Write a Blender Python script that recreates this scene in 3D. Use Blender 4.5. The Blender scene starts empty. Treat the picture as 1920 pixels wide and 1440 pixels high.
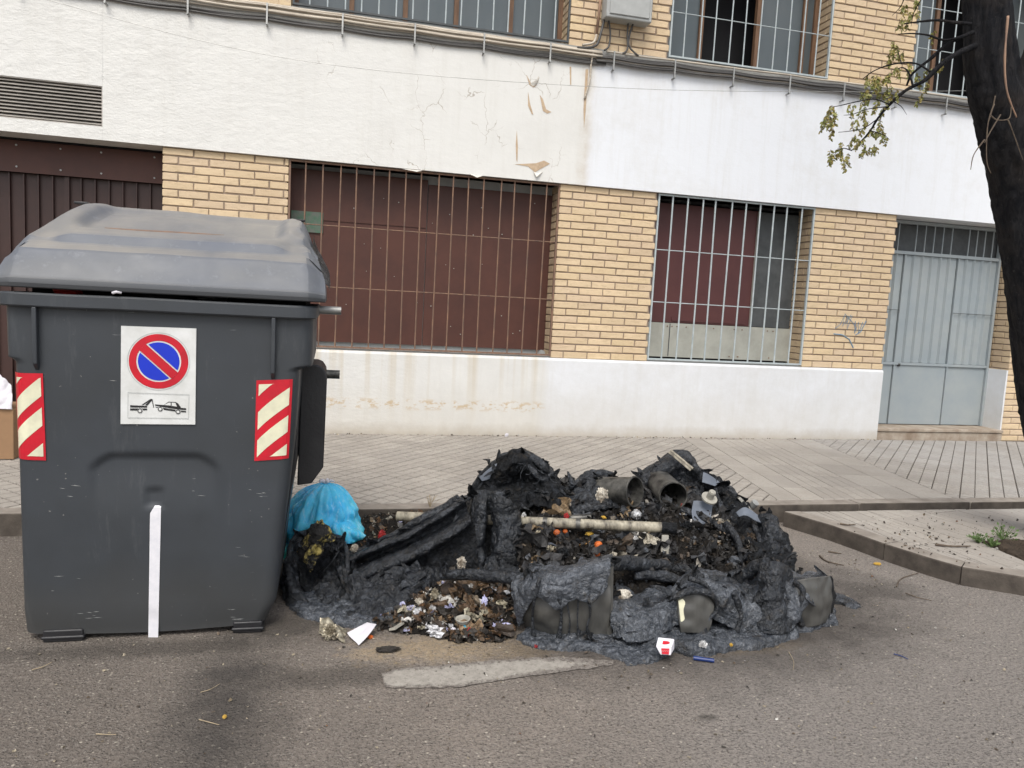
import bpy, bmesh, math, random
from mathutils import Vector, Matrix, noise as mn
import numpy as np

C = bpy.context.scene.collection
random.seed(7)
R = random.Random(11)

# ------------------------------------------------------------------ camera, sky, sun, exposure
CAMZ = 1.42
FPX = 1422.2
yaw, pitch, roll = math.radians(13.713), math.radians(5.896), math.radians(-3.033)
cy, sy, cp, sp, cr, sr = math.cos(yaw), math.sin(yaw), math.cos(pitch), math.sin(pitch), math.cos(roll), math.sin(roll)
_f = Vector((sy*cp, cy*cp, -sp)); _r = Vector((cy, -sy, 0)); _d = _f.cross(_r)
CX = cr*_r + sr*_d; CD = -sr*_r + cr*_d
cam = bpy.data.cameras.new('camera'); camo = bpy.data.objects.new('camera', cam); C.objects.link(camo)
M = Matrix((CX, -CD, -_f)).transposed().to_4x4(); M.translation = Vector((0, 0, CAMZ))
camo.matrix_world = M
cam.sensor_width = 36.0; cam.lens = 36.0*FPX/1920.0; cam.clip_end = 300; cam.clip_start = .05
bpy.context.scene.camera = camo
SC = bpy.context.scene
SC.view_settings.view_transform = 'Standard'; SC.view_settings.look = 'None'
SC.view_settings.exposure = 1.0; SC.view_settings.gamma = 1
w = bpy.data.worlds.new('World'); SC.world = w; w.use_nodes = True
nt = w.node_tree; nt.nodes.clear()
sky = nt.nodes.new('ShaderNodeTexSky'); sky.sky_type = 'NISHITA'; sky.sun_disc = False
sky.sun_elevation = math.radians(55); sky.sun_rotation = math.radians(200); sky.dust_density = 3; sky.air_density = 1
hsv = nt.nodes.new('ShaderNodeHueSaturation'); hsv.inputs['Saturation'].default_value = .38
bg = nt.nodes.new('ShaderNodeBackground'); bg.inputs[1].default_value = .11
wo = nt.nodes.new('ShaderNodeOutputWorld')
nt.links.new(sky.outputs[0], hsv.inputs['Color']); nt.links.new(hsv.outputs[0], bg.inputs[0]); nt.links.new(bg.outputs[0], wo.inputs[0])
sun = bpy.data.lights.new('sun', 'SUN'); sun.energy = 1.0; sun.angle = math.radians(28); sun.color = (1, .95, .87)
suno = bpy.data.objects.new('sun', sun); C.objects.link(suno)
_el, _az = math.radians(55), math.radians(200)     # light comes from behind the camera, a little from the left
sdir = Vector((math.sin(_az)*math.cos(_el), math.cos(_az)*math.cos(_el), math.sin(_el)))
suno.rotation_euler = sdir.to_track_quat('Z', 'Y').to_euler(); suno.location = (0, -5, 12)

# ------------------------------------------------------------------ points
def ray(px, py):
    return CX*((px-960)/FPX) + CD*((py-720)/FPX) + _f
def at(px, py, Y):
    d = ray(px, py); return Vector((0, 0, CAMZ)) + d*(Y/d.y)
def gr(px, py, z=0.0):
    d = ray(px, py); return Vector((0, 0, CAMZ)) + d*((z-CAMZ)/d.z)

# ------------------------------------------------------------------ materials
def s2l(c):
    return tuple(((v/255)/12.92 if v/255 <= .04045 else ((v/255+.055)/1.055)**2.4) for v in c)
class NT:
    def __init__(s, name):
        s.m = bpy.data.materials.new(name); s.m.use_nodes = True; s.t = s.m.node_tree
        s.b = s.t.nodes['Principled BSDF']; s.pos = s.t.nodes.new('ShaderNodeNewGeometry').outputs['Position']
    def n(s, k): return s.t.nodes.new(k)
    def L(s, a, b): s.t.links.new(a, b)
    def put(s, sock, v):
        if hasattr(v, 'links') or isinstance(v, bpy.types.NodeSocket): s.L(v, sock)
        else:
            if sock.type == 'RGBA' and not isinstance(v, (int, float)): v = (*v[:3], 1)
            sock.default_value = v
    def sc(s, v, scale):
        x = s.n('ShaderNodeVectorMath'); x.operation = 'MULTIPLY'; s.L(v, x.inputs[0]); x.inputs[1].default_value = scale if not isinstance(scale, (int, float)) else (scale,)*3
        return x.outputs[0]
    def noise(s, scale=5, detail=4, rough=.6, vec=None, dist=0, stretch=None, col=False):
        v = vec or s.pos
        if stretch: v = s.sc(v, stretch)
        x = s.n('ShaderNodeTexNoise'); s.L(v, x.inputs['Vector']); x.inputs['Scale'].default_value = scale
        x.inputs['Detail'].default_value = detail; x.inputs['Roughness'].default_value = rough; x.inputs['Distortion'].default_value = dist
        return x.outputs['Color' if col else 'Fac']
    def math_v(s, a, b, k):
        x = s.n('ShaderNodeVectorMath'); x.operation = 'ADD'; s.L(a, x.inputs[0]); s.L(s.sc(b, k), x.inputs[1]); return x.outputs[0]
    def vor(s, scale=5, feat='F1', out='Distance', vec=None, rnd=1):
        x = s.n('ShaderNodeTexVoronoi'); x.feature = feat; s.L(vec or s.pos, x.inputs['Vector']); x.inputs['Scale'].default_value = scale
        x.inputs['Randomness'].default_value = rnd
        return x.outputs[out]
    def math(s, op, a, b=0, clamp=False):
        x = s.n('ShaderNodeMath'); x.operation = op; x.use_clamp = clamp; s.put(x.inputs[0], a); s.put(x.inputs[1], b); return x.outputs[0]
    def ramp(s, f, a, b, lo=0., hi=1.):
        x = s.n('ShaderNodeMapRange'); x.clamp = True; s.put(x.inputs[0], f)
        for i, v in enumerate((a, b, lo, hi)): x.inputs[i+1].default_value = v
        return x.outputs[0]
    def mix(s, f, a, b, mode='MIX'):
        x = s.n('ShaderNodeMix'); x.data_type = 'RGBA'; x.blend_type = mode; s.put(x.inputs[0], f); s.put(x.inputs[6], a); s.put(x.inputs[7], b); return x.outputs[2]
    def sep(s, v=None):
        x = s.n('ShaderNodeSeparateXYZ'); s.L(v or s.pos, x.inputs[0]); return x.outputs
    def attr(s, name):
        x = s.n('ShaderNodeAttribute'); x.attribute_name = name; return x.outputs
    def rnd(s): return s.n('ShaderNodeObjectInfo').outputs['Random']
    def bump(s, h, strength=.3, dist=.01, prev=None):
        x = s.n('ShaderNodeBump'); s.put(x.inputs['Height'], h); x.inputs['Strength'].default_value = strength; x.inputs['Distance'].default_value = dist
        if prev: s.L(prev, x.inputs['Normal'])
        return x.outputs[0]
    def done(s, col, rough=.6, normal=None, metal=0, spec=None, **kw):
        s.put(s.b.inputs['Base Color'], col); s.put(s.b.inputs['Roughness'], rough); s.put(s.b.inputs['Metallic'], metal)
        if spec is not None: s.put(s.b.inputs['Specular IOR Level'], spec)
        if normal is not None: s.L(normal, s.b.inputs['Normal'])
        for k, v in kw.items(): s.put(s.b.inputs[k], v)
        return s.m
def simple(name, c1, c2=None, scale=8, rough=.6, bump=.2, bs=None, bd=.004, metal=0, spec=.5, stretch=None, lo=.35, hi=.65, **kw):
    """c1, c2: linear albedo; blotchy mix, soft relief"""
    t = NT(name); c2 = c2 or tuple(v*.7 for v in c1)
    f = t.ramp(t.noise(scale, 6, .65, stretch=stretch), lo, hi)
    n = t.bump(t.noise(bs or scale*6, 5, .6, stretch=stretch), bump, bd)
    return t.done(t.mix(f, c1, c2), rough, n, metal, spec, **kw)

def mk_white():
    t = NT('white_wall_paint'); x, y, z = t.sep()
    edge = t.math('ADD', x, t.math('MULTIPLY', t.noise(3, 5, .7), .16))
    cool = t.ramp(edge, 2.44, 2.50)
    plinthcool = t.ramp(edge, 2.10, 2.20)
    isl = t.ramp(z, 1.5, 1.51)
    cm = t.math('ADD', t.math('MULTIPLY', cool, isl), t.math('MULTIPLY', plinthcool, t.math('SUBTRACT', 1, isl)))
    base = t.mix(cm, (.70, .695, .665), (.735, .755, .785))
    # faint vertical dribbles and blotches
    st = t.noise(1, 6, .7, stretch=(14, 14, .9)); base = t.mix(t.ramp(st, .5, .75, 0, .25), base, (.55, .53, .48))
    bl = t.noise(2.2, 6, .7); base = t.mix(t.ramp(bl, .48, .72, 0, .42), base, (.60, .59, .56))
    base = t.mix(t.math('MULTIPLY', t.math('SUBTRACT', 1, isl), t.ramp(t.noise(3, 7, .75), .3, .7, .08, .55)), base, (.54, .535, .52))
    # rust runs under the barred window
    near = t.math('MULTIPLY', t.ramp(z, .925, .2, 1, 0), t.math('SUBTRACT', 1, plinthcool))
    near = t.math('MULTIPLY', near, t.math('SUBTRACT', 1, isl))
    fr = t.noise(1, 3, .5, stretch=(9, .1, .15)); base = t.mix(t.math('MULTIPLY', near, t.ramp(fr, .5, .68, 0, .55)), base, (.46, .36, .2))
    # chipped paint belt low on the wall
    belt = t.math('MULTIPLY', t.ramp(z, .37, .42), t.ramp(z, .50, .46)); belt = t.math('MULTIPLY', belt, t.math('SUBTRACT', 1, plinthcool))
    chip = t.math('MULTIPLY', belt, t.ramp(t.noise(11, 6, .75, stretch=(1, 1, 2.2)), .53, .56)); base = t.mix(t.math('MULTIPLY', chip, .75), base, (.50, .36, .2))
    # splash dirt near the ground
    low = t.ramp(t.math('SUBTRACT', z, t.math('MULTIPLY', t.noise(7, 6, .7), .16)), .19, .04, 0, .7); base = t.mix(low, base, (.33, .27, .2))
    drt = t.ramp(t.math('SUBTRACT', z, t.math('MULTIPLY', t.noise(4, 6, .7), .3)), .55, .0, 0, .35)
    base = t.mix(t.math('MULTIPLY', drt, t.math('SUBTRACT', 1, isl)), base, (.5, .45, .36))
    # cracks in the loose coat
    wv = t.n('ShaderNodeVectorMath'); wv.operation = 'ADD'; t.L(t.pos, wv.inputs[0]); t.L(t.sc(t.noise(3, 4, .6, col=True), .35), wv.inputs[1])
    ed = t.vor(3.2, 'DISTANCE_TO_EDGE', vec=t.sc(wv.outputs[0], (1.3, .01, .9)))
    cr_ = t.ramp(ed, .003, .012, 1, 0)
    msk = t.math('MULTIPLY', t.ramp(x, -.9, .9), t.ramp(x, 2.3, 2.2)); msk = t.math('MULTIPLY', msk, t.ramp(z, 2.5, 2.55)); msk = t.math('MULTIPLY', msk, t.ramp(t.noise(1.6, 3, .6), .52, .58))
    crk = t.math('MULTIPLY', cr_, msk); base = t.mix(t.math('MULTIPLY', crk, .65), base, (.3, .25, .19))
    # brown water stain beside the joint
    sx = t.math('ABSOLUTE', t.math('SUBTRACT', t.math('ADD', x, t.math('MULTIPLY', t.noise(5, 5, .7), .12)), 2.42)); stn = t.math('MULTIPLY', t.ramp(sx, .0, .09, .5, 0), isl)
    base = t.mix(t.math('MULTIPLY', stn, t.ramp(t.noise(5, 5, .7), .35, .7)), base, (.42, .32, .22))
    h = t.math('ADD', t.math('MULTIPLY', t.noise(9, 7, .62, stretch=(1, 1, 1.8)), 1.0), t.math('MULTIPLY', t.noise(60, 4, .6), .22))
    h = t.math('SUBTRACT', h, t.math('MULTIPLY', crk, .8))
    rw = t.ramp(x, -1.5, 1.2, 1, .22)
    b = t.n('ShaderNodeBump'); t.L(h, b.inputs['Height']); t.L(t.math('MULTIPLY', rw, .5), b.inputs['Strength']); b.inputs['Distance'].default_value = .022
    return t.done(base, .85, b.outputs[0], spec=.25)
def mk_brick():
    t = NT('yellow_brick'); r = t.math('FRACT', t.math('ADD', t.rnd(), t.attr('rnd')[2]))
    a = t.mix(r, (.69, .54, .355), (.61, .475, .31)); r2 = t.math('FRACT', t.math('MULTIPLY', r, 7.31))
    a = t.mix(t.ramp(r2, .5, 1, 0, .7), a, (.58, .45, .32)); r3 = t.math('FRACT', t.math('MULTIPLY', r, 13.7)); a = t.mix(t.ramp(r3, .8, 1, 0, .5), a, (.64, .50, .30))
    a = t.mix(t.ramp(r3, .06, .0, 0, .5), a, (.40, .30, .20))
    a = t.mix(t.ramp(t.noise(22, 6, .7, stretch=(.6, .6, 1.6)), .5, .72, 0, .55), a, (.40, .29, .185)); a = t.mix(t.ramp(t.noise(60, 4, .7), .56, .72, 0, .4), a, (.70, .59, .42))
    a = t.mix(t.ramp(t.noise(1.3, 5, .7), .5, .75, 0, .35), a, (.45, .33, .2))
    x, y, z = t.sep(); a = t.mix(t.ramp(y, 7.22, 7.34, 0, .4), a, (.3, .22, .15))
    return t.done(a, .88, t.bump(t.noise(90, 6, .7), .6, .005), spec=.2)
def mk_asphalt():
    t = NT('asphalt'); x, y, z = t.sep()
    big = t.noise(.8, 6, .65); base = t.mix(t.ramp(big, .35, .65), (.285, .243, .205), (.215, .186, .160))
    base = t.mix(t.ramp(t.noise(3.5, 7, .7), .42, .7, 0, .6), base, (.17, .148, .128))
    # cleaner bluish-grey carriageway to the right front, dirt brown near the bins
    d = t.math('SUBTRACT', t.math('SUBTRACT', x, t.math('MULTIPLY', y, 1.0)), t.math('MULTIPLY', t.noise(1.5, 5, .6), 1.2))
    base = t.mix(t.ramp(d, -2.4, -1.2, 0, .75), base, (.255, .233, .213))
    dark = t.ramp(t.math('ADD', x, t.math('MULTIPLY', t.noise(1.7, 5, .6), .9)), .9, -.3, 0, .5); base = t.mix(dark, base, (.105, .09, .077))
    sp1 = t.vor(95, out='Color'); s1 = t.sep(sp1)[0]; dd = t.vor(95)
    stone = t.math('MULTIPLY', t.ramp(dd, .36, .22), t.ramp(s1, .55, .6)); base = t.mix(t.math('MULTIPLY', stone, .6), base, t.mix(t.sep(sp1)[1], (.10, .085, .075), (.42, .39, .34)))
    sp2 = t.vor(38, out='Color'); s2 = t.sep(sp2); d2 = t.vor(38); st2 = t.math('MULTIPLY', t.ramp(d2, .2, .13), t.ramp(s2[0], .62, .64)); base = t.mix(t.math('MULTIPLY', st2, .75), base, (.55, .50, .41))
    base = t.mix(t.ramp(t.noise(75, 4, .9), .50, .62, 0, .8), base, (.05, .043, .038))
    base = t.mix(t.ramp(t.noise(60, 4, .9), .47, .36, 0, .7), base, (.36, .325, .285))
    def blob(cx, cy_, rx, ry, ns=6, amp=.6):
        amp *= 1.9
        u = t.math('DIVIDE', t.math('SUBTRACT', x, cx), rx); v = t.math('DIVIDE', t.math('SUBTRACT', y, cy_), ry)
        q = t.math('SQRT', t.math('ADD', t.math('MULTIPLY', u, u), t.math('MULTIPLY', v, v)))
        return t.math('ADD', q, t.math('MULTIPLY', t.math('SUBTRACT', t.noise(ns, 8, .78), .5), amp*2))
    g = gr(440, 1262); o = t.ramp(blob(g.x, g.y, .15, .09), .5, 1.4, .7, 0)
    g = gr(420, 1340); o2 = t.ramp(blob(g.x, g.y, .17, .52, 7, .7), .2, 1.6, .68, 0)
    base = t.mix(t.math('MAXIMUM', o, o2), base, (.03, .028, .027))
    for (px, py, rx, ry, k) in ((1325, 1345, .035, .02, .55), (640, 1268, .3, .08, .5), (300, 1215, .6, .07, .5), (1660, 1110, .2, .1, .4), (520, 1175, .2, .12, .7)):
        g = gr(px, py); base = t.mix(t.ramp(blob(g.x, g.y, rx, ry), .5, 1.4, k, 0), base, (.04, .035, .03))
    for (px, py, rx, ry, k) in ((850, 1212, .33, .13, .95), (700, 1225, .1, .05, .5), (1380, 1215, .3, .06, .75), (1000, 1215, .12, .1, .6)):
        g = gr(px, py); base = t.mix(t.math('MULTIPLY', t.ramp(blob(g.x, g.y, rx, ry, 12, .8), .4, 1.4, k, 0), t.ramp(t.noise(50, 5, .7), .3, .55)), base, (.40, .31, .20))
    # soot round the burnt heap
    g = gr(1250, 1120); q = t.ramp(blob(g.x, g.y, 1.15, .75, 3, .35), .7, 1.35, .85, 0); base = t.mix(q, base, (.05, .043, .038))
    h = t.math('ADD', t.noise(120, 5, .75), t.math('ADD', t.math('MULTIPLY', t.ramp(dd, .0, .5, 1, 0), .8), t.math('MULTIPLY', t.noise(8, 5, .6), 1.6)))
    return t.done(base, .86, t.bump(h, 1, .008), spec=.3)
def mk_tile():
    t = NT('cement_paving'); r = t.math('FRACT', t.math('ADD', t.rnd(), t.attr('rnd')[2])); x, y, z = t.sep()
    a = t.mix(r, (.385, .355, .315), (.31, .285, .255)); a = t.mix(t.ramp(x, 4.6, 5.6, 0, .45), a, (.36, .36, .36))
    a = t.mix(t.ramp(t.noise(2, 6, .7), .42, .72, 0, .6), a, (.25, .225, .195)); a = t.mix(t.ramp(t.noise(45, 4, .7), .5, .72, 0, .5), a, (.22, .2, .175))
    a = t.mix(t.ramp(t.math('SUBTRACT', y, t.math('MULTIPLY', t.noise(6, 4, .6), .25)), 7.0, 7.2, 0, .6), a, (.2, .165, .13))
    return t.done(a, .85, t.bump(t.noise(110, 5, .7), .5, .003), spec=.25)
def mk_plastic():
    t = NT('dark_grey_plastic'); x, y, z = t.sep()
    a = t.mix(t.ramp(t.noise(2.2, 5, .6), .35, .7), (.040, .046, .054), (.032, .036, .040))
    sc_ = t.ramp(t.noise(1, 6, .8, stretch=(9, 9, 1.6)), .57, .75, 0, .45); a = t.mix(sc_, a, (.10, .105, .11))
    hz = t.math('MULTIPLY', t.ramp(t.noise(1, 4, .6, stretch=(10, 10, 160)), .69, .73), t.ramp(t.noise(3.1, 2, .5), .52, .6)); a = t.mix(t.math('MULTIPLY', hz, .5), a, (.3, .31, .31))
    lo = t.ramp(t.math('ADD', z, t.math('MULTIPLY', t.noise(3, 5, .6), .35)), .50, .10, 0, .5); a = t.mix(lo, a, (.075, .07, .06))
    sp_ = t.ramp(t.noise(55, 2, .5), .74, .78, 0, .5); a = t.mix(sp_, a, (.3, .29, .27))
    rg = t.ramp(t.noise(6, 5, .6), .3, .7, .42, .6)
    return t.done(a, rg, t.bump(t.noise(160, 4, .6), .12, .002), spec=.5)
def mk_lid():
    t = NT('sky_tinted_grey_plastic'); x, y, z = t.sep()
    a = t.mix(t.ramp(t.noise(1.7, 5, .6, stretch=(1, 2, 2)), .35, .65), (.095, .107, .132), (.130, .136, .144))  # bluish base colour holds the sky reflection painted into the lid
    nz = t.n('ShaderNodeNewGeometry').outputs['Normal']; up = t.sep(nz)[2]
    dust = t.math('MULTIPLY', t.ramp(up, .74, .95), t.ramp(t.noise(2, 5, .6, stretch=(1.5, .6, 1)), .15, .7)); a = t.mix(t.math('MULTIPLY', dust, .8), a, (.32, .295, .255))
    a = t.mix(t.ramp(t.noise(18, 5, .7), .58, .75, 0, .5), a, (.24, .25, .27))
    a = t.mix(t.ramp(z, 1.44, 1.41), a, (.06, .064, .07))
    return t.done(a, t.ramp(t.noise(9, 5, .6), .3, .7, .5, .65), t.bump(t.noise(120, 4, .6), .12, .002), spec=.55)
def mk_burnt(name, c1, c2, c3, rough=.36, bump=1.0, bs=26, d=.03, spec=.6):
    t = NT(name)
    a = t.mix(t.ramp(t.noise(7, 8, .75, dist=.6), .36, .62), c1, c2)
    a = t.mix(t.ramp(t.noise(30, 6, .8, dist=1.2), .50, .66, 0, .9), a, c3)
    a = t.mix(t.ramp(t.noise(3.5, 5, .7), .52, .66, 0, .8), a, tuple(v*.3 for v in c1))
    a = t.mix(t.ramp(t.noise(14, 6, .8), .58, .68, 0, .6), a, (.055, .046, .036))
    a = t.mix(t.ramp(t.noise(120, 4, .8), .64, .74, 0, .5), a, (.28, .28, .27))
    h = t.math('ADD', t.noise(bs, 6, .6, dist=1.4), t.math('MULTIPLY', t.noise(bs*3.3, 4, .6, dist=.8), .3))
    w_ = t.vor(bs*1.1, 'SMOOTH_F1', vec=t.math_v(t.pos, t.noise(12, 3, .6, col=True), .09)); h = t.math('ADD', h, t.math('MULTIPLY', w_, .6))
    return t.done(a, t.ramp(t.noise(16, 6, .8), .35, .65, rough-.10, rough+.22), t.bump(h, bump*.8, d*.8), spec=spec)
def mk_palette():
    t = NT('charred_scraps'); c = t.attr('col')[0]
    a = t.mix(t.ramp(t.noise(70, 5, .75), .45, .65, 0, .8), c, (.02, .018, .016)); a = t.mix(t.ramp(t.noise(25, 5, .7), .5, .7, 0, .5), a, (.05, .04, .032))
    return t.done(a, t.ramp(t.noise(30, 3, .6), .3, .7, .35, .85), t.bump(t.noise(90, 5, .7), .7, .006), spec=.5)
def mk_bark():
    t = NT('tree_bark'); st = t.noise(1, 8, .7, stretch=(26, 26, 4.2), dist=.5)
    a = t.mix(t.ramp(st, .38, .62), (.005, .006, .009), (.026, .025, .027)); a = t.mix(t.ramp(t.noise(4, 5, .6), .5, .7, 0, .6), a, (.045, .036, .03))
    a = t.mix(t.ramp(t.noise(40, 5, .7), .6, .75, 0, .4), a, (.12, .11, .1))
    return t.done(a, .9, t.bump(st, 1, .05), spec=.2)
def mk_bag():
    t = NT('blue_bag_film'); f = t.noise(7, 5, .6)
    a = t.mix(t.ramp(f, .35, .65), (.05, .52, .88), (.12, .68, .93)); x, y, z = t.sep()
    a = t.mix(t.math('MULTIPLY', t.ramp(z, .25, .05), t.ramp(t.noise(9, 3, .6), .4, .55)), a, (.03, .50, .42))
    a = t.mix(t.ramp(t.noise(1, 5, .7, stretch=(38, 38, 7)), .52, .68, 0, .75), a, (.38, .72, .92)); a = t.mix(t.ramp(t.noise(8, 4, .7, dist=1), .60, .68, 0, .3), a, (.03, .36, .70))  # whitish vertical streaks are highlights painted into the film; deeper blue blotches
    return t.done(a, .22, t.bump(t.noise(18, 7, .75, dist=1.6), .6, .02), spec=.7, **{'Subsurface Weight': .5, 'Subsurface Radius': (.02, .05, .08)})
def mk_glass():
    t = NT('dusty_window_glass'); a = t.mix(t.ramp(t.noise(2, 5, .7, stretch=(1, 1, .5)), .35, .7), (.075, .095, .105), (.10, .115, .12))
    return t.done(a, .28, t.bump(t.noise(3, 2, .5), .05, .01), spec=.6)
def mk_rib():
    t = NT('pale_blue_grey_door_paint'); a = t.mix(t.ramp(t.noise(3, 5, .6), .35, .7), (.27, .31, .33), (.32, .35, .355)); x, y, z = t.sep()
    a = t.mix(t.ramp(t.noise(25, 4, .7), .62, .74, 0, .4), a, (.25, .28, .3))
    return t.done(a, .5, t.bump(t.noise(60, 4, .6), .15, .002), spec=.4)

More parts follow.
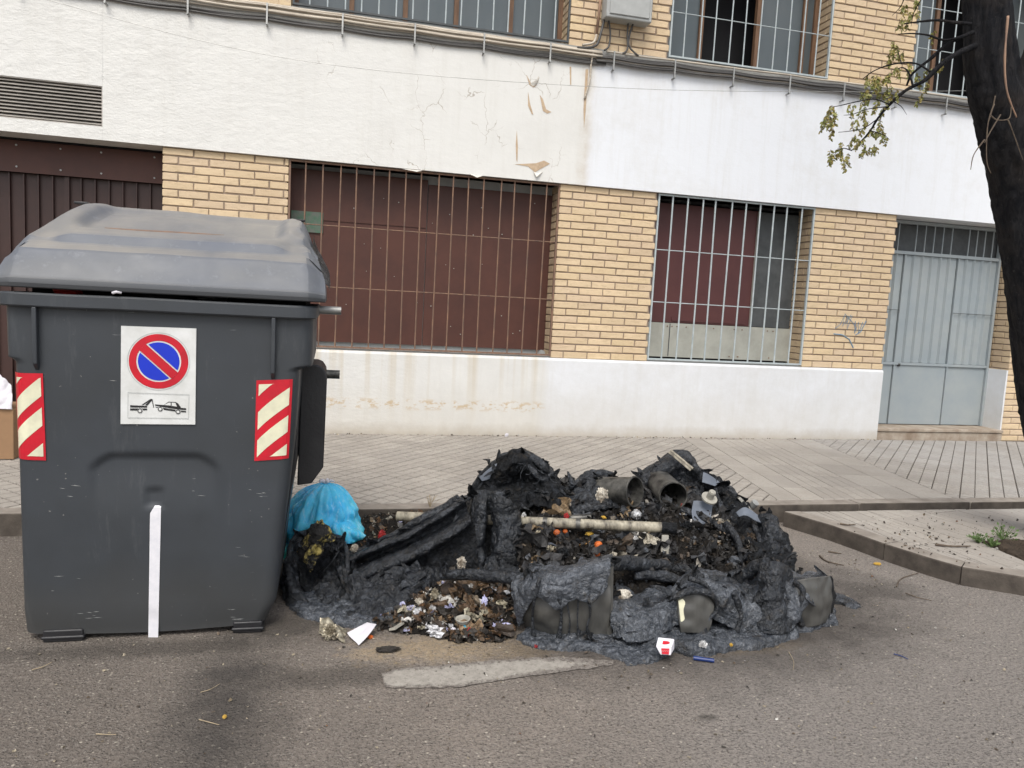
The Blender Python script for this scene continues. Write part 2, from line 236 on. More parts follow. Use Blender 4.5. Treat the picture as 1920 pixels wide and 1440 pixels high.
def mk_paint():
    t = NT('worn_road_paint'); e = t.attr('edge')[2]
    asp = t.mix(t.ramp(t.noise(75, 4, .9), .42, .62), (.24, .215, .19), (.07, .06, .052)); pnt = t.mix(t.ramp(t.noise(30, 5, .7), .35, .65), (.36, .335, .295), (.27, .25, .22)); pnt = t.mix(t.ramp(t.noise(90, 4, .85), .54, .66, 0, .7), pnt, (.12, .105, .09))
    k = t.ramp(t.math('ADD', e, t.math('MULTIPLY', t.math('SUBTRACT', t.noise(22, 7, .8), .5), 1.6)), .22, .42)
    return t.done(t.mix(k, asp, pnt), .9, t.bump(t.noise(90, 5, .7), .5, .004), spec=.2)
MT = dict(
    white=mk_white(), brick=mk_brick(), asphalt=mk_asphalt(), tile=mk_tile(), plastic=mk_plastic(), lid=mk_lid(), bark=mk_bark(), bag=mk_bag(), glass=mk_glass(), bluedoor=mk_rib(), scraps=mk_palette(),
    mortar=simple('brown_mortar', (.34, .265, .205), (.25, .195, .15), 12, .9, .6, 90, .006, spec=.1),
    soffit=simple('grey_soffit', (.36, .36, .34), (.25, .25, .24), 5, .9, .4),
    kerb=simple('kerb_granite', (.30, .27, .235), (.20, .175, .15), 7, .85, .5, 90, .004, spec=.25),
    kerbside=simple('dark_kerb_face', (.105, .09, .075), (.058, .049, .042), 9, .9, .6, 90, .004, spec=.2),  # darker tone for the upright kerb faces
    step=simple('worn_stone_step', (.42, .36, .29), (.25, .19, .14), 6, .85, .6, 40, .01),
    brown=simple('brown_painted_sheet', (.088, .030, .019), (.064, .022, .015), 2.5, .55, .12, 40, .003),
    brown2=simple('maroon_painted_sheet', (.095, .030, .028), (.078, .024, .024), 3, .55, .12, 40, .003),
    darkbrown=simple('dark_brown_gate_paint', (.050, .021, .016), (.035, .015, .012), 3, .5, .12),
    rust=simple('rusty_bar_paint', (.25, .145, .09), (.13, .085, .065), 24, .7, .4, 90, .002, stretch=(1, 1, .35)),
    bluebar=simple('pale_blue_bar_paint', (.46, .51, .52), (.36, .41, .42), 14, .5, .2, 80, .002),
    wood=simple('weathered_window_wood', (.20, .11, .06), (.11, .06, .035), 6, .7, .4, 60, .003, stretch=(4, 4, .5)),
    beige=simple('beige_board', (.42, .42, .37), (.33, .33, .29), 5, .8, .2),
    darkgrey=simple('dark_grey_panel', (.085, .092, .095), (.055, .06, .062), 7, .7, .3, 20, .006),
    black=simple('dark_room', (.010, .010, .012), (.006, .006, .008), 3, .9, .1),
    greensign=simple('faded_green_notice', (.06, .15, .09), (.14, .15, .13), 14, .6, .2),
    cablecream=simple('cream_cable', (.56, .50, .41), (.36, .31, .25), 8, .55, .2, stretch=(.5, 1, 6)),
    cabledark=simple('black_cable', (.045, .043, .042), (.085, .08, .075), 6, .5, .2, stretch=(.5, 1, 6)),
    conduit=simple('brown_conduit', (.36, .22, .14), (.22, .14, .10), 9, .6, .2),
    zinc=simple('galvanised_metal', (.45, .45, .43), (.28, .28, .27), 9, .5, .2, metal=.6),
    boxgrey=simple('grey_meter_box', (.42, .43, .42), (.34, .35, .34), 5, .6, .2),
    louvre=simple('louvre_metal', (.40, .37, .33), (.31, .29, .26), 7, .6, .2),
    blackpl=simple('black_plastic', (.014, .014, .016), (.022, .022, .024), 8, .42, .4, 70, .003),
    stickwhite=simple('sticker_white', (.72, .73, .72), (.58, .585, .56), 9, .45, .05),
    stickred=simple('sticker_red', (.58, .008, .024), (.44, .010, .022), 12, .4, .03),
    stickblue=simple('sticker_blue', (.008, .035, .55), (.008, .03, .48), 4, .4, .03),
    stickblack=simple('sticker_black', (.012, .012, .013), (.016, .016, .016), 4, .5, .03),
    stickline=simple('sticker_grey_line', (.38, .40, .38), (.45, .46, .45), 4, .5, .03),
    cream=simple('reflective_cream', (.76, .74, .54), (.60, .58, .43), 11, .4, .05),
    tape=simple('white_tape', (.76, .75, .78), (.66, .66, .70), 30, .5, .1),
    roadpaint=mk_paint(),
    melt=mk_burnt('melted_grey_plastic', (.007, .008, .010), (.018, .021, .026), (.066, .075, .090), .29, spec=.5),
    meltlt=mk_burnt('melted_pool_plastic', (.024, .028, .034), (.062, .071, .086), (.16, .175, .20), .24, spec=.7),  # paler copy of melt: sky sheen put into the colour of pool and drapes
    joint=simple('dark_joint', (.085, .07, .056), (.06, .05, .04), 12, .95, .5),
    meltdk=mk_burnt('charred_black_plastic', (.004, .0045, .005), (.008, .009, .011), (.030, .034, .041), .52, spec=.22),
    ash=mk_burnt('charred_ash', (.006, .005, .0045), (.014, .012, .010), (.036, .030, .023), .7, 1, 34, .03, .2),
    unburnt=simple('scorched_smooth_plastic', (.085, .083, .076), (.055, .054, .050), 7, .42, .3, 40, .004, stretch=(2, 2, .6)),
    bluegrey=simple('unburnt_blue_grey_plastic', (.15, .17, .205), (.10, .115, .14), 8, .5, .2),
    pipe=simple('scorched_pale_pipe', (.42, .38, .29), (.05, .042, .034), 13, .6, .4, 60, .003, stretch=(2.2, 1, 1)),
    steel=simple('sooty_steel', (.17, .165, .15), (.028, .028, .027), 15, .45, .3, 50, .003, metal=.5),
    washer=simple('dusty_steel_hub', (.42, .40, .34), (.25, .24, .21), 12, .5, .3),
    foil=simple('scorched_foil', (.55, .50, .38), (.10, .08, .055), 30, .3, .6, 60, .006, metal=.55),
    foil2=simple('bright_foil', (.70, .70, .70), (.32, .31, .3), 24, .28, .6, 60, .006, metal=.5),
    ashpaper=simple('scorched_paper', (.60, .56, .48), (.12, .09, .06), 26, .8, .5, 60, .005),
    paper=simple('white_paper', (.72, .70, .74), (.62, .60, .64), 12, .8, .2),
    lilac=simple('lilac_paper', (.45, .45, .75), (.6, .6, .72), 20, .7, .3),
    orange=simple('orange_peel', (.62, .14, .02), (.35, .08, .02), 20, .5, .4, 120, .003),
    yellow=simple('yellow_scrap', (.65, .40, .05), (.35, .22, .04), 20, .5, .4),
    redsc=simple('red_scrap', (.50, .02, .02), (.22, .015, .015), 20, .45, .4),
    cyan=simple('cyan_scrap', (.03, .45, .62), (.05, .3, .45), 20, .45, .3),
    burntwood=simple('burnt_shard', (.018, .015, .013), (.035, .028, .022), 20, .7, 1, 60, .01),
    cardboard=simple('brown_cardboard', (.32, .19, .10), (.26, .155, .085), 4, .85, .2),
    blueplast=simple('navy_plastic', (.012, .035, .16), (.01, .025, .11), 9, .35, .1),
    twig=simple('dry_twig', (.07, .05, .038), (.13, .10, .07), 30, .9, .4),
    paletwig=simple('pale_straw', (.42, .34, .22), (.30, .24, .16), 30, .9, .4),
    leaf=simple('leaf_green', (.14, .17, .035), (.24, .22, .06), 9, .55, .2),
    leaf2=simple('leaf_yellow', (.36, .29, .08), (.22, .17, .05), 9, .6, .2),
    weed=simple('weed_green', (.07, .13, .03), (.10, .15, .05), 30, .6, .2),
    soil=simple('tree_pit_soil', (.085, .066, .05), (.05, .04, .032), 18, .95, 1, 70, .02, spec=.1),
    yellowash=simple('yellow_foam_residue', (.50, .40, .12), (.014, .013, .012), 11, .7, 1, 40, .03, lo=.42, hi=.50),
    graf=simple('faded_blue_spray', (.10, .22, .38), (.25, .33, .36), 30, .8, .1),
    plasterflake=simple('tan_plaster', (.55, .42, .29), (.42, .31, .21), 18, .9, .5),
    peel=simple('lifted_white_paint', (.70, .68, .63), (.60, .57, .51), 10, .8, .3),
)

# ------------------------------------------------------------------ mesh helpers
class MB:
    def __init__(s): s.v = []; s.f = []; s.mi = []; s.r = []
    def add(s, vs, fs, mi=0, r=0.0):
        o = len(s.v); s.v += [tuple(v) for v in vs]; s.f += [tuple(i+o for i in f) for f in fs]; s.mi += [mi]*len(fs); s.r += [r]*len(fs)
    def box(s, x0, x1, y0, y1, z0, z1, mi=0, r=0.0):
        s.add([(x0, y0, z0), (x1, y0, z0), (x1, y1, z0), (x0, y1, z0), (x0, y0, z1), (x1, y0, z1), (x1, y1, z1), (x0, y1, z1)],
              [(0, 3, 2, 1), (4, 5, 6, 7), (0, 1, 5, 4), (1, 2, 6, 5), (2, 3, 7, 6), (3, 0, 4, 7)], mi, r)
    def obox(s, c, ax, ay, az, mi=0, r=0.0):
        c = Vector(c); P = [c+sx*ax+sy_*ay+sz*az for sz in (-1, 1) for sy_ in (-1, 1) for sx in (-1, 1)]
        s.add(P, [(0, 2, 3, 1), (4, 5, 7, 6), (0, 1, 5, 4), (1, 3, 7, 5), (3, 2, 6, 7), (2, 0, 4, 6)], mi, r)
    def cyl(s, a, b, r0, r1=None, n=14, caps=True, mi=0):
        a, b = Vector(a), Vector(b); r1 = r0 if r1 is None else r1; d = (b-a).normalized(); u = d.orthogonal().normalized(); w_ = d.cross(u)
        vs = [a+(u*math.cos(t)+w_*math.sin(t))*r0 for t in [2*math.pi*i/n for i in range(n)]] + [b+(u*math.cos(t)+w_*math.sin(t))*r1 for t in [2*math.pi*i/n for i in range(n)]]
        fs = [(i, (i+1) % n, n+(i+1) % n, n+i) for i in range(n)]
        if caps: fs += [tuple(range(n-1, -1, -1)), tuple(range(n, 2*n))]
        s.add(vs, fs, mi)
    def tube(s, pts, r, n=8, mi=0, wob=0, ns=14, caps=True):
        pts = [Vector(p) for p in pts]; rr = r if isinstance(r, (list, tuple)) else [r]*len(pts)
        vs = []; fs = []; u = None
        for i, p in enumerate(pts):
            d = (pts[min(i+1, len(pts)-1)]-pts[max(i-1, 0)]).normalized()
            u = (u - d*u.dot(d)).normalized() if u is not None and (u-d*u.dot(d)).length > 1e-4 else d.orthogonal().normalized()
            w_ = d.cross(u)
            for k in range(n):
                t = 2*math.pi*k/n; q = u*math.cos(t)+w_*math.sin(t); rad = rr[i]
                if wob: rad *= 1+wob*mn.noise((p+q*rr[i])*ns)
                vs.append(p+q*rad)
        for i in range(len(pts)-1):
            for k in range(n):
                a = i*n+k; b = i*n+(k+1) % n; fs.append((a, b, b+n, a+n))
        if caps: fs += [tuple(range(n-1, -1, -1)), tuple(range((len(pts)-1)*n, len(pts)*n))]
        s.add(vs, fs, mi)
    def prism(s, pts, off, mi=0):
        n = len(pts); pts = [Vector(p) for p in pts]; off = Vector(off)
        s.add(pts+[p+off for p in pts], [tuple(range(n-1, -1, -1)), tuple(range(n, 2*n))]+[(i, (i+1) % n, n+(i+1) % n, n+i) for i in range(n)], mi)
    def mesh(s, name, mats, smooth=False, rnd=False, fixn=True):
        me = bpy.data.meshes.new(name); me.from_pydata([tuple(v) for v in s.v], [], s.f)
        for m in (mats if isinstance(mats, (list, tuple)) else [mats]): me.materials.append(MT[m] if isinstance(m, str) else m)
        me.polygons.foreach_set('material_index', s.mi)
        if rnd:
            a = me.attributes.new('rnd', 'FLOAT', 'FACE'); a.data.foreach_set('value', s.r)
        me.update()
        if fixn:
            bm = bmesh.new(); bm.from_mesh(me); bmesh.ops.recalc_face_normals(bm, faces=bm.faces); bm.to_mesh(me); bm.free()
        if smooth:
            me.polygons.foreach_set('use_smooth', [True]*len(me.polygons))
            if smooth != 'all': me.set_sharp_from_angle(angle=math.radians(smooth if smooth is not True and smooth > 1 else 40))
        me.update(); return me
    def build(s, name, mats, parent=None, smooth=False, rnd=False, fixn=True, bevel=0, **kw):
        o = bpy.data.objects.new(name, s.mesh(name, mats, smooth, rnd, fixn)); C.objects.link(o)
        if parent is not None: o.parent = parent
        if bevel:
            b = o.modifiers.new('bevel', 'BEVEL'); b.width = bevel; b.segments = 3; b.limit_method = 'ANGLE'; b.angle_limit = math.radians(35)
            o.data.polygons.foreach_set('use_smooth', [True]*len(o.data.polygons)); o.data.set_sharp_from_angle(angle=math.radians(50))
        return tag(o, **kw)
def tag(o, label=None, cat=None, group=None, kind=None):
    if label: o['label'] = label
    if cat: o['category'] = cat
    if group: o['group'] = group
    if kind: o['kind'] = kind
    return o
def thing(name, label, cat, group=None, loc=(0, 0, 0)):
    o = bpy.data.objects.new(name, None); C.objects.link(o); o.empty_display_size = .1; return tag(o, label, cat, group)
def cr(P, t):
    """Catmull-Rom through list P at t in 0..1"""
    n = len(P)-1
    if n == 0: return P[0]
    x = min(max(t, 0), 1)*n; i = min(int(x), n-1); u = x-i
    a, b, c, d = P[max(i-1, 0)], P[i], P[i+1], P[min(i+2, n)]
    return .5*((2*b)+(c-a)*u+(2*a-5*b+4*c-d)*u*u+(3*b-a-3*c+d)*u*u*u)
def crv(pts, n): return [cr([Vector(p) for p in pts], i/(n-1)) for i in range(n)]
def ap(lst): return [at(*p) for p in lst]
# ------------------------------------------------------------------ road, pavement, kerbs
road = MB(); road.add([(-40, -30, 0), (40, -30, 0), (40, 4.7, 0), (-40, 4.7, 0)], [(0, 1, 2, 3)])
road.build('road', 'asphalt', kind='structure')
YK = 4.62
def zp(y): return .13+(y-YK)*.0065
pav = MB(); y0 = YK+.13; pav.add([(-20, y0, zp(y0)-.008), (20, y0, zp(y0)-.008), (20, 7.6, zp(7.6)-.008), (-20, 7.6, zp(7.6)-.008), (-20, y0, -.1), (20, y0, -.1)], [(0, 1, 2, 3), (4, 5, 1, 0)])
pavo = pav.build('pavement', 'joint', kind='structure')
kerb = MB(); kerb.box(-20, 20, YK+.02, YK+.125, -.05, .10)
kerbo = kerb.build('kerb', 'kerbside', kind='structure')
xk = -4.0; i = 0
while xk < 8:
    L = .97; m = MB(); m.box(xk+.004, xk+L-.004, YK+R.uniform(-.003, .003), YK+.128, -.04, .13+R.uniform(-.002, .002))
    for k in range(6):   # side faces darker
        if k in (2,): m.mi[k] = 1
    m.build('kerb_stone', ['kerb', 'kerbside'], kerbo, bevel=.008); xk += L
far = MB(); far.box(-20, -4.004, YK, YK+.128, -.04, .13); far.box(8, 20, YK, YK+.128, -.04, .13); far.build('kerb_run', 'kerb', kerbo)

def clip(poly, a, b):
    """keep the part of poly left of a->b"""
    out = []; n = len(poly)
    def sd(p): return (b[0]-a[0])*(p[1]-a[1])-(b[1]-a[1])*(p[0]-a[0])
    for i in range(n):
        p, q = poly[i], poly[(i+1) % n]; sp_, sq = sd(p), sd(q)
        if sp_ >= 0: out.append(p)
        if (sp_ >= 0) != (sq >= 0):
            t = sp_/(sp_-sq); out.append((p[0]+(q[0]-p[0])*t, p[1]+(q[1]-p[1])*t))
    return out
def clipreg(poly, reg):
    for i in range(len(reg)):
        poly = clip(poly, reg[i], reg[(i+1) % len(reg)])
        if len(poly) < 3: return []
    return poly
def area(p): return abs(sum(p[i][0]*p[(i+1) % len(p)][1]-p[(i+1) % len(p)][0]*p[i][1] for i in range(len(p))))/2
def cell(m, poly, zf, h, inset, r):
    if len(poly) < 3 or area(poly) < 2e-4: return
    cx = sum(p[0] for p in poly)/len(poly); cy_ = sum(p[1] for p in poly)/len(poly)
    size = math.sqrt(area(poly)); k0 = 1-inset/size; k1 = 1-(inset*2+.004)/size; n = len(poly)
    A = [(cx+(p[0]-cx)*k0, cy_+(p[1]-cy_)*k0) for p in poly]; B = [(cx+(p[0]-cx)*k1, cy_+(p[1]-cy_)*k1) for p in poly]
    m.add([(x, y, zf(y)-.0075) for x, y in A]+[(x, y, zf(y)-.0075+h) for x, y in B], [tuple(range(n, 2*n))]+[(i, (i+1) % n, n+(i+1) % n, n+i) for i in range(n)], 0, r)
pieces = []
def tiles(reg, ang, tw, th, nx, ny, zf, inset=.003, gu=.0, gv=.0, stretch=1, origin=(0, 0), parent=None):
    ca, sa = math.cos(ang), math.sin(ang); T = lambda u, v: (origin[0]+u*ca-v*sa, origin[1]+u*sa+v*ca)
    I = lambda x, y: ((x-origin[0])*ca+(y-origin[1])*sa, -(x-origin[0])*sa+(y-origin[1])*ca)
    uv = [I(*p) for p in reg]; u0, u1 = min(a for a, b in uv), max(a for a, b in uv); v0, v1 = min(b for a, b in uv), max(b for a, b in uv)
    for i in range(math.floor(u0/tw), math.ceil(u1/tw)):
        for j in range(math.floor(v0/th), math.ceil(v1/th)):
            m = MB(); r = R.random(); dz = R.uniform(-.0012, .0012)
            for a in range(nx):
                for b in range(ny):
                    ua, ub = (i+a/nx)*tw, (i+(a+1)/nx)*tw; va, vb = (j+b/ny)*th, (j+(b+1)/ny)*th
                    g = .0012; ua += g if a == 0 else 0; ub -= g if a == nx-1 else 0; va += g if b == 0 else 0; vb -= g if b == ny-1 else 0; ua += gu; ub -= gu; va += gv; vb -= gv
                    p = clipreg([T(ua, va), T(ub, va), T(ub, vb), T(ua, vb)], reg)
                    cell(m, p, zf, .0075+dz, inset, r)
            if m.f:
                c = np.mean(np.array(m.v), axis=0); pieces.append((c, m, parent))
YT0, YT1 = YK+.131, 7.168
def sx(x0, y): return x0+(y-4.75)*.18
S0, S1, S2, S3 = 3.17, 3.56, 4.09, 4.69
tiles([(-3.6, YT0), (sx(S0, YT0)-.002, YT0), (sx(S0, YT1)-.002, YT1), (-3.6, YT1)], math.radians(45), .2, .2, 2, 2, zp, .0010, gu=.0052, gv=.0036, parent=pavo)
sa = math.atan2(1, .18)
tiles([(sx(S0, YT0), YT0), (sx(S1, YT0)-.002, YT0), (sx(S1, YT1)-.002, YT1), (sx(S0, YT1), YT1)], sa-math.pi/2, .192, .4, 1, 1, zp, .0022, origin=(sx(S0, 4.75), 4.75), parent=pavo)
tiles([(sx(S1, YT0), YT0), (sx(S2, YT0)-.002, YT0), (sx(S2, YT1)-.002, YT1), (sx(S1, YT1), YT1)], sa-math.pi/2, .2607, .4, 3, 1, zp, .003, origin=(sx(S1, 4.75), 4.75), parent=pavo)
tiles([(sx(S2, YT0), YT0), (sx(S3, YT0)-.002, YT0), (sx(S3, YT1)-.002, YT1), (sx(S2, YT1), YT1)], sa-math.pi/2, .2955, .4, 1, 1, zp, .0022, origin=(sx(S2, 4.75), 4.75), parent=pavo)
tiles([(sx(S3, YT0), YT0), (10.0, YT0), (10.0, YT1), (sx(S3, YT1), YT1)], math.radians(45), .2, .2, 2, 2, zp, .0008, gu=.0075, gv=.0016, parent=pavo)

# island with the tree pit, a hand lower than the pavement behind it
IZ = .105; YI = YK-.085
ISL = [(3.10, YI)]+[tuple(gr(px, py, IZ))[:2] for px, py in ((1560, 984), (1616, 1003), (1661, 1019), (1680, 1025), (1747, 1046), (1804, 1062), (1860, 1071), (1916, 1080))]+[(4.2, 2.98), (9, 2.85), (9, YI)]
isl = MB(); n = len(ISL); isl.add([(x, y, IZ-.012) for x, y in ISL]+[(x, y, -.1) for x, y in ISL], [tuple(range(n))]+[(i, (i+1) % n, n+(i+1) % n, n+i) for i in range(n)])
_c = gr(1836, 1015, IZ); _a = gr(1920, 1012, IZ); _b = gr(1925, 1053, IZ); _u = (_a-_c).normalized(); _v = (_b-_c).normalized()
PIT = [tuple(q)[:2] for q in (_c, _c+_v*.52, _c+_v*.52+_u*1.1, _c+_u*1.1)]
islo = isl.build('paved_island', 'joint', kind='structure')
cut = [0, 3, 6, 9, 10]
def offs(k):
    p = Vector(ISL[k]); a = Vector(ISL[max(k-1, 0)]); b = Vector(ISL[min(k+1, 10)]); t_ = (b-a).normalized(); return p+Vector((-t_.y, t_.x))*.115
inner = [offs(k) for k in range(11)]; inner[0] = Vector((inner[0].x, YI)); inner[10] = Vector((9, inner[10].y))
for a, b in zip(cut[:-1], cut[1:]):
    pts = [Vector((*ISL[k], 0)) for k in range(a, b+1)]; ins = [Vector((*inner[k], 0)) for k in range(a, b+1)]
    m = MB(); k = len(pts); gap = .003
    d0 = (pts[1]-pts[0]).normalized()*gap; d1 = (pts[-1]-pts[-2]).normalized()*gap
    pts[0] += d0; ins[0] += d0; pts[-1] -= d1; ins[-1] -= d1
    out_ = [p+(p-q).normalized()*.012 for p, q in zip(pts, ins)]
    V = [(p.x, p.y, -.03) for p in out_]+[(p.x, p.y, IZ+.001) for p in out_]+[(p.x, p.y, IZ+.001) for p in ins]
    F = []; MI = []
    for q in range(k-1):
        F += [(q, q+1, k+q+1, k+q), (k+q, k+q+1, 2*k+q+1, 2*k+q)]; MI += [1, 0]
    m.add(V, F); m.add([V[0], V[k], V[2*k], (ins[0].x, ins[0].y, -.03)], [(0, 1, 2, 3)]); m.add([V[k-1], V[2*k-1], V[3*k-1], (ins[-1].x, ins[-1].y, -.03)], [(0, 1, 2, 3)])
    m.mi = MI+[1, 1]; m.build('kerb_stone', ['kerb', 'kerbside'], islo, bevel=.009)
zi = lambda y: IZ-.0015
# tiles laid along the left kerb; the pit is left open
_d1, _d2 = gr(1560, 971, IZ), gr(1723, 1025, IZ); ia = math.atan2(_d2.y-_d1.y, _d2.x-_d1.x)
def inside(x, y):
    P = [tuple(q)[:2] for q in inner]+[(9, YI)]; P[0] = (P[0][0], YI); return P
RG = inside(0, 0)
def slab(reg, **kw): tiles(reg, ia, .48, .36, 1, 3, zi, .0026, parent=islo, **kw)
P_ = [Vector(q) for q in PIT]
L1 = lambda y: 0
import itertools
def halfplanes(poly, A, B): return clip(poly, A, B)
big = []
# split the paved area into convex strips so that clipping stays simple
for k in range(10):
    a, b = inner[k], inner[k+1]; big.append([tuple(a), tuple(b), (b.x, YI-.002)]+([(a.x, YI-.002)] if k else []))
for q in big:
    if q[1][0]-q[0][0] < .004: continue
    # outside the pit: cut by the pit's edges
    e0, e1, e2, e3 = PIT
    far_ = clip(q, e3, e0) if False else None
    r1 = clip(q, e0, e3)            # beyond the far edge
    r1b = clip(q, e3, e0)
    r2 = clip(r1b, e1, e0) if len(r1b) > 2 else []   # nearer than the near edge
    for r_ in (r1, r2):
        if len(r_) > 2 and area(r_) > 1e-4: slab(r_)
pieces.sort(key=lambda t: (t[0][0]-0)**2+(t[0][1])**2)
def vis(c): return -.35 < c[0]/c[1]*1 < 1.02 and c[1] > 0 and not (c[0]/c[1] < -.02 and c[0]/c[1] > -.36)
good = {pavo.name: 0, islo.name: 0}; rest = {pavo.name: MB(), islo.name: MB()}
for c, m, par in pieces:
    if good[par.name] < 295 and -.55 < c[0]/c[1] < 1.05 and not (-.36 < c[0]/c[1] < -.03):
        m.build('paving_tile', 'tile', par, rnd=False, fixn=False); good[par.name] += 1
    else:
        q = rest[par.name]; o = len(q.v); q.v += m.v; q.f += [tuple(i+o for i in f) for f in m.f]; q.mi += m.mi; q.r += m.r
for par in (pavo, islo):
    if rest[par.name].f: rest[par.name].build('paving_tiles', 'tile', par, rnd=True, fixn=False, kind='stuff')
# faded painted line on the road
m = MB(); top = [(714, 1264), (760, 1254), (850, 1247), (950, 1238), (1050, 1234), (1150, 1240)]; bot = [(722, 1291), (775, 1292), (870, 1288), (960, 1273), (1060, 1261), (1150, 1248)]
T_ = crv([gr(*p) for p in top], 60); B_ = crv([gr(*p) for p in bot], 60); vs = []
for i in range(60):
    for j, q in enumerate((T_[i], T_[i].lerp(B_[i], .5), B_[i])):
        w_ = mn.noise(q*26)*.012+mn.noise(q*70)*.006; e = (T_[i]-B_[i]).normalized()
        vs.append((q.x+e.x*w_*(1 if j == 0 else -1 if j == 2 else 0), q.y+e.y*w_*(1 if j == 0 else -1 if j == 2 else 0), .004+.0004*(j == 1)))
m.add(vs, [(i*3+j, i*3+j+3, i*3+j+4, i*3+j+1) for i in range(59) for j in range(2)]); o = m.build('road_marking', 'roadpaint', smooth='all', kind='structure', fixn=False)
_a = o.data.attributes.new('edge', 'FLOAT', 'POINT'); _a.data.foreach_set('value', [(1.0 if j == 1 else .12)*min(1, i/3)*min(1, (59-i)/22) for i in range(60) for j in range(3)])

# ------------------------------------------------------------------ the building
YF = 7.2
A_, B__, C__, D__, E__, F__ = -1.43, -.392, 2.138, 3.16, 4.955, 5.972
ZB, ZP, ZT, ZU = .12, .925, 2.617, 3.93
bld = thing('building', 'long brick and white rendered building with barred windows behind the pavement', 'building')
# white band with a hole for the grille, plinth, soffits
band = MB(); YB = 7.168
VX0, VX1, VZ0, VZ1 = -3.2, -1.89, 2.725, 3.055
band.box(-9, VX0, YB, 7.75, ZT, 3.80); band.box(VX1, 12, YB, 7.75, ZT, 3.80)
band.box(VX0-.001, VX1+.001, YB, 7.75, ZT, VZ0); band.box(VX0-.001, VX1+.001, YB, 7.75, VZ1, 3.80)
band.build('white_band', 'white', bld)
led = MB(); led.box(-9, 12, 7.185, 7.7, 3.802, 3.905); led.build('ledge', 'soffit', bld)
pl = MB()
def plinth(x0, x1, yb=7.168, z1=ZP, m=pl):
    m.add([(x0, yb, 0), (x1, yb, 0), (x1, yb, z1-.022), (x0, yb, z1-.022), (x0, yb+.012, z1), (x1, yb+.012, z1), (x0, 7.46, z1+.012), (x1, 7.46, z1+.012), (x0, 7.46, 0), (x1, 7.46, 0)],
          [(0, 1, 2, 3), (3, 2, 5, 4), (4, 5, 7, 6), (1, 9, 7, 5, 2), (0, 3, 4, 6, 8), (8, 6, 7, 9)])
plinth(A_, F__-.008); pl.build('white_plinth', 'white', bld)
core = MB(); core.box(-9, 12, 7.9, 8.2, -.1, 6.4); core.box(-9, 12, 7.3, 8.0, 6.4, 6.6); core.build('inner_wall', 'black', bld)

def brick_mesh(i):
    rr = random.Random(i*7+1); m = MB(); j = lambda a: rr.uniform(-a, a)
    x0, x1, y0, y1, z0, z1 = -.5, .5, 0, .1, -.5, .5
    V = [(x0, y1, z0), (x1, y1, z0), (x1, y1, z1), (x0, y1, z1)]
    e = [(x0+j(.008), .0045, z0+j(.03)), (x1+j(.008), .0045, z0+j(.03)), (x1+j(.008), .0045, z1+j(.03)), (x0+j(.008), .0045, z1+j(.03))]
    g = [(e[0][0]+.014, j(.0016), e[0][2]+.06), (e[1][0]-.014, j(.0016), e[1][2]+.06), (e[2][0]-.014, j(.0016), e[2][2]-.06), (e[3][0]+.014, j(.0016), e[3][2]-.06)]
    m.add(V+e+g, [(8, 9, 10, 11), (4, 5, 9, 8), (5, 6, 10, 9), (6, 7, 11, 10), (7, 4, 8, 11), (0, 1, 5, 4), (1, 2, 6, 5), (2, 3, 7, 6), (3, 0, 4, 7)])
    return m
BV = [brick_mesh(i) for i in range(10)]; BM = [m.mesh('brick', 'brick') for m in BV]
NB = [0]
def bricks(parent, x0, x1, z0, z1, shift=0, indiv=True, y=YF, zi0=None, cs=.0705, bl=.2505, left_free=False):
    st = MB(); nr = round((z1-z0)/cs); cs = (z1-z0)/nr
    for r_ in range(nr):
        zc = z0+(r_+.5)*cs; xs = x0-(bl*.5 if (r_+shift) % 2 else 0)-.0; xs += .0
        k = 0
        while xs < x1-.01:
            a = max(xs, x0-.0)+(.006 if xs > x0 else 0); b = min(xs+bl, x1)-(.006 if xs+bl < x1 else 0); xs += bl; k += 1
            if b-a < .02: continue
            a += R.uniform(-.0015, .0015); b += R.uniform(-.0015, .0015)
            yy = y+R.uniform(-.002, .0025); v = R.randrange(10); zz = zc+R.uniform(-.0012, .0012); hh = cs-.0125+R.uniform(-.0015, .0012)
            ind = indiv(a, zc) if callable(indiv) else indiv
            if ind and NB[0] < 298:
                o = bpy.data.objects.new('brick', BM[v]); C.objects.link(o); o.parent = parent; o.location = ((a+b)/2, yy, zz); o.scale = (b-a, 1, hh); NB[0] += 1
            else:
                st.add([((a+b)/2+q[0]*(b-a), yy+q[1], zz+q[2]*hh) for q in BV[v].v], BV[v].f, 0, R.random())
    return st
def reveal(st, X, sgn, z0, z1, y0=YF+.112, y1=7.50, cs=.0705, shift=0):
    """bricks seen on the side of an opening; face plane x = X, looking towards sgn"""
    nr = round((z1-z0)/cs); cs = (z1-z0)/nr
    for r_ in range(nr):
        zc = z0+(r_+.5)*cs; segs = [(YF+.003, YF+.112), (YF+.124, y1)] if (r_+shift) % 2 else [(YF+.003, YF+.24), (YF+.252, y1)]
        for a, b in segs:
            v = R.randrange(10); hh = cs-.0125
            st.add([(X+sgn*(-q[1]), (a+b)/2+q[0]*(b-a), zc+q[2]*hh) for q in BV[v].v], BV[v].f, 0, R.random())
def pillar(name, x0, x1, z0, z1, shift, indiv, revL=True, revR=True, label=None):
    m = MB(); m.box(x0+.010, x1-.010, YF+.009, 7.5, z0, z1)
    p = m.build(name, 'mortar', bld)
    if label: p['label'] = label
    st = bricks(p, x0, x1, z0, z1, shift, indiv)
    if revL: reveal(st, x0, -1, z0, z1, shift=shift)
    if revR: reveal(st, x1, 1, z0, z1, shift=shift)
    if st.f: st.build('bricks', 'brick', p, rnd=True, fixn=False, kind='stuff')
    return p
pillar('brick_pillar', C__, D__, ZP, ZT, 1, True, revR=False)
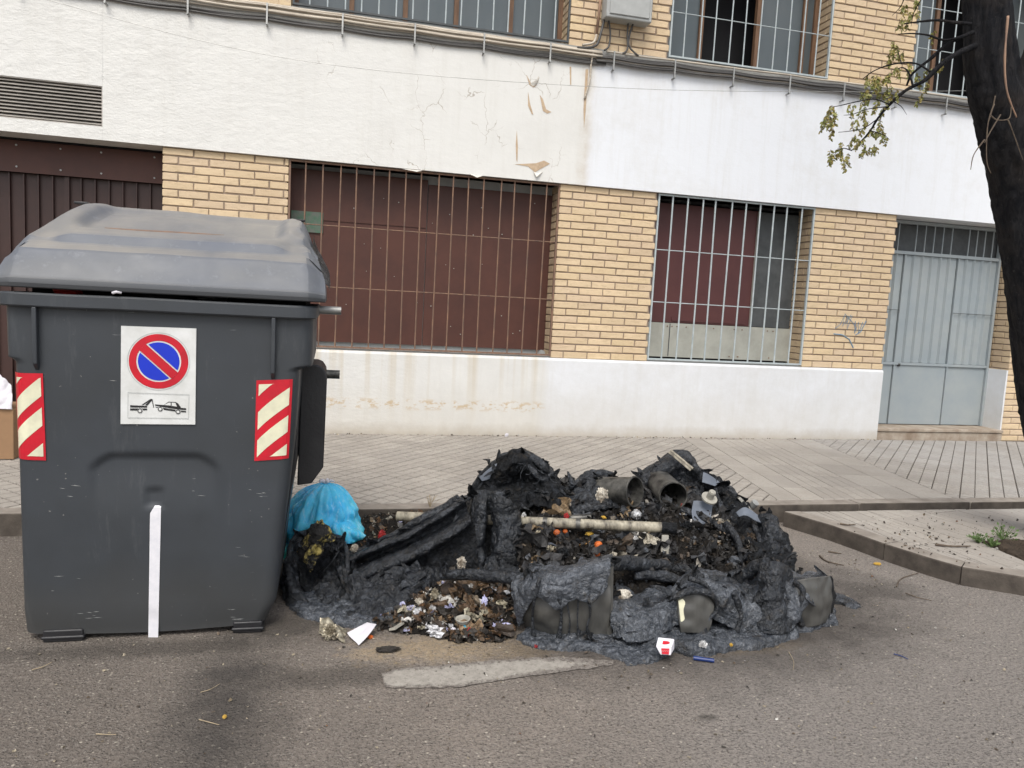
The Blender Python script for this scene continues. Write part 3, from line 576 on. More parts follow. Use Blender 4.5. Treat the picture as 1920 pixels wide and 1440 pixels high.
pillar('brick_pillar', E__, F__, ZP, ZT, 1, True, revR=False)
pillar('brick_pillar', A_, B__, ZP, ZT, 1, lambda x, z: z > 1.85, revR=False)
pillar('brick_pillar', C__, D__, ZU-.03, 5.4, 0, lambda x, z: z < 4.45, revR=False)
pillar('brick_pillar', E__, F__, ZU-.03, 5.4, 0, lambda x, z: z < 4.9, revR=False)
pillar('brick_pillar', 7.68, 9.4, .14, ZT, 0, lambda x, z: x < 7.95, revR=False)
pillar('brick_pillar', -3.0, B__-.01, ZU-.03, 5.4, 0, False)
pillar('brick_pillar', 7.75, 9.4, ZU-.03, 5.4, 0, False)
# far left wall piece
pillar('brick_pillar', -9, -4.3, .14, ZT, 0, False)
up = MB(); up.box(-9, 12, YF-.01, 7.9, 5.4, 6.4); up.box(-9, -3.0, YF, 7.9, 3.9, 5.4); up.box(9.4, 12, YF, 7.9, -.1, 2.6); up.box(9.4, 12, YF, 7.9, 3.9, 5.4); up.build('upper_wall', 'mortar', bld)
# right jamb: white patch low down
m = MB(); m.box(7.655, 7.677, 7.2, 7.52, .26, .975); m.build('white_patch', 'white', bld)

# door step
m = MB(); m.box(F__-.004, 7.69, 7.19, 7.55, .08, .235); m.box(F__-.004, 7.69, 7.175, 7.55, .238, .275)
o = m.build('door_step', 'step', bld, bevel=.008)
o.data.transform(Matrix.Translation((0, 0, 0)))

def window(x0, x1, z0, z1, nb, hz, barm, fy=YF+.012, yb=7.47, bt=.007, frm=None):
    """frame with bars, close to the wall face"""
    wd = bpy.data.objects.new('window', None); C.objects.link(wd); wd.parent = bld
    f = MB(); t = .016
    f.box(x0+.004, x0+.004+t, fy-.012, fy+.012, z0+.02, z1-.006); f.box(x1-.004-t, x1-.004, fy-.012, fy+.012, z0+.02, z1-.006)
    f.box(x0+.004+t, x1-.004-t, fy-.012, fy+.012, z1-.006-t, z1-.006); f.box(x0+.004+t, x1-.004-t, fy-.012, fy+.012, z0+.02, z0+.02+t)
    f.build('grille_frame', frm or barm, wd)
    for k in range(1, nb+1):
        m = MB(); x = x0+(x1-x0)*k/(nb+1)+R.uniform(-.007, .007); m.cyl((x, fy-.002, z0+.03), (x+R.uniform(-.011, .011), fy-.002, z1-.012), bt, n=8, caps=False); m.build('bar', barm, wd, smooth='all')
    for z in hz:
        m = MB(); m.cyl((x0+.01, fy+.006, z), (x1-.01, fy+.006, z+R.uniform(-.004, .004)), .005, n=8, caps=False); m.build('crossbar', barm, wd, smooth='all')
    s_ = MB(); s_.box(x0, x1, YF+.02, 7.55, z0-.02, z0+.014); s_.build('sill', 'soffit', wd)
    b = MB(); b.box(x0, x1, YF+.02, 7.55, z1-.0, z1+.03); b.build('lintel', 'soffit', wd)
    return wd
w1 = window(B__, C__, ZP, ZT, 16, (1.50, 2.055), 'rust')
w2 = window(D__, E__, ZP, ZT, 10, (1.535, 2.06), 'bluebar', bt=.009)
def panel(par, name, mat, x0, x1, z0, z1, y, th=.012, **kw):
    m = MB(); m.box(x0, x1, y, y+th, z0, z1); return m.build(name, mat, par, **kw)
for k, (a, b, mt, y) in enumerate(((B__, .885, 'brown', 7.455), (.892, C__, 'brown', 7.462))):
    panel(w1, 'sheet_panel', mt, a, b, ZP+.06, 2.575 if k == 0 else 2.535, y)
panel(w1, 'upper_sheet', 'brown', B__+.1, .88, 2.12, 2.57, 7.446, .008)
panel(w1, 'window_frame', 'boxgrey', B__, C__, ZP+.014, ZT, 7.49)
panel(w1, 'notice', 'greensign', -.372, -.085, 2.0, 2.19, 7.44, .004)
m = MB()
for k in range(26):
    x, z = R.uniform(.0, 2.1), R.uniform(1.1, 2.5); m.cyl((x, 7.452, z), (x, 7.4445, z), .006*R.uniform(.5, 1), n=6)
m.build('paint_spots', 'beige', w1, kind='stuff')
m = MB(); c = Vector((2.07, 7.30, ZP+.035)); m.cyl(c, c+Vector((0, .03, 0)), .035, n=16); m.build('round_cap', 'zinc', w1)
panel(w2, 'board', 'brown2', D__, 4.43, 1.33, 2.56, 7.455); panel(w2, 'board', 'beige', D__, 4.98, ZP+.04, 1.325, 7.45)
panel(w2, 'board', 'darkgrey', 4.435, E__, 1.33, 2.56, 7.49); panel(w2, 'inner_board', 'brown2', 3.52, 4.38, 1.35, 1.39, 7.445)
m = MB(); m.box(4.43, 4.445, 7.43, 7.47, 1.33, 2.56); m.build('board_edge', 'beige', w2)
m = MB(); m.box(3.50, 3.508, 7.444, 7.449, ZP+.05, 1.32); m.build('board_joint', 'darkgrey', w2)
m = MB()
for k in range(14):
    x, z = R.uniform(D__+.05, 4.9), R.choice((ZP+.07, 1.29)); m.cyl((x, 7.449, z), (x, 7.443, z), .007, n=6)
m.build('nail_heads', 'rust', w2, kind='stuff')

def upper(x0, x1, nb, hz, barm, mull, opening=None, frm=None):
    wd = window(x0, x1, ZU-.02, 5.4, nb, hz, barm, frm=frm)
    xs = [x0]+mull+[x1]
    for a, b in zip(xs[:-1], xs[1:]):
        dark = opening and opening[0] <= (a+b)/2 <= opening[1]
        if not dark: panel(wd, 'pane', 'glass', a+.02, b-.02, ZU+.03, 5.38, 7.50, .006)
    for x in [x0+.02]+mull+[x1-.02]:
        m = MB(); m.box(x-.022, x+.022, 7.47, 7.52, ZU+.012, 5.4); m.build('mullion', 'wood', wd)
    m = MB(); m.box(x0, x1, 7.472, 7.518, ZU-.01, ZU+.03); m.build('sash_bottom', 'wood', wd)
    return wd
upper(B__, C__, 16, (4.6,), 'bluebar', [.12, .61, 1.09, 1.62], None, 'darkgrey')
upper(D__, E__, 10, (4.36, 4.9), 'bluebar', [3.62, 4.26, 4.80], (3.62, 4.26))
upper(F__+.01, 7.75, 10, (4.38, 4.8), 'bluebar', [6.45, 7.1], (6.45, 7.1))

# ventilation grille in the band
vg = bpy.data.objects.new('ventilation_grille', None); C.objects.link(vg); vg.parent = bld
panel(vg, 'backing', 'black', VX0, VX1, VZ0, VZ1, 7.30)
m = MB(); m.box(VX0, VX1, 7.172, 7.21, VZ0, VZ0+.008); m.box(VX0, VX1, 7.172, 7.21, VZ1-.008, VZ1); m.box(VX1-.008, VX1, 7.172, 7.21, VZ0+.008, VZ1-.008); m.build('grille_frame', 'louvre', vg)
for k in range(11):
    z = VZ0+.018+k*(VZ1-VZ0-.02)/11; m = MB(); m.prism([(VX0+.01, 7.178, z), (VX0+.01, 7.182, z-.004), (VX0+.01, 7.215, z+.018), (VX0+.01, 7.21, z+.021)], (VX1-VX0-.02, 0, 0)); m.build('slat', 'louvre', vg)

# garage gate on the left
gate = bpy.data.objects.new('garage_gate', None); C.objects.link(gate); gate.parent = bld
panel(gate, 'fascia', 'brown', -4.3, A_+.03, 2.335, 2.60, 7.47, .02)
for x in (-3.2, -2.64, -2.30, -1.98, -1.55):
    for z in (2.38, 2.56):
        m = MB(); m.cyl((x, 7.47, z), (x, 7.463, z), .008, n=8); m.build('screw', 'zinc', gate)
panel(gate, 'gate_sheet', 'darkbrown', -4.3, A_+.03, .14, 2.335, 7.53, .02)
for k in range(27):
    x = A_-.05-k*.112; m = MB(); w_ = .02 if k == 7 else .006; m.box(x-w_, x+w_, 7.50, 7.53, .15, 2.33); m.build('gate_rib', 'darkbrown', gate)
m = MB(); m.box(-4.3, A_+.03, 7.44, 7.56, 2.605, 2.615); m.build('gate_track', 'black', gate)

# blue-grey door
door = bpy.data.objects.new('door', None); C.objects.link(door); door.parent = bld
DX0, DX1 = F__, 7.655; DY = 7.47
panel(door, 'fanlight_backing', 'darkgrey', DX0, DX1, 2.26, 2.60, 7.53)
m = MB(); m.box(DX0, DX1, DY-.02, DY+.03, 2.575, 2.61); m.box(DX0, DX1, DY-.015, DY+.03, 2.235, 2.27); m.box(DX0, DX1, DY-.015, DY+.03, .975, 1.005)
m.box(DX0, DX0+.03, DY-.02, DY+.03, .28, 2.575); m.box(DX1-.03, DX1, DY-.02, DY+.03, .28, 2.575); m.build('door_frame', 'bluedoor', door)
leafs = ((DX0+.03, 6.33), (6.335, 7.06), (7.065, DX1-.03))
for k, (a, b) in enumerate(leafs):
    lf = panel(door, 'door_leaf', 'bluedoor', a+.002, b-.002, .285, .972, DY+(.0 if k == 1 else .006), .02)
    panel(door, 'ribbed_sheet', 'bluedoor', a+.002, b-.002, 1.007, 2.233, DY+.012, .015)
    n_ = max(2, round((b-a)/.118))
    m = MB(); m.box(a, a+.016, DY-.012, DY+.012, .286, 2.23); m.build('leaf_stile', 'bluedoor', door)
    for q in range(1, n_):
        x = a+(b-a)*q/n_; m = MB(); m.prism([(x-.012, DY+.012, 1.01), (x+.004, DY-.014, 1.01), (x+.012, DY-.014, 1.01), (x+.016, DY+.012, 1.01)], (0, 0, 1.22)); m.build('rib', 'bluedoor', door)
        m = MB(); m.box(x-.005, x+.005, DY-.016, DY-.006, 2.27, 2.575); m.build('fanlight_bar', 'bluedoor', door)
for a, b in ((DX0+.03, 6.33), (7.065, DX1-.03)): panel(door, 'cross_joint', 'darkgrey', a, b, 1.60, 1.606, DY-.016, .006)
m = MB(); m.obox((6.40, DY-.012, .975), Vector((.012, 0, 0)), Vector((0, .012, 0)), Vector((0, 0, .016))); m.build('lock', 'steel', door)

# peeled plaster on the band
def flakes(px, py, pts, lift, mat):
    m = MB(); base = [at(a, b, YB-.0015) for a, b in pts]; m.prism(base, (0, -.0015, 0)); return m.build('peeled_plaster', mat, bld)
flakes(0, 0, [(987, 140), (995, 155), (1003, 160), (1010, 142), (1006, 160), (1000, 164), (992, 158)], 0, 'plasterflake')
flakes(0, 0, [(1012, 178), (1018, 186), (1024, 205), (1034, 210), (1026, 213), (1018, 208)], 0, 'plasterflake')
flakes(0, 0, [(965, 308), (1005, 306), (1020, 301), (1031, 307), (1015, 316), (1003, 323), (990, 312)], 0, 'plasterflake')
flakes(0, 0, [(990, 172), (994, 195), (1000, 215), (997, 214), (990, 198)], 0, 'plasterflake')
flakes(0, 0, [(969, 245), (971, 275), (970, 304), (968, 300), (967, 270)], 0, 'plasterflake')
flakes(0, 0, [(1068, 125), (1071, 125), (1071, 160), (1069, 158)], 0, 'plasterflake')
flakes(0, 0, [(1098, 130), (1103, 130), (1098, 210), (1095, 240), (1094, 205)], 0, 'plasterflake')
def curl(pts, tip):
    """a flap of paint lifted off the wall"""
    b = [at(x, y, YB-.002) for x, y in pts]; t_ = at(tip[0], tip[1], YB-.03); m = MB()
    for i in range(len(b)-1):
        m.add([b[i], b[i+1], b[i+1].lerp(t_, .6)+Vector((0, -.004, 0)), b[i].lerp(t_, .6)+Vector((0, -.004, 0))], [(0, 1, 2, 3)])
        m.add([b[i].lerp(t_, .6)+Vector((0, -.004, 0)), b[i+1].lerp(t_, .6)+Vector((0, -.004, 0)), t_], [(0, 1, 2)])
    o = m.build('paint_flap', 'peel', bld); s_ = o.modifiers.new('s', 'SOLIDIFY'); s_.thickness = .002
curl([(1000, 322), (1008, 325), (1018, 322)], (1006, 332)); curl([(994, 158), (1000, 162), (1007, 158)], (1012, 145)); curl([(755, 317), (770, 318), (792, 320)], (780, 322)); curl([(880, 326), (895, 329), (905, 330)], (895, 333))

# graffiti on the right brick pillar
g = MB()
def scrib(pts, r=.004): g.tube([at(x, y, YF-.003) for x, y in pts], r, n=5)
scrib([(1566, 616), (1576, 608), (1584, 590), (1580, 612), (1590, 592), (1588, 618), (1598, 592)], .003); scrib([(1584, 588), (1600, 606), (1606, 620)], .003); scrib([(1596, 590), (1585, 608)], .003)
scrib([(1604, 602), (1602, 625), (1610, 604), (1609, 626), (1618, 604)], .004); scrib([(1563, 626), (1580, 628), (1592, 636), (1600, 652)], .007); scrib([(1604, 628), (1614, 622), (1624, 602)], .005)
g.build('graffiti', 'graf', bld)

# ------------------------------------------------------------------ cables, conduit, meter box, overhead wire
cb = thing('cable_bundle', 'bundle of cream and black cables clipped along the wall above the white band', 'cables')
def cable(zs, x0, x1, y, r, mat, seed, sag=.012):
    rr = random.Random(seed); pts = []
    n_ = int((x1-x0)/.11)
    for i in range(n_+1):
        x = x0+(x1-x0)*i/n_; ph = ((x+.6)/.63) % 1; z = cr([Vector((q, 0, 0)) for q in zs], i/n_).x
        pts.append((x, y+mn.noise(Vector((x*1.3, seed, 0)))*.006, z-sag*4*ph*(1-ph)+mn.noise(Vector((x*1.1, seed*3.3, 1)))*.010))
    m = MB(); m.tube(pts, r, 8); m.build('cable', mat, cb, smooth='all')
for k in range(7):
    cable([3.885-k*.0125, 3.885-k*.0125, 3.87-k*.010], -3.5, 2.45, 7.14-.01*(k % 3), .0085+.002*(k % 2), 'cablecream', k+1, .006)
for k in range(3): cable([3.775-k*.012, 3.775-k*.012, 3.785-k*.012], -3.5, 2.5, 7.145, .009, 'cabledark', 20+k)
for k in range(6): cable([3.845-k*.0125, 3.865-k*.0135, 3.86-k*.0135], 2.4, 9, 7.14-.008*(k % 3), .010, 'cabledark' if k not in (3,) else 'cablecream', 40+k)
cable([3.88, 3.905, 3.90], 2.5, 9, 7.15, .010, 'cablecream', 77, .004)
for x in [-3.12+.632*k for k in range(19)]:
    m = MB(); m.box(x-.007, x+.007, 7.108, 7.122, 3.70, 3.88); m.box(x-.007, x+.007, 7.10, 7.168, 3.70, 3.712); m.build('clamp', 'zinc', cb)
cd = thing('conduit', 'brown conduit and black cable running up the brick pillar left of the meter box', 'pipe')
m = MB(); m.tube([(2.41, 7.15, 5.4), (2.405, 7.15, 4.3), (2.39, 7.15, 4.02)], .013, 10); m.build('pipe', 'conduit', cd, smooth='all')
m = MB(); m.tube(crv([(2.50, 7.16, 5.4), (2.48, 7.16, 4.4), (2.42, 7.14, 4.0), (2.36, 7.13, 3.90), (2.2, 7.13, 3.87)], 20), .013, 8); m.build('bent_cable', 'cabledark', cd, smooth='all')
m = MB(); m.tube(crv([(2.39, 7.15, 4.02), (2.36, 7.14, 3.94), (2.25, 7.13, 3.90)], 10), .012, 8); m.tube(crv([(2.36, 7.12, 3.86), (2.352, 7.145, 3.75), (2.35, 7.15, 3.6), (2.31, 7.155, 3.42)], 12), .009, 8); m.build('cream_cable', 'cablecream', cd, smooth='all')
mb = thing('meter_box', 'grey electric meter box with cables below on the upper brick pillar', 'meter box')
m = MB(); m.box(2.44, 2.90, 7.05, 7.2, 4.16, 4.75); m.build('case', 'boxgrey', mb, bevel=.012)
m = MB(); m.box(2.47, 2.87, 7.038, 7.05, 4.19, 4.72); m.build('cover', 'boxgrey', mb, bevel=.008)
for pts, r in (([(2.50, 7.15, 4.17), (2.53, 7.16, 4.05), (2.52, 7.15, 3.93), (2.47, 7.13, 3.88)], .009), ([(2.70, 7.15, 4.17), (2.70, 7.15, 4.05), (2.71, 7.15, 3.93), (2.66, 7.13, 3.87)], .009), ([(2.75, 7.15, 4.17), (2.72, 7.15, 4.05), (2.73, 7.15, 3.95), (2.82, 7.13, 3.87)], .009)):
    m = MB(); m.tube(crv(pts, 12), r, 8); m.build('cable', 'cabledark', mb, smooth='all')
ow = MB(); ow.tube(crv([at(-200, -95, 6.9), at(90, 0, 6.9), at(560, 113, 6.9), at(1100, 162, 6.9), at(1560, 172, 6.9), at(2100, 166, 6.9)], 60), .0022, 5)
ow.build('overhead_wire', 'zinc', label='thin grey wire sagging across the front of the white band', cat='wire')
# ------------------------------------------------------------------ the standing container
bn = thing('waste_container', 'tall dark grey plastic waste container with a dented dusty sky-tinted lid and a no parking sticker', 'container')
BX0, BX1 = -1.18, -.062
def lerp(a, b, t): return a+(b-a)*t
def rrect(x0, x1, y0, y1, r, nf=64, ns=20, nc=8):
    """rounded rectangle, fixed sample count; starts front left, runs along the front"""
    P = [(lerp(x0+r, x1-r, i/(nf-1)), y0) for i in range(nf)]
    P += [(x1-r+r*math.sin(t), y0+r-r*math.cos(t)) for t in [math.pi/2*i/nc for i in range(1, nc)]]
    P += [(x1, lerp(y0+r, y1-r, i/(ns-1))) for i in range(ns)]
    P += [(x1-r+r*math.cos(t), y1-r+r*math.sin(t)) for t in [math.pi/2*i/nc for i in range(1, nc)]]
    P += [(lerp(x1-r, x0+r, i/(nf-1)), y1) for i in range(nf)]
    P += [(x0+r-r*math.sin(t), y1-r+r*math.cos(t)) for t in [math.pi/2*i/nc for i in range(1, nc)]]
    P += [(x0, lerp(y1-r, y0+r, i/(ns-1))) for i in range(ns)]
    P += [(x0+r-r*math.cos(t), y0+r-r*math.sin(t)) for t in [math.pi/2*i/nc for i in range(1, nc)]]
    return P
def sst(a, b, x): x = min(max((x-a)/(b-a), 0), 1); return x*x*(3-2*x)
def side(z):   # x0, x1, y0, y1 of the body at height z
    k = (z-.05)/1.05
    x0 = lerp(-1.140, -1.152, k); x1 = lerp(-.196, -.112, sst(-.15, 1.05, k)) ; yf = lerp(3.205, 3.185, k); yb = lerp(4.02, 4.12, k)
    b = sst(.14, .03, z); x0 += .002*b; x1 -= .035*b; yf += .012*b; yb -= .03*b
    s_ = sst(1.118, 1.130, z)+0; x0 -= .026*s_; x1 += .048*s_; yf -= .0*s_; yb += .03*s_
    return x0, x1, yf, yb
def front_in(x, z):
    """recesses moulded into the front, metres inwards"""
    d = 0; cx = -.655; hw = .235; top = .765
    u = abs(x-cx)/hw; zz = top-.05*max(0, (u-.6)/.4)**2*1.2
    side_ = sst(1.04, .90, u); d += .015*side_*sst(zz+.008, zz-.022, z)*lerp(.10, 1, sst(.50, .74, z))
    if abs(x-cx+.004) < .032: d += .010*sst(.622, .612, z)*sst(.545, .552, z)
    return d
levels = [.038, .042, .05, .065, .09, .13, .16]+[.18+.0115*i for i in range(82)]+[1.124, 1.128, 1.132, 1.14, 1.18, 1.24, 1.31, 1.335]
def nz_(x, z): return mn.noise(Vector((x*2.2, z*2.2, 3)))*.004
m = MB(); NP = None; rings = []
for z in levels:
    x0, x1, y0, y1 = side(z); P = rrect(x0, x1, y0, y1, .052); NP = len(P)
    rings.append([(x, y+(front_in(x, z) if y < y0+.002 else 0)+mn.noise(Vector((x*2.2, z*2.2, 3)))*.004, z-.018*math.sin(math.pi*min(max((x-x0)/(x1-x0), 0), 1))*(z < .12)) for x, y in P])
m.v = [p for r_ in rings for p in r_]
m.f = [(i*NP+k, i*NP+(k+1) % NP, (i+1)*NP+(k+1) % NP, (i+1)*NP+k) for i in range(len(rings)-1) for k in range(NP)]
m.f.append(tuple(range(NP-1, -1, -1)))
m.mi = [0]*len(m.f); m.r = [0]*len(m.f)
m.build('body', 'plastic', bn, smooth=50)
# rim
m = MB(); rings = []
for z, o_, ins in ((1.322, .0, 0), (1.3225, .022, 0), (1.328, .026, 0), (1.368, .026, 0), (1.375, .020, 0), (1.375, -.03, 0), (1.30, -.035, 0)):
    P = rrect(BX0+.004-o_, BX1-.012+o_, 3.175-o_, 4.16+o_, .075); NP = len(P)
    rings.append([(x, y, z+mn.noise(Vector((x*3, y*3, 0)))*.004) for x, y in P])
m.v = [p for r_ in rings for p in r_]; m.f = [(i*NP+k, i*NP+(k+1) % NP, (i+1)*NP+(k+1) % NP, (i+1)*NP+k) for i in range(len(rings)-1) for k in range(NP)]; m.mi = [0]*len(m.f); m.r = [0]*len(m.f)
m.build('rim', 'plastic', bn, smooth=28)
m = MB(); m.box(-1.10, -.12, 3.25, 4.1, 1.30, 1.335); m.box(-1.14, -.10, 3.36, 4.12, 1.335, 1.402); m.build('contents', 'black', bn)
# bags showing in the gap
for px, py, w_, mt in ((120, 543, .05, 'redsc'), (300, 552, .10, 'black'), (395, 556, .06, 'blackpl')):
    m = MB(); p = at(px, py, 3.24); pts = []
    bm = bmesh.new(); bmesh.ops.create_icosphere(bm, subdivisions=3, radius=1)
    for v in bm.verts: q = v.co*(1+.35*mn.noise(v.co*2.3+Vector((px, 0, 0)))); v.co = Vector((p.x+q.x*w_, p.y+.04+q.y*.04, p.z-.006+q.z*.02))
    me = bpy.data.meshes.new('bag_edge'); bm.to_mesh(me); bm.free(); me.materials.append(MT[mt]); me.polygons.foreach_set('use_smooth', [True]*len(me.polygons))
    o = bpy.data.objects.new('bag_edge', me); C.objects.link(o); o.parent = bn
m = MB(); m.tube([at(211, 549, 3.15), at(218, 547, 3.145), at(228, 548, 3.15)], .006, 8); m.build('white_scrap', 'paper', bn)
# fins
for x, z0 in ((-1.066, 1.08), (-.216, 1.07)):
    m = MB(); m.prism([(x-.008, 3.19, z0), (x-.008, 3.158, z0+.03), (x-.008, 3.152, 1.322), (x-.008, 3.20, 1.322)], (.016, 0, 0)); m.build('rib', 'plastic', bn, bevel=.004)
# lid: lofted over x and a front-to-back profile
prof = [(3.150, 1.392), (3.142, 1.396), (3.138, 1.41), (3.140, 1.428), (3.148, 1.434), (3.152, 1.440), (3.175, 1.478), (3.205, 1.525), (3.216, 1.543), (3.224, 1.550), (3.250, 1.560), (3.305, 1.575), (3.318, 1.582), (3.345, 1.618), (3.362, 1.626), (3.45, 1.654), (3.58, 1.694), (3.72, 1.738), (3.86, 1.775), (3.98, 1.790), (4.08, 1.775), (4.16, 1.70), (4.21, 1.60), (4.22, 1.42), (4.21, 1.392)]
NXL = 90; rows = []
PR = [Vector((a, b, 0)) for a, b in prof]
for i in range(NXL+1):
    u = i/NXL; e = min(u, 1-u); row = []
    for j in range(len(prof)*5-4):
        t_ = j/5; a_ = min(int(t_), len(prof)-2); q = cr(PR, j/(len(prof)*5-5)).lerp(PR[a_].lerp(PR[a_+1], t_-a_), .96); y, z = q.x, q.y; h = z-1.392
        x0 = -1.208; x1 = -.018
        s_ = sst(0, .16, h)
        # ends lean inwards as the lid rises; more on the left at the top
        xl = x0+.004*s_+.10*max(0, h-.10)**1.2*2.1; xr = x1-.006*s_-.22*max(0, h-.12)
        x = lerp(xl, xr, u)
        rd = sst(.0, .065, e); z2 = 1.392+h*lerp(lerp(.78, .66, h/.37), 1, rd**.6 if rd > 0 else 0)
        yc = y+(.045*(1-rd) if y < 3.3 else (-.05*(1-rd) if y > 4.05 else 0))
        # shallow dish in the top and platform step only in the middle
        k = (u-.5)/.40
        if 3.30 < y < 4.05 and abs(k) < 1:
            z2 -= .040*sst(3.40, 3.6, y)*sst(4.04, 3.9, y)*sst(1, .82, abs(k))
        if 3.26 < y < 3.60 and abs(k) >= .82:
            z2 = lerp(z2, 1.562+(y-3.25)*.30, rd**3*sst(.82, 1.02, abs(k))*sst(3.60, 3.4, y)*sst(3.26, 3.32, y)*.8)
        # melted right hand corner
        f = sst(.86, 1.0, u)*sst(3.32, 3.5, y)*sst(4.2, 3.9, y)
        z2 += f*(mn.noise(Vector((x*18, y*14, 1)))*.035-.01); yc += f*mn.noise(Vector((x*16, y*12, 5)))*.03; x += f*mn.noise(Vector((x*16, y*14, 9)))*.018
        z2 += mn.noise(Vector((x*1.7, y*1.7, 4)))*.010*s_+mn.noise(Vector((x*5, y*4, 4)))*.003*s_
        row.append((x, yc, z2))
    rows.append(row)
m = MB(); nj = len(rows[0]); m.v = [p for r_ in rows for p in r_]
m.f = [(i*nj+j, (i+1)*nj+j, (i+1)*nj+j+1, i*nj+j+1) for i in range(NXL) for j in range(nj-1)]
# end caps
for i in (0, NXL):
    b = len(m.v); ring = rows[i]; m.v.append((ring[0][0]+(.0), 3.7, 1.40))
    m.f += [((i*nj+j, i*nj+j+1, b) if i == 0 else (i*nj+j+1, i*nj+j, b)) for j in range(nj-1)]
m.mi = [0]*len(m.f); m.r = [0]*len(m.f)
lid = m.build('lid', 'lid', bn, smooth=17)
# rust coloured scrape on the lid, hinge bits
def on_lid(u, y):
    i = min(int(u*NXL), NXL); best = min(rows[i], key=lambda p: abs(p[1]-y)); return Vector(best)
m = MB(); cs = crv([on_lid(.24, 3.50), on_lid(.36, 3.505), on_lid(.48, 3.50), on_lid(.58, 3.485), on_lid(.66, 3.46)], 30)
L_ = []
for i, p in enumerate(cs):
    w_ = .010*math.sin(math.pi*min(1, (i+2)/30))+.003; L_ += [(p.x, p.y-w_, p.z+.0045-w_*.25), (p.x, p.y+w_, p.z+.0055+w_*.25)]
m.add(L_, [(2*i, 2*i+2, 2*i+3, 2*i+1) for i in range(29)]); m.build('rust_mark', 'rust', bn)
for px, py in ((150, 378), (560, 411)):
    m = MB(); p = at(px, py, 3.98); m.obox(p+Vector((0, .03, -.004)), Vector((.03, 0, 0)), Vector((0, .02, 0)), Vector((0, 0, .006))); m.build('hinge', 'blackpl', bn, bevel=.003)
# crumpled burnt hole in the right end of the lid
m = MB(); N = 34; cen = Vector((-.045, 3.62, 1.585)); gv = []
for i in range(N):
    for j in range(N):
        a = i/(N-1); b = j/(N-1); p = Vector((-.078+.035*math.sin(b*math.pi)*.6+.018*a, 3.34+.42*a, 1.52+.20*a+(.115-.22*b)))
        p = Vector((lerp(-.085, -.004, sst(0, 1, b)), 3.33+.50*a, lerp(1.545+.165*a, 1.44+.06*a, b)))
        p += Vector((.9, -.2, .4)).normalized()*(mn.ridged_multi_fractal(p*9, .9, 2.1, 4, 1, 2)-1)*.013*math.sin(math.pi*a)**.5*math.sin(math.pi*b)**.4; gv.append(p)
m.add(gv, [(i*N+j, (i+1)*N+j, (i+1)*N+j+1, i*N+j+1) for i in range(N-1) for j in range(N-1)]); m.build('melted_corner', 'melt', bn, smooth='all')
# trunnions and side pod
m = MB(); m.cyl((-.10, 3.72, 1.352), (.052, 3.72, 1.352), .019, n=20); m.build('lifting_pin', 'zinc', bn, smooth=30)
m = MB(); m.cyl((-.10, 3.74, 1.045), (.054, 3.74, 1.045), .021, n=20); m.build('lifting_pin', 'steel', bn, smooth=30)
m = MB(); m.cyl((-1.30, 3.74, 1.045), (-1.14, 3.74, 1.045), .02, n=20); m.build('lifting_pin', 'steel', bn, smooth=30)
m = MB(); pod = [(.0, .545)]
Yp = 3.55; top_ = [(-.118, 1.105), (-.05, 1.105), (-.026, 1.095), (-.010, 1.07), (-.004, 1.03), (-.010, .63), (-.060, .555), (-.125, .545)]
m.prism([(x, Yp, z) for x, z in top_], (0, .34, 0)); m.build('side_pod', 'blackpl', bn, bevel=.006)
m = MB(); m.prism([(-.165, 3.30, 1.11), (-.118, 3.30, 1.11), (-.124, 3.30, .70), (-.20, 3.30, .12), (-.24, 3.30, .12)], (0, .62, 0)); m.build('side_channel', 'blackpl', bn, bevel=.004)
for px, py, w_ in ((107, 1204, .072), (461, 1188, .058)):
    p = gr(px, py, .03); m = MB(); m.box(p.x-w_, p.x+w_, 3.205, 3.34, .0, .05); m.box(p.x-w_-.006, p.x+w_+.006, 3.20, 3.33, .012, .026); m.build('foot', 'blackpl', bn, bevel=.006)
for px, py in ((107, 1204), (461, 1188)):
    p = gr(px, py, .03); m = MB(); m.box(p.x-.07, p.x+.07, 3.9, 4.02, .0, .06); m.build('foot', 'blackpl', bn)
# stickers -------------------------------------------------------------
def fy(x, z): x0, x1, y0, y1 = side(z); return y0+front_in(x, z)
def onb(px, py, o_=0.0, rec=False):
    p = at(px, py, 3.19)
    for _ in range(2): p = at(px, py, side(p.z)[2]-o_+nz_(p.x, p.z)+(front_in(p.x, p.z) if rec else 0))
    return p
SG = {'tl': (227, 611), 'tr': (368, 616), 'br': (366, 796), 'bl': (226, 795)}
stk = bpy.data.objects.new('no_parking_sticker', None); C.objects.link(stk); stk.parent = bn
c0, c1, c2, c3 = (onb(*SG[k], .006) for k in ('tl', 'tr', 'br', 'bl'))
def SGp(u, v, o_):   # u right, v down in 0..1 (v height 1)
    p = c0.lerp(c1, u).lerp(c3.lerp(c2, u), v); return Vector((p.x, p.y-o_, p.z))
m = MB(); m.prism([SGp(0, 0, 0), SGp(1, 0, 0), SGp(1, 1, 0), SGp(0, 1, 0)], (0, .008, 0)); m.build('sheet', 'stickwhite', stk)
AS = (c3-c0).length/(c1-c0).length
def circ(cx, cy_, r, n=64, o_=0, a0=0, a1=2*math.pi, full=True):
    k = n if full else n+1
    return [SGp(cx+r*math.cos(a0+(a1-a0)*i/n), cy_+r*math.sin(a0+(a1-a0)*i/n)/AS, o_) for i in range(k)]
SX, SY = 1/925., 1/1205.
def U(x, y): return ((x-172)/922., (y-135)/1203.)
def ringm(cx, cy_, r0, r1, o_, n=72):
    A = circ(cx, cy_, r0, n, o_); B = circ(cx, cy_, r1, n, o_); m = MB(); m.add(A+B, [(i, (i+1) % n, n+(i+1) % n, n+i) for i in range(n)]); return m
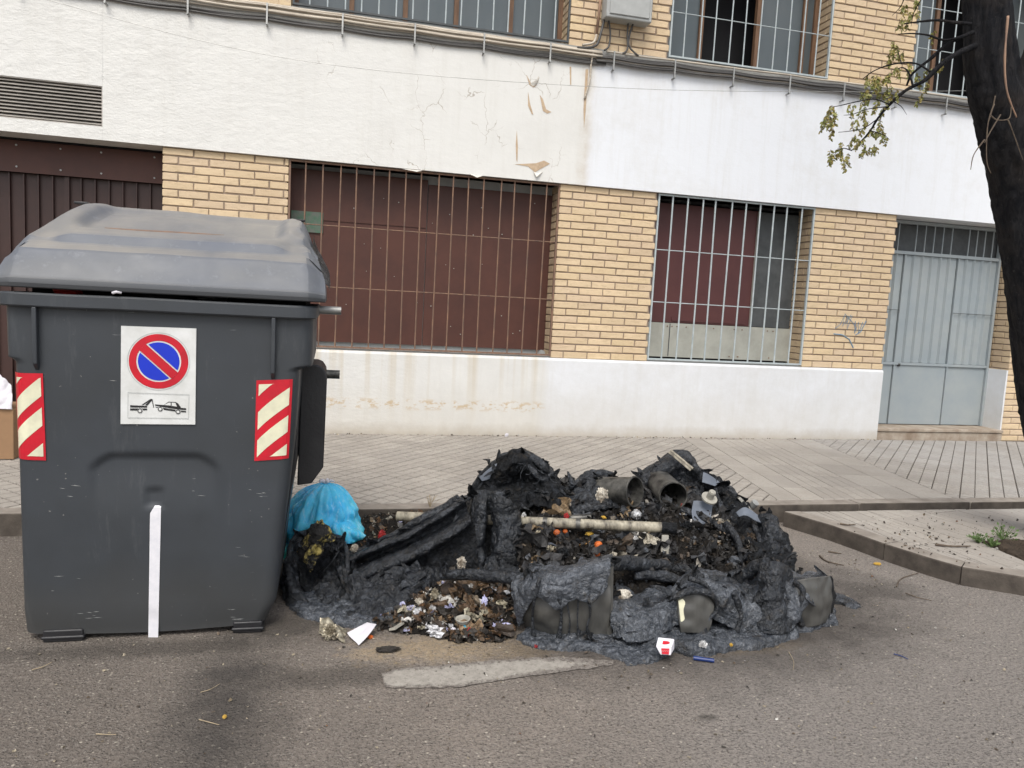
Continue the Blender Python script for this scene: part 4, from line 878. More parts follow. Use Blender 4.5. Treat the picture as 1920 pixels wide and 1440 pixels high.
ccx, ccy = U(634, 555); R0 = 387/922.
ringm(ccx, ccy, R0, R0-.006, .0012).build('ring_outline', 'stickline', stk, fixn=False)
ringm(ccx, ccy, 366/922., 276/922., .0012).build('red_ring', 'stickred', stk, fixn=False)
ib = 256/922.; hw_ = 57/922.
dirv = Vector((math.cos(math.radians(43)), math.sin(math.radians(43)))); nor = Vector((-dirv.y, dirv.x))
def seg(side_):
    """circle segment beyond the bar"""
    d = hw_+.018; a = math.acos(d/ib); base = math.atan2(nor.y*side_, nor.x*side_)
    m = MB(); m.add(circ(ccx, ccy, ib, 40, .0012, base-a, base+a, False), [tuple(range(41))]); return m
seg(1).build('blue_field', 'stickblue', stk, fixn=False); seg(-1).build('blue_field', 'stickblue', stk, fixn=False)
e = math.sqrt((280/922.)**2-hw_**2); q = [dirv*e+nor*hw_, dirv*e-nor*hw_, -dirv*e-nor*hw_, -dirv*e+nor*hw_]
m = MB(); m.add([SGp(ccx+v.x, ccy+v.y/AS, .0022) for v in q], [(0, 1, 2, 3)]); m.build('red_bar', 'stickred', stk, fixn=False)
def poly(name, pts, mat, o_=.0012, par=stk):
    m = MB(); m.add([SGp(*U(x, y), o_) for x, y in pts], [tuple(range(len(pts)))]); m.build(name, mat, par, fixn=False)
for a in ([(258, 943), (1015, 958), (1015, 962), (258, 947)], [(258, 1265), (1008, 1270), (1008, 1266), (258, 1261)], [(258, 943), (263, 943), (263, 1265), (258, 1265)], [(1010, 958), (1015, 958), (1012, 1270), (1007, 1270)],
          [(268, 953), (1002, 967), (1002, 970), (268, 956)], [(268, 1256), (998, 1260), (998, 1257), (268, 1253)]): poly('frame_line', a, 'stickline')
tow = bpy.data.objects.new('tow_symbol', None)
for a in ([(288, 1102), (495, 1108), (495, 1130), (288, 1130)], [(288, 1142), (495, 1142), (495, 1163), (450, 1165), (432, 1145), (385, 1145), (368, 1168), (288, 1168)],
          [(425, 1098), (535, 1022), (550, 1020), (560, 1032), (498, 1104), (470, 1100), (478, 1088), (530, 1045), (448, 1098)], [(548, 1022), (560, 1024), (580, 1128), (572, 1128), (556, 1062)],
          [(592, 1088), (700, 1095), (760, 1052), (850, 1056), (880, 1075), (915, 1128), (978, 1132), (978, 1155), (905, 1152), (690, 1122), (592, 1104)],
          [(597, 1118), (630, 1122), (628, 1130), (600, 1128)], [(690, 1130), (845, 1152), (845, 1175), (700, 1156)], [(905, 1162), (978, 1168), (975, 1186), (918, 1182)]): poly('tow_truck_and_car', a, 'stickblack')
for a in ([(708, 1094), (762, 1062), (786, 1062), (786, 1100)], [(798, 1062), (846, 1066), (864, 1112), (798, 1104)]): poly('car_window', a, 'stickwhite', .0022)
for x, y in ((408, 1170), (656, 1146), (878, 1178)):
    ux, uy = U(x, y); m = ringm(ux, uy, 30/922., 19/922., .0024, 28); m.build('wheel', 'stickblack', stk, fixn=False)
    m = MB(); m.add(circ(ux, uy, 19/922., 28, .0022), [tuple(range(28))]); m.build('wheel_disc', 'stickwhite', stk, fixn=False)
# hazard stickers, following the body
def hazard(tl, tr, br, bl, name='hazard_sticker', mirror=False, clipx=0):
    h = bpy.data.objects.new(name, None); C.objects.link(h); h.parent = bn
    def S(u, v, o_):
        x = lerp(lerp(tl[0], tr[0], u), lerp(bl[0], br[0], u), v); y = lerp(lerp(tl[1], tr[1], u), lerp(bl[1], br[1], u), v)
        p = onb(x, y, 0); x0, x1, y0, y1 = side(p.z); r_ = .052; yy = y0+nz_(p.x, p.z)
        if p.x < x0+r_: yy = y0+r_-math.sqrt(max(0, r_*r_-(x0+r_-p.x)**2))
        if p.x > x1-r_: yy = y0+r_-math.sqrt(max(0, r_*r_-(p.x-x1+r_)**2))
        return Vector((p.x, yy-.004-o_, p.z))
    def strip(f0, f1, va, vb, o_, nu=14, nv=2):
        """area between curves v=f0(u) and v=f1(u), clipped to va..vb"""
        m = MB(); V = []
        for i in range(nu+1):
            u = .07+.86*i/nu
            a, b = min(max(f0(u), va), vb), min(max(f1(u), va), vb)
            for j in range(nv+1): V.append(S(u, lerp(a, b, j/nv), o_))
        m.add(V, [(i*(nv+1)+j, (i+1)*(nv+1)+j, (i+1)*(nv+1)+j+1, i*(nv+1)+j+1) for i in range(nu) for j in range(nv)]); return m
    m = MB(); nu, nv = 10, 10; V = [S(i/nu, j/nv, 0) for i in range(nu+1) for j in range(nv+1)]; m.add(V, [(i*(nv+1)+j, (i+1)*(nv+1)+j, (i+1)*(nv+1)+j+1, i*(nv+1)+j+1) for i in range(nu) for j in range(nv)]); m.build('red_sheet', 'stickred', h, fixn=False)
    cv = lambda c: (lambda u: c-.36*u**(.80 if not mirror else .8))
    for a, b in ((-.2, .24), (.44, .66), (.79, 1.0), (1.15, 1.5)) if not mirror else ((-.2, .20), (.38, .60), (.73, .94), (1.14, 1.5)):
        strip(cv(a), cv(b), .05, .955, .0012).build('cream_stripe', 'cream', h, fixn=False)
hazard((481, 713), (549, 711), (541, 860), (477, 864))
hazard((19, 699), (81, 700), (87, 863), (26, 861), mirror=True)
m = MB(); V = []; NS = 50
for i in range(NS+1):
    y = 947+248*i/NS; f = i/NS; xl = lerp(281.5, 278, f) if y > 962 else lerp(291, 281.5, (y-947)/15); xr = lerp(302, 296.5, f)
    V += [onb(xl, y, .003+.008*sst(1150, 1185, y), True), onb(xr, y, .003+.008*sst(1150, 1185, y), True)]
m.add(V, [(2*i, 2*i+1, 2*i+3, 2*i+2) for i in range(NS)]); o = m.build('white_strip', 'tape', bn, fixn=False)

sr = random.Random(77)
for (cx_, cy2, w_, h_, n_) in ((160, 1158, 40, 26, 9), (425, 1152, 34, 22, 8), (120, 1095, 60, 30, 3), (380, 900, 90, 60, 3), (480, 925, 30, 20, 4), (110, 915, 60, 30, 3), (430, 1040, 60, 40, 3), (300, 700, 200, 60, 2)):
    for _ in range(n_):
        a, b = cx_+sr.uniform(-w_, w_)*.5, cy2+sr.uniform(-h_, h_)*.5; L_ = sr.uniform(5, 22); dy = sr.uniform(-.08, .14)*L_; m = MB(); t_ = sr.uniform(.4, 1.0)
        m.add([onb(a, b, .0016, True), onb(a+L_*.5, b+dy*.5-t_*.5, .0016, True), onb(a+L_, b+dy, .0016, True), onb(a+L_*.5, b+dy*.5+t_*.5, .0016, True)], [(0, 3, 2, 1)]); m.build('scratch', 'boxgrey', bn, fixn=False)
# ------------------------------------------------------------------ soft-surface tools for the burnt container
def sheet(name, rows, mat, parent, nu=60, nv=40, amp=.018, sc=7, ridged=.6, thick=.012, rag=.02, vfold=0, seed=0, sub=None, rough=.55, **kw):
    G = [[Vector(p) for p in r_] for r_ in rows]; nc = max(len(r_) for r_ in G)
    def S(u, v):
        return cr([cr(r_, u) for r_ in G], v)
    sv = Vector((seed*3.7, seed*1.3, seed)); P = np.zeros((nv, nu, 3))
    for j in range(nv):
        for i in range(nu):
            u, v = i/(nu-1), j/(nv-1); q = S(u, v)
            w_ = rag*mn.noise(q*14+sv)+rag*.6*mn.noise(q*34+sv)
            # ragged outline: pull the parameters in and out near the edges
            e = abs(v-.5)*2; v2 = v+(w_*3*e**3)*(1 if v > .5 else -1); u2 = u+mn.noise(q*17+sv*2)*rag*1.5*(abs(u-.5)*2)**4
            q2 = S(min(max(u2, 0), 1), min(max(v2, 0), 1)); P[j, i] = q2
    du = np.gradient(P, axis=1); dv = np.gradient(P, axis=0); Nn = np.cross(du, dv); Nn /= (np.linalg.norm(Nn, axis=2, keepdims=True)+1e-9)
    V = []
    for j in range(nv):
        for i in range(nu):
            q = Vector(P[j, i]); n_ = Vector(Nn[j, i]); h = mn.fractal(q*sc*.8+sv, .9, 2.1, 3)*.55
            if amp > .006:
                wq = q+Vector((mn.noise(q*7+sv), mn.noise(q*7-sv), mn.noise(q*6)))*.05; st = Vector((wq.x, wq.y, wq.z*(.35 if vfold else .5)))
                h += (1-abs(mn.noise(st*15+sv)))**5*.75+(1-abs(mn.noise(st*31+sv*2)))**5*.42*rough+(1-abs(mn.noise(st*60-sv)))**4*.22*rough-.35
                h += max(0, mn.noise(q*9+sv*3))*-.9*rough
                h += rough*(.16*mn.noise(q*75+sv)+.12*mn.noise(q*150+sv))
            if vfold: h += vfold*mn.noise(Vector((q.x*20, q.y*20, q.z*4))+sv)*.9
            V.append(q+n_*h*amp*1.15)
    n0 = len(V); m = MB(); W = [V[k]-Vector(Nn[k//nu, k % nu])*thick*(1+.5*mn.noise(V[k]*20)) for k in range(n0)]
    F = [(j*nu+i, j*nu+i+1, (j+1)*nu+i+1, (j+1)*nu+i) for j in range(nv-1) for i in range(nu-1)]
    F2 = [tuple(n0+k for k in reversed(f)) for f in F]
    B = [i for i in range(nu)]+[j*nu+nu-1 for j in range(1, nv)]+[(nv-1)*nu+i for i in range(nu-2, -1, -1)]+[j*nu for j in range(nv-2, 0, -1)]
    F3 = [(B[k], n0+B[k], n0+B[(k+1) % len(B)], B[(k+1) % len(B)]) for k in range(len(B))]
    m.add(V+W, F+F2+F3); return m.build(name, mat, parent, smooth='all', fixn=False, **kw)
def inpoly(x, y, P):
    c = False; n = len(P); j = n-1
    for i in range(n):
        if (P[i][1] > y) != (P[j][1] > y) and x < (P[j][0]-P[i][0])*(y-P[i][1])/(P[j][1]-P[i][1])+P[i][0]: c = not c
        j = i
    return c
def edist(x, y, P):
    d = 1e9; n = len(P)
    for i in range(n):
        ax, ay = P[i][0], P[i][1]; bx, by = P[(i+1) % n][0], P[(i+1) % n][1]; L = (bx-ax)**2+(by-ay)**2
        t = min(max(((x-ax)*(bx-ax)+(y-ay)*(by-ay))/(L+1e-12), 0), 1); d = min(d, math.hypot(x-ax-(bx-ax)*t, y-ay-(by-ay)*t))
    return d
def heap(name, P, ctrl, mat, parent=None, res=.014, edge=.06, amp=.03, sc=9, ridged=.5, z0=.0, warp=.03, seed=0, base=.02, fine=1, **kw):
    """heightfield over outline P (world xy); ctrl: (x, y, z) heights blended by distance"""
    sv = Vector((seed*5.1, seed*2.3, seed)); xs = [p[0] for p in P]; ys = [p[1] for p in P]; nx = int((max(xs)-min(xs)+.12)/res); ny = int((max(ys)-min(ys)+.12)/res)
    idx = {}; m = MB()
    CT = np.array([[c[0], c[1], c[2]] for c in ctrl]) if ctrl else None
    def H(x, y):
        q = Vector((x, y, 0))+sv; wx = x+warp*mn.noise(q*8); wy = y+warp*mn.noise(q*8+Vector((9, 3, 1)))
        wx += warp*.4*mn.noise(q*25); wy += warp*.4*mn.noise(q*25+Vector((4, 4, 4)))
        if not inpoly(wx, wy, P): return None
        d = edist(wx, wy, P); k = min(d/edge, 1); k = math.sqrt(1-(1-k)**2)
        if CT is not None:
            dd = (CT[:, 0]-x)**2+(CT[:, 1]-y)**2+4e-4; ww = dd**-1.5; z = float((ww*CT[:, 2]).sum()/ww.sum())
        else: z = base
        wq = q+Vector((mn.noise(q*7), mn.noise(q*7+Vector((5, 5, 5))), 0))*.05
        n_ = mn.fractal(q*sc*.7, .9, 2.1, 3)*.6+(1-abs(mn.noise(wq*16)))**5*.9+(1-abs(mn.noise(wq*33)))**5*.4-.5
        n_ += fine*(.22*mn.noise(q*50)+.14*mn.noise(q*110)+.08*mn.noise(q*180))
        return z0+k*(z+amp*n_)
    for j in range(ny+1):
        for i in range(nx+1):
            x = min(xs)-.06+i*res; y = min(ys)-.06+j*res; z = H(x, y)
            if z is not None: idx[(i, j)] = len(m.v); m.v.append((x+mn.noise(Vector((x*70, y*70, 2)))*res*.35, y+mn.noise(Vector((x*70, y*70, 8)))*res*.35, max(z, z0)))
    for (i, j) in list(idx):
        if (i+1, j) in idx and (i, j+1) in idx and (i+1, j+1) in idx: m.f.append((idx[(i, j)], idx[(i+1, j)], idx[(i+1, j+1)], idx[(i, j+1)]))
    # skirt
    cnt = {}
    for f in m.f:
        for a, b in zip(f, f[1:]+f[:1]): cnt[(a, b)] = 1
    low = {}
    for (a, b) in list(cnt):
        if (b, a) not in cnt:
            for k in (a, b):
                if k not in low: low[k] = len(m.v); v = m.v[k]; m.v.append((v[0], v[1], z0-.03 if z0 > .05 else -.004))
            m.f.append((b, a, low[a], low[b]))
    m.mi = [0]*len(m.f); m.r = [0]*len(m.f); o = m.build(name, mat, parent, smooth='all', fixn=False, **kw); return o, H
class MR:
    def __init__(s): s.L = []
    def build(s, name, mat, parent, **kw):
        for q in s.L: q.build(name, mat, parent, **kw)
def rope(mr, pts, r, n=10, wob=.35, jit=.008, seed=0, k=None, ns=22):
    m = MB(); mr.L.append(m)
    P = crv(pts, k or max(8, int(sum((Vector(a)-Vector(b)).length for a, b in zip(pts[:-1], pts[1:]))/.012)))
    P = [p+Vector((mn.noise(p*9+Vector((seed, 0, 0))), mn.noise(p*9+Vector((0, seed, 5))), mn.noise(p*9+Vector((7, 0, seed)))))*jit for p in P]
    if isinstance(r, (list, tuple)): r = [cr([Vector((q, 0, 0)) for q in r], i/(len(P)-1)).x for i in range(len(P))]
    m.tube(P, r, n, wob=wob, ns=ns)
def pt(px, py, Y): return at(px, py, Y)

wk = thing('burnt_container', 'collapsed burnt-out grey plastic waste container melted onto the road beside the kerb', 'burnt container')
# --- melted pool in front
pool = [gr(*p) for p in [(985, 1185), (970, 1203), (1000, 1216), (1050, 1222), (1100, 1221), (1140, 1234), (1175, 1248), (1212, 1250), (1240, 1240), (1262, 1222), (1300, 1232), (1340, 1226), (1400, 1222), (1450, 1214), (1500, 1196), (1530, 1180), (1572, 1172), (1566, 1150), (1545, 1120), (1450, 1120), (1300, 1120), (1150, 1120), (1000, 1130)]]
heap('melted_pool', [(p.x, p.y) for p in pool], [(gr(x, y).x, gr(x, y).y, z) for x, y, z in ((1000, 1200, .022), (1100, 1205, .03), (1180, 1230, .018), (1200, 1190, .06), (1300, 1195, .045), (1400, 1190, .04), (1480, 1180, .03), (1550, 1160, .03), (1100, 1150, .07), (1300, 1150, .08), (1450, 1150, .06))], 'meltlt', wk, res=.0075, edge=.028, amp=.013, sc=16, ridged=.45, warp=.028, seed=3)
for P, z in (([(545, 1140), (560, 1160), (640, 1178), (740, 1180), (760, 1165), (700, 1120), (560, 1100)], .03), ([(1550, 1110), (1560, 1128), (1605, 1143), (1618, 1138), (1590, 1118)], .012)):
    G = [gr(*p) for p in P]; heap('melted_pool', [(p.x, p.y) for p in G], None, 'meltlt', wk, res=.009, edge=.03, amp=.012, sc=16, warp=.02, seed=5, base=z)
# --- front wall: smooth remains
def S(name, rows, mat='melt', **kw): return sheet(name, [ap(r_) for r_ in rows], mat, wk, **kw)
S('front_panel', [[(974, 1105, 3.14), (1020, 1092, 3.04), (1080, 1082, 3.0), (1143, 1066, 2.99)], [(972, 1145, 3.12), (1022, 1140, 3.0), (1085, 1135, 2.97), (1142, 1125, 2.97)], [(1002, 1180, 3.12), (1045, 1190, 3.02), (1095, 1194, 2.985), (1139, 1194, 2.98)]],
  'unburnt', nu=50, nv=30, amp=.003, rag=.0, thick=.02, seed=1)
S('front_panel', [[(1268, 1122, 2.935), (1300, 1112, 2.925), (1335, 1116, 2.93)], [(1270, 1150, 2.922), (1305, 1150, 2.905), (1332, 1150, 2.915)], [(1275, 1184, 2.91), (1305, 1184, 2.90), (1322, 1184, 2.905)]], 'unburnt', nu=24, nv=24, amp=.003, rag=0, thick=.02, seed=2)
S('front_panel', [[(1490, 1088, 2.97), (1520, 1083, 2.955), (1550, 1080, 3.02)], [(1490, 1130, 2.95), (1522, 1128, 2.935), (1554, 1122, 3.0)], [(1500, 1172, 2.97), (1522, 1170, 2.95), (1548, 1160, 3.02)]], 'unburnt', nu=30, nv=30, amp=.003, rag=0, thick=.02, seed=3)
S('side_edge', [[(1549, 1082, 3.0), (1556, 1080, 3.35)], [(1553, 1120, 3.0), (1562, 1115, 3.3)], [(1550, 1168, 3.0), (1560, 1155, 3.3)]], 'meltdk', nu=20, nv=24, amp=.012, rag=.02, seed=4)
m = MB(); a, b, c, d = at(1139, 1058, 2.965), at(1151, 1058, 2.965), at(1149, 1190, 2.955), at(1138, 1193, 2.955); m.prism([a, b, c, d], (0, .05, 0)); m.build('upright_rib', 'unburnt', wk, bevel=.004)
m = MB(); m.prism([at(1272, 1126, 2.91), at(1285, 1121, 2.908), at(1287, 1177, 2.892), at(1278, 1178, 2.892)], (0, .004, 0)); m.build('white_strip', 'cream', wk)
# --- front wall: drapes
S('melted_drape', [[(955, 1092, 3.35), (1000, 1070, 3.25), (1070, 1062, 3.16), (1150, 1040, 3.12)], [(960, 1092, 3.13), (1010, 1082, 3.03), (1075, 1072, 2.96), (1146, 1055, 2.95)], [(962, 1120, 3.09), (1006, 1100, 2.97), (1060, 1100, 2.93), (1138, 1078, 2.93)], [(975, 1172, 3.09), (1008, 1118, 2.975), (1045, 1140, 2.95), (1075, 1120, 2.93), (1108, 1128, 2.92), (1136, 1098, 2.93)]],
  'meltlt', nu=90, nv=44, amp=.012, sc=8, rag=.03, vfold=.8, seed=5, rough=.3)
S('melted_drape', [[(1150, 1100, 3.2), (1200, 1112, 3.18), (1262, 1100, 3.15), (1300, 1072, 3.2), (1360, 1078, 3.2), (1410, 1090, 3.2), (1440, 1052, 3.25), (1500, 1080, 3.2), (1548, 1078, 3.2)],
  [(1148, 1122, 3.03), (1200, 1133, 3.0), (1262, 1118, 3.0), (1303, 1083, 3.03), (1365, 1092, 3.02), (1408, 1118, 3.0), (1452, 1090, 3.0), (1500, 1092, 3.02), (1545, 1086, 3.03)],
  [(1146, 1150, 2.96), (1200, 1158, 2.92), (1262, 1142, 2.93), (1308, 1112, 2.93), (1365, 1118, 2.92), (1410, 1142, 2.92), (1455, 1140, 2.92), (1490, 1125, 2.93), (1530, 1095, 2.96)],
  [(1144, 1192, 2.93), (1200, 1205, 2.84), (1264, 1172, 2.93), (1300, 1130, 2.93), (1345, 1165, 2.92), (1408, 1190, 2.88), (1450, 1196, 2.87), (1480, 1180, 2.90), (1520, 1112, 2.945)]],
  'meltlt', nu=150, nv=56, amp=.0145, sc=7, rag=.03, vfold=.9, seed=6, rough=.35)
m = MR()
for pts, r in (([(1012, 1085, 2.94), (1003, 1120, 2.95), (998, 1160, 3.0), (1003, 1200, 3.0)], [.010, .006, .006, .012]), ([(1048, 1120, 2.93), (1052, 1150, 2.94), (1048, 1198, 2.95)], [.014, .007, .012]), ([(1102, 1120, 2.92), (1106, 1150, 2.93), (1100, 1175, 2.93), (1108, 1200, 2.94)], [.010, .005, .005, .011]),
               ([(1085, 1118, 2.93), (1082, 1160, 2.94), (1084, 1198, 2.95)], [.006, .003, .006]), ([(1130, 1095, 2.92), (1118, 1120, 2.915), (1104, 1130, 2.91)], [.010, .008, .01]), ([(1062, 1125, 2.93), (1068, 1165, 2.94), (1066, 1196, 2.95)], [.005, .003, .006]),
               ([(1290, 1085, 2.95), (1325, 1100, 2.925), (1336, 1140, 2.92), (1322, 1175, 2.92)], [.014, .010, .009, .012]), ([(1375, 1110, 2.91), (1388, 1150, 2.90), (1380, 1185, 2.89)], [.016, .012, .012]), ([(1478, 1120, 2.92), (1470, 1155, 2.91), (1476, 1190, 2.90)], [.012, .008, .014])):
    rope(m, ap(pts), r, wob=.4, jit=.004)
m.build('drip', 'melt', wk, smooth='all', fixn=False)
S('melted_column', [[(1430, 1062, 3.02), (1450, 1052, 2.97), (1470, 1066, 3.04)], [(1432, 1090, 2.98), (1452, 1088, 2.93), (1468, 1092, 3.0)], [(1425, 1140, 2.96), (1450, 1140, 2.9), (1466, 1140, 2.97)], [(1405, 1185, 2.93), (1450, 1188, 2.87), (1485, 1185, 2.93)]], nu=30, nv=60, amp=.016, rag=.02, vfold=.9, seed=8, thick=.03, rough=.4)
# --- thick melted lips
m = MR()
rope(m, ap([(825, 1080, 3.35), (880, 1078, 3.32), (940, 1082, 3.28), (1005, 1086, 3.2), (1070, 1074, 3.12), (1145, 1054, 3.08)]), [.018, .028, .030, .036, .036, .03], wob=.3, seed=1)
rope(m, ap([(1150, 1056, 3.12), (1200, 1058, 3.22), (1250, 1062, 3.28), (1305, 1072, 3.24), (1370, 1082, 3.18), (1420, 1064, 3.08), (1440, 1054, 3.02)]), [.034, .034, .028, .022, .026, .032, .026], wob=.35, seed=2)
rope(m, ap([(1190, 1080, 3.2), (1240, 1080, 3.2), (1290, 1092, 3.14)]), [.02, .026, .02], wob=.4, seed=3)
rope(m, ap([(1148, 1126, 3.02), (1200, 1138, 2.98), (1262, 1122, 2.99), (1300, 1084, 3.02), (1365, 1092, 3.01), (1400, 1112, 3.0)]), [.012, .016, .016, .022, .022, .016], wob=.4, seed=4)
rope(m, ap([(1462, 1068, 3.05), (1500, 1092, 3.02), (1545, 1082, 3.04)]), [.012, .016, .014], wob=.4, seed=5)
rope(m, ap([(1262, 1122, 2.92), (1296, 1108, 2.895), (1330, 1112, 2.895), (1344, 1140, 2.895), (1326, 1166, 2.89), (1322, 1186, 2.885)]), [.014, .016, .014, .010, .010, .014], wob=.4, seed=6)
rope(m, ap([(1490, 1090, 2.95), (1506, 1108, 2.925), (1498, 1140, 2.92), (1502, 1172, 2.93)]), [.016, .012, .010, .014], wob=.4, seed=7)
m.build('melted_rim', 'melt', wk, smooth='all', fixn=False)
# --- back left peak
S('melted_wall', [[(872, 950, 4.15), (905, 890, 4.15), (965, 846, 4.15), (1000, 858, 4.15), (1030, 882, 4.12), (1050, 915, 4.12), (1062, 930, 4.1)], [(880, 965, 4.12), (912, 905, 4.1), (965, 868, 4.02), (1000, 885, 4.06), (1028, 898, 4.02), (1045, 920, 4.05), (1058, 935, 4.05)],
  [(890, 990, 4.05), (922, 935, 4.02), (970, 905, 4.12), (1000, 912, 4.05), (1030, 925, 3.95), (1048, 940, 3.95), (1060, 945, 3.98)], [(900, 1030, 3.9), (935, 985, 3.85), (975, 955, 3.9), (1000, 955, 3.88), (1030, 955, 3.88), (1055, 958, 3.88), (1075, 958, 3.9)]], 'meltdk', nu=96, nv=64, amp=.024, sc=7, rag=.02, thick=.016, seed=10)
S('melted_wall', [[(868, 952, 4.17), (900, 892, 4.17), (940, 858, 4.17), (966, 848, 4.17)], [(874, 962, 4.14), (910, 905, 4.125), (944, 868, 4.12), (968, 856, 4.12)]], 'melt', nu=50, nv=14, amp=.006, rag=.03, thick=.02, seed=11)
S('unburnt_patch', [[(898, 895, 4.09), (915, 880, 4.09), (932, 868, 4.09)], [(905, 903, 4.085), (922, 895, 4.08), (930, 880, 4.08)]], 'bluegrey', nu=24, nv=14, amp=.002, rag=.07, thick=.004, seed=12)
m = MR(); rope(m, ap([(962, 848, 4.12), (990, 852, 4.1), (1015, 872, 4.06), (1032, 890, 4.05)]), [.012, .024, .026, .02], seed=6); rope(m, ap([(985, 868, 4.06), (1000, 885, 4.02), (1020, 898, 4.0), (1035, 885, 4.04)]), [.014, .02, .02, .014], seed=7)
rope(m, ap([(1050, 925, 4.1), (1085, 905, 4.15), (1120, 888, 4.16), (1150, 892, 4.16)]), [.012, .02, .022, .018], seed=8)
rope(m, ap([(845, 965, 4.0), (870, 940, 4.0), (882, 938, 3.95), (888, 955, 3.9)]), [.02, .026, .02, .014], seed=9)
m.build('melted_edge', 'melt', wk, smooth='all', fixn=False)
S('melted_wall', [[(1050, 930, 4.15), (1085, 900, 4.18), (1130, 884, 4.18), (1160, 900, 4.18)], [(1058, 945, 4.05), (1095, 920, 4.08), (1130, 910, 4.08), (1162, 925, 4.08)], [(1065, 975, 3.9), (1100, 960, 3.9), (1135, 955, 3.9), (1165, 955, 3.95)]], 'melt', nu=50, nv=34, amp=.026, rag=.03, seed=13)
# --- curtain slabs left of the pipe
S('melted_curtain', [[(876, 950, 3.9), (890, 925, 3.82), (912, 918, 3.78), (932, 928, 3.80)], [(876, 990, 3.86), (888, 985, 3.74), (904, 965, 3.74), (912, 960, 3.80)], [(884, 1060, 3.75), (890, 1060, 3.68), (897, 1055, 3.68), (905, 1050, 3.75)], [(885, 1098, 3.6), (893, 1098, 3.55), (900, 1095, 3.55), (910, 1092, 3.6)]], 'melt', nu=40, nv=60, amp=.018, rag=.02, vfold=1, seed=14, rough=.4)
S('melted_curtain', [[(926, 925, 3.80), (938, 922, 3.72), (955, 940, 3.70), (966, 965, 3.72)], [(930, 985, 3.76), (940, 980, 3.66), (958, 985, 3.65), (972, 995, 3.68)], [(922, 1050, 3.68), (938, 1050, 3.60), (960, 1050, 3.58), (976, 1050, 3.62)], [(905, 1096, 3.56), (930, 1096, 3.50), (960, 1094, 3.48), (985, 1088, 3.52)]], 'melt', nu=46, nv=70, amp=.020, rag=.03, vfold=.7, seed=15, thick=.03, rough=.7)
S('dark_back', [[(885, 935, 3.92), (935, 935, 3.9)], [(885, 1095, 3.8), (935, 1095, 3.78)]], 'meltdk', nu=20, nv=30, amp=.01, seed=16)
# --- fallen beam
S('fallen_beam', [[(644, 1044, 3.88), (700, 1020, 3.88), (760, 996, 3.88), (820, 962, 3.88), (868, 930, 3.88)], [(648, 1050, 3.72), (704, 1026, 3.72), (764, 1002, 3.73), (822, 968, 3.74), (870, 936, 3.75)], [(650, 1055, 3.73), (706, 1031, 3.73), (766, 1007, 3.74), (824, 973, 3.75), (872, 942, 3.76)],
  [(652, 1058, 3.80), (708, 1034, 3.80), (768, 1010, 3.80), (826, 977, 3.80), (874, 946, 3.80)], [(656, 1070, 3.78), (712, 1047, 3.78), (775, 1021, 3.78), (832, 990, 3.78), (878, 960, 3.78)], [(660, 1077, 3.62), (716, 1053, 3.62), (781, 1027, 3.62), (836, 996, 3.63), (881, 967, 3.64)],
  [(664, 1092, 3.58), (720, 1068, 3.58), (787, 1041, 3.59), (840, 1010, 3.60), (884, 980, 3.61)], [(668, 1096, 3.8), (724, 1071, 3.8), (790, 1044, 3.8), (842, 1012, 3.8), (886, 982, 3.8)]], 'melt', nu=110, nv=90, amp=.008, sc=9, ridged=.4, rag=.0, thick=.008, seed=17)
S('dark_back', [[(690, 1078, 3.66), (780, 1036, 3.66), (888, 975, 3.66)], [(700, 1100, 3.64), (790, 1070, 3.64), (895, 1030, 3.64)], [(720, 1125, 3.6), (810, 1105, 3.6), (900, 1092, 3.6)]], 'meltdk', nu=50, nv=36, amp=.014, vfold=.6, seed=52)
S('melted_mass', [[(628, 1062, 3.66), (690, 1085, 3.58), (740, 1070, 3.58), (785, 1052, 3.58)], [(640, 1090, 3.52), (690, 1105, 3.48), (745, 1090, 3.5), (790, 1068, 3.54)], [(660, 1130, 3.42), (700, 1130, 3.4), (750, 1110, 3.42), (800, 1085, 3.48)]], nu=60, nv=40, amp=.024, vfold=.9, seed=51, rough=.5)
m = MR(); rope(m, ap([(640, 1046, 3.80), (700, 1018, 3.80), (760, 990, 3.80), (820, 958, 3.80), (862, 932, 3.82)]), [.014, .010, .016, .024, .018], seed=11, wob=.6)
m.build('beam_edge', 'melt', wk, smooth='all', fixn=False)
# --- left bowl: an overturned wheel housing full of soot
def ringpts(): return ap([(548, 1020, 3.72), (560, 1002, 3.85), (600, 995, 3.9), (635, 1010, 3.85), (650, 1040, 3.72), (650, 1090, 3.58), (640, 1130, 3.5), (610, 1143, 3.46), (575, 1130, 3.46), (545, 1095, 3.52), (540, 1055, 3.62), (548, 1020, 3.72)])
rp = ringpts(); cen = at(598, 1075, 3.78); cen.z -= .03
outer = [Vector((p.x+(p.x-cen.x)*.10, p.y+(p.y-cen.y)*.1, -.01 if p.y < 3.6 else .05)) for p in rp]
sheet('wheel_bowl', [outer, [Vector((p.x+(p.x-cen.x)*.05, p.y+(p.y-cen.y)*.05, max(p.z*.55, .0))) for p in rp], rp, [p.lerp(cen, .25)-Vector((0, 0, .03)) for p in rp], [p.lerp(cen, .7)-Vector((0, 0, .02)) for p in rp], [cen+(p-cen)*.02 for p in rp]], 'melt', wk, nu=120, nv=70, amp=.018, sc=9, ridged=.35, rag=.0, thick=.01, seed=18)
sheet('soot_lining', [[p.lerp(cen, .30)+Vector((0, 0, -.012)) for p in rp], [p.lerp(cen, .7)+Vector((0, -.01, -.002)) for p in rp], [cen+(p-cen)*.02+Vector((0, 0, .01)) for p in rp]], 'meltdk', wk, nu=90, nv=36, amp=.02, sc=12, rag=.0, thick=.01, seed=19)
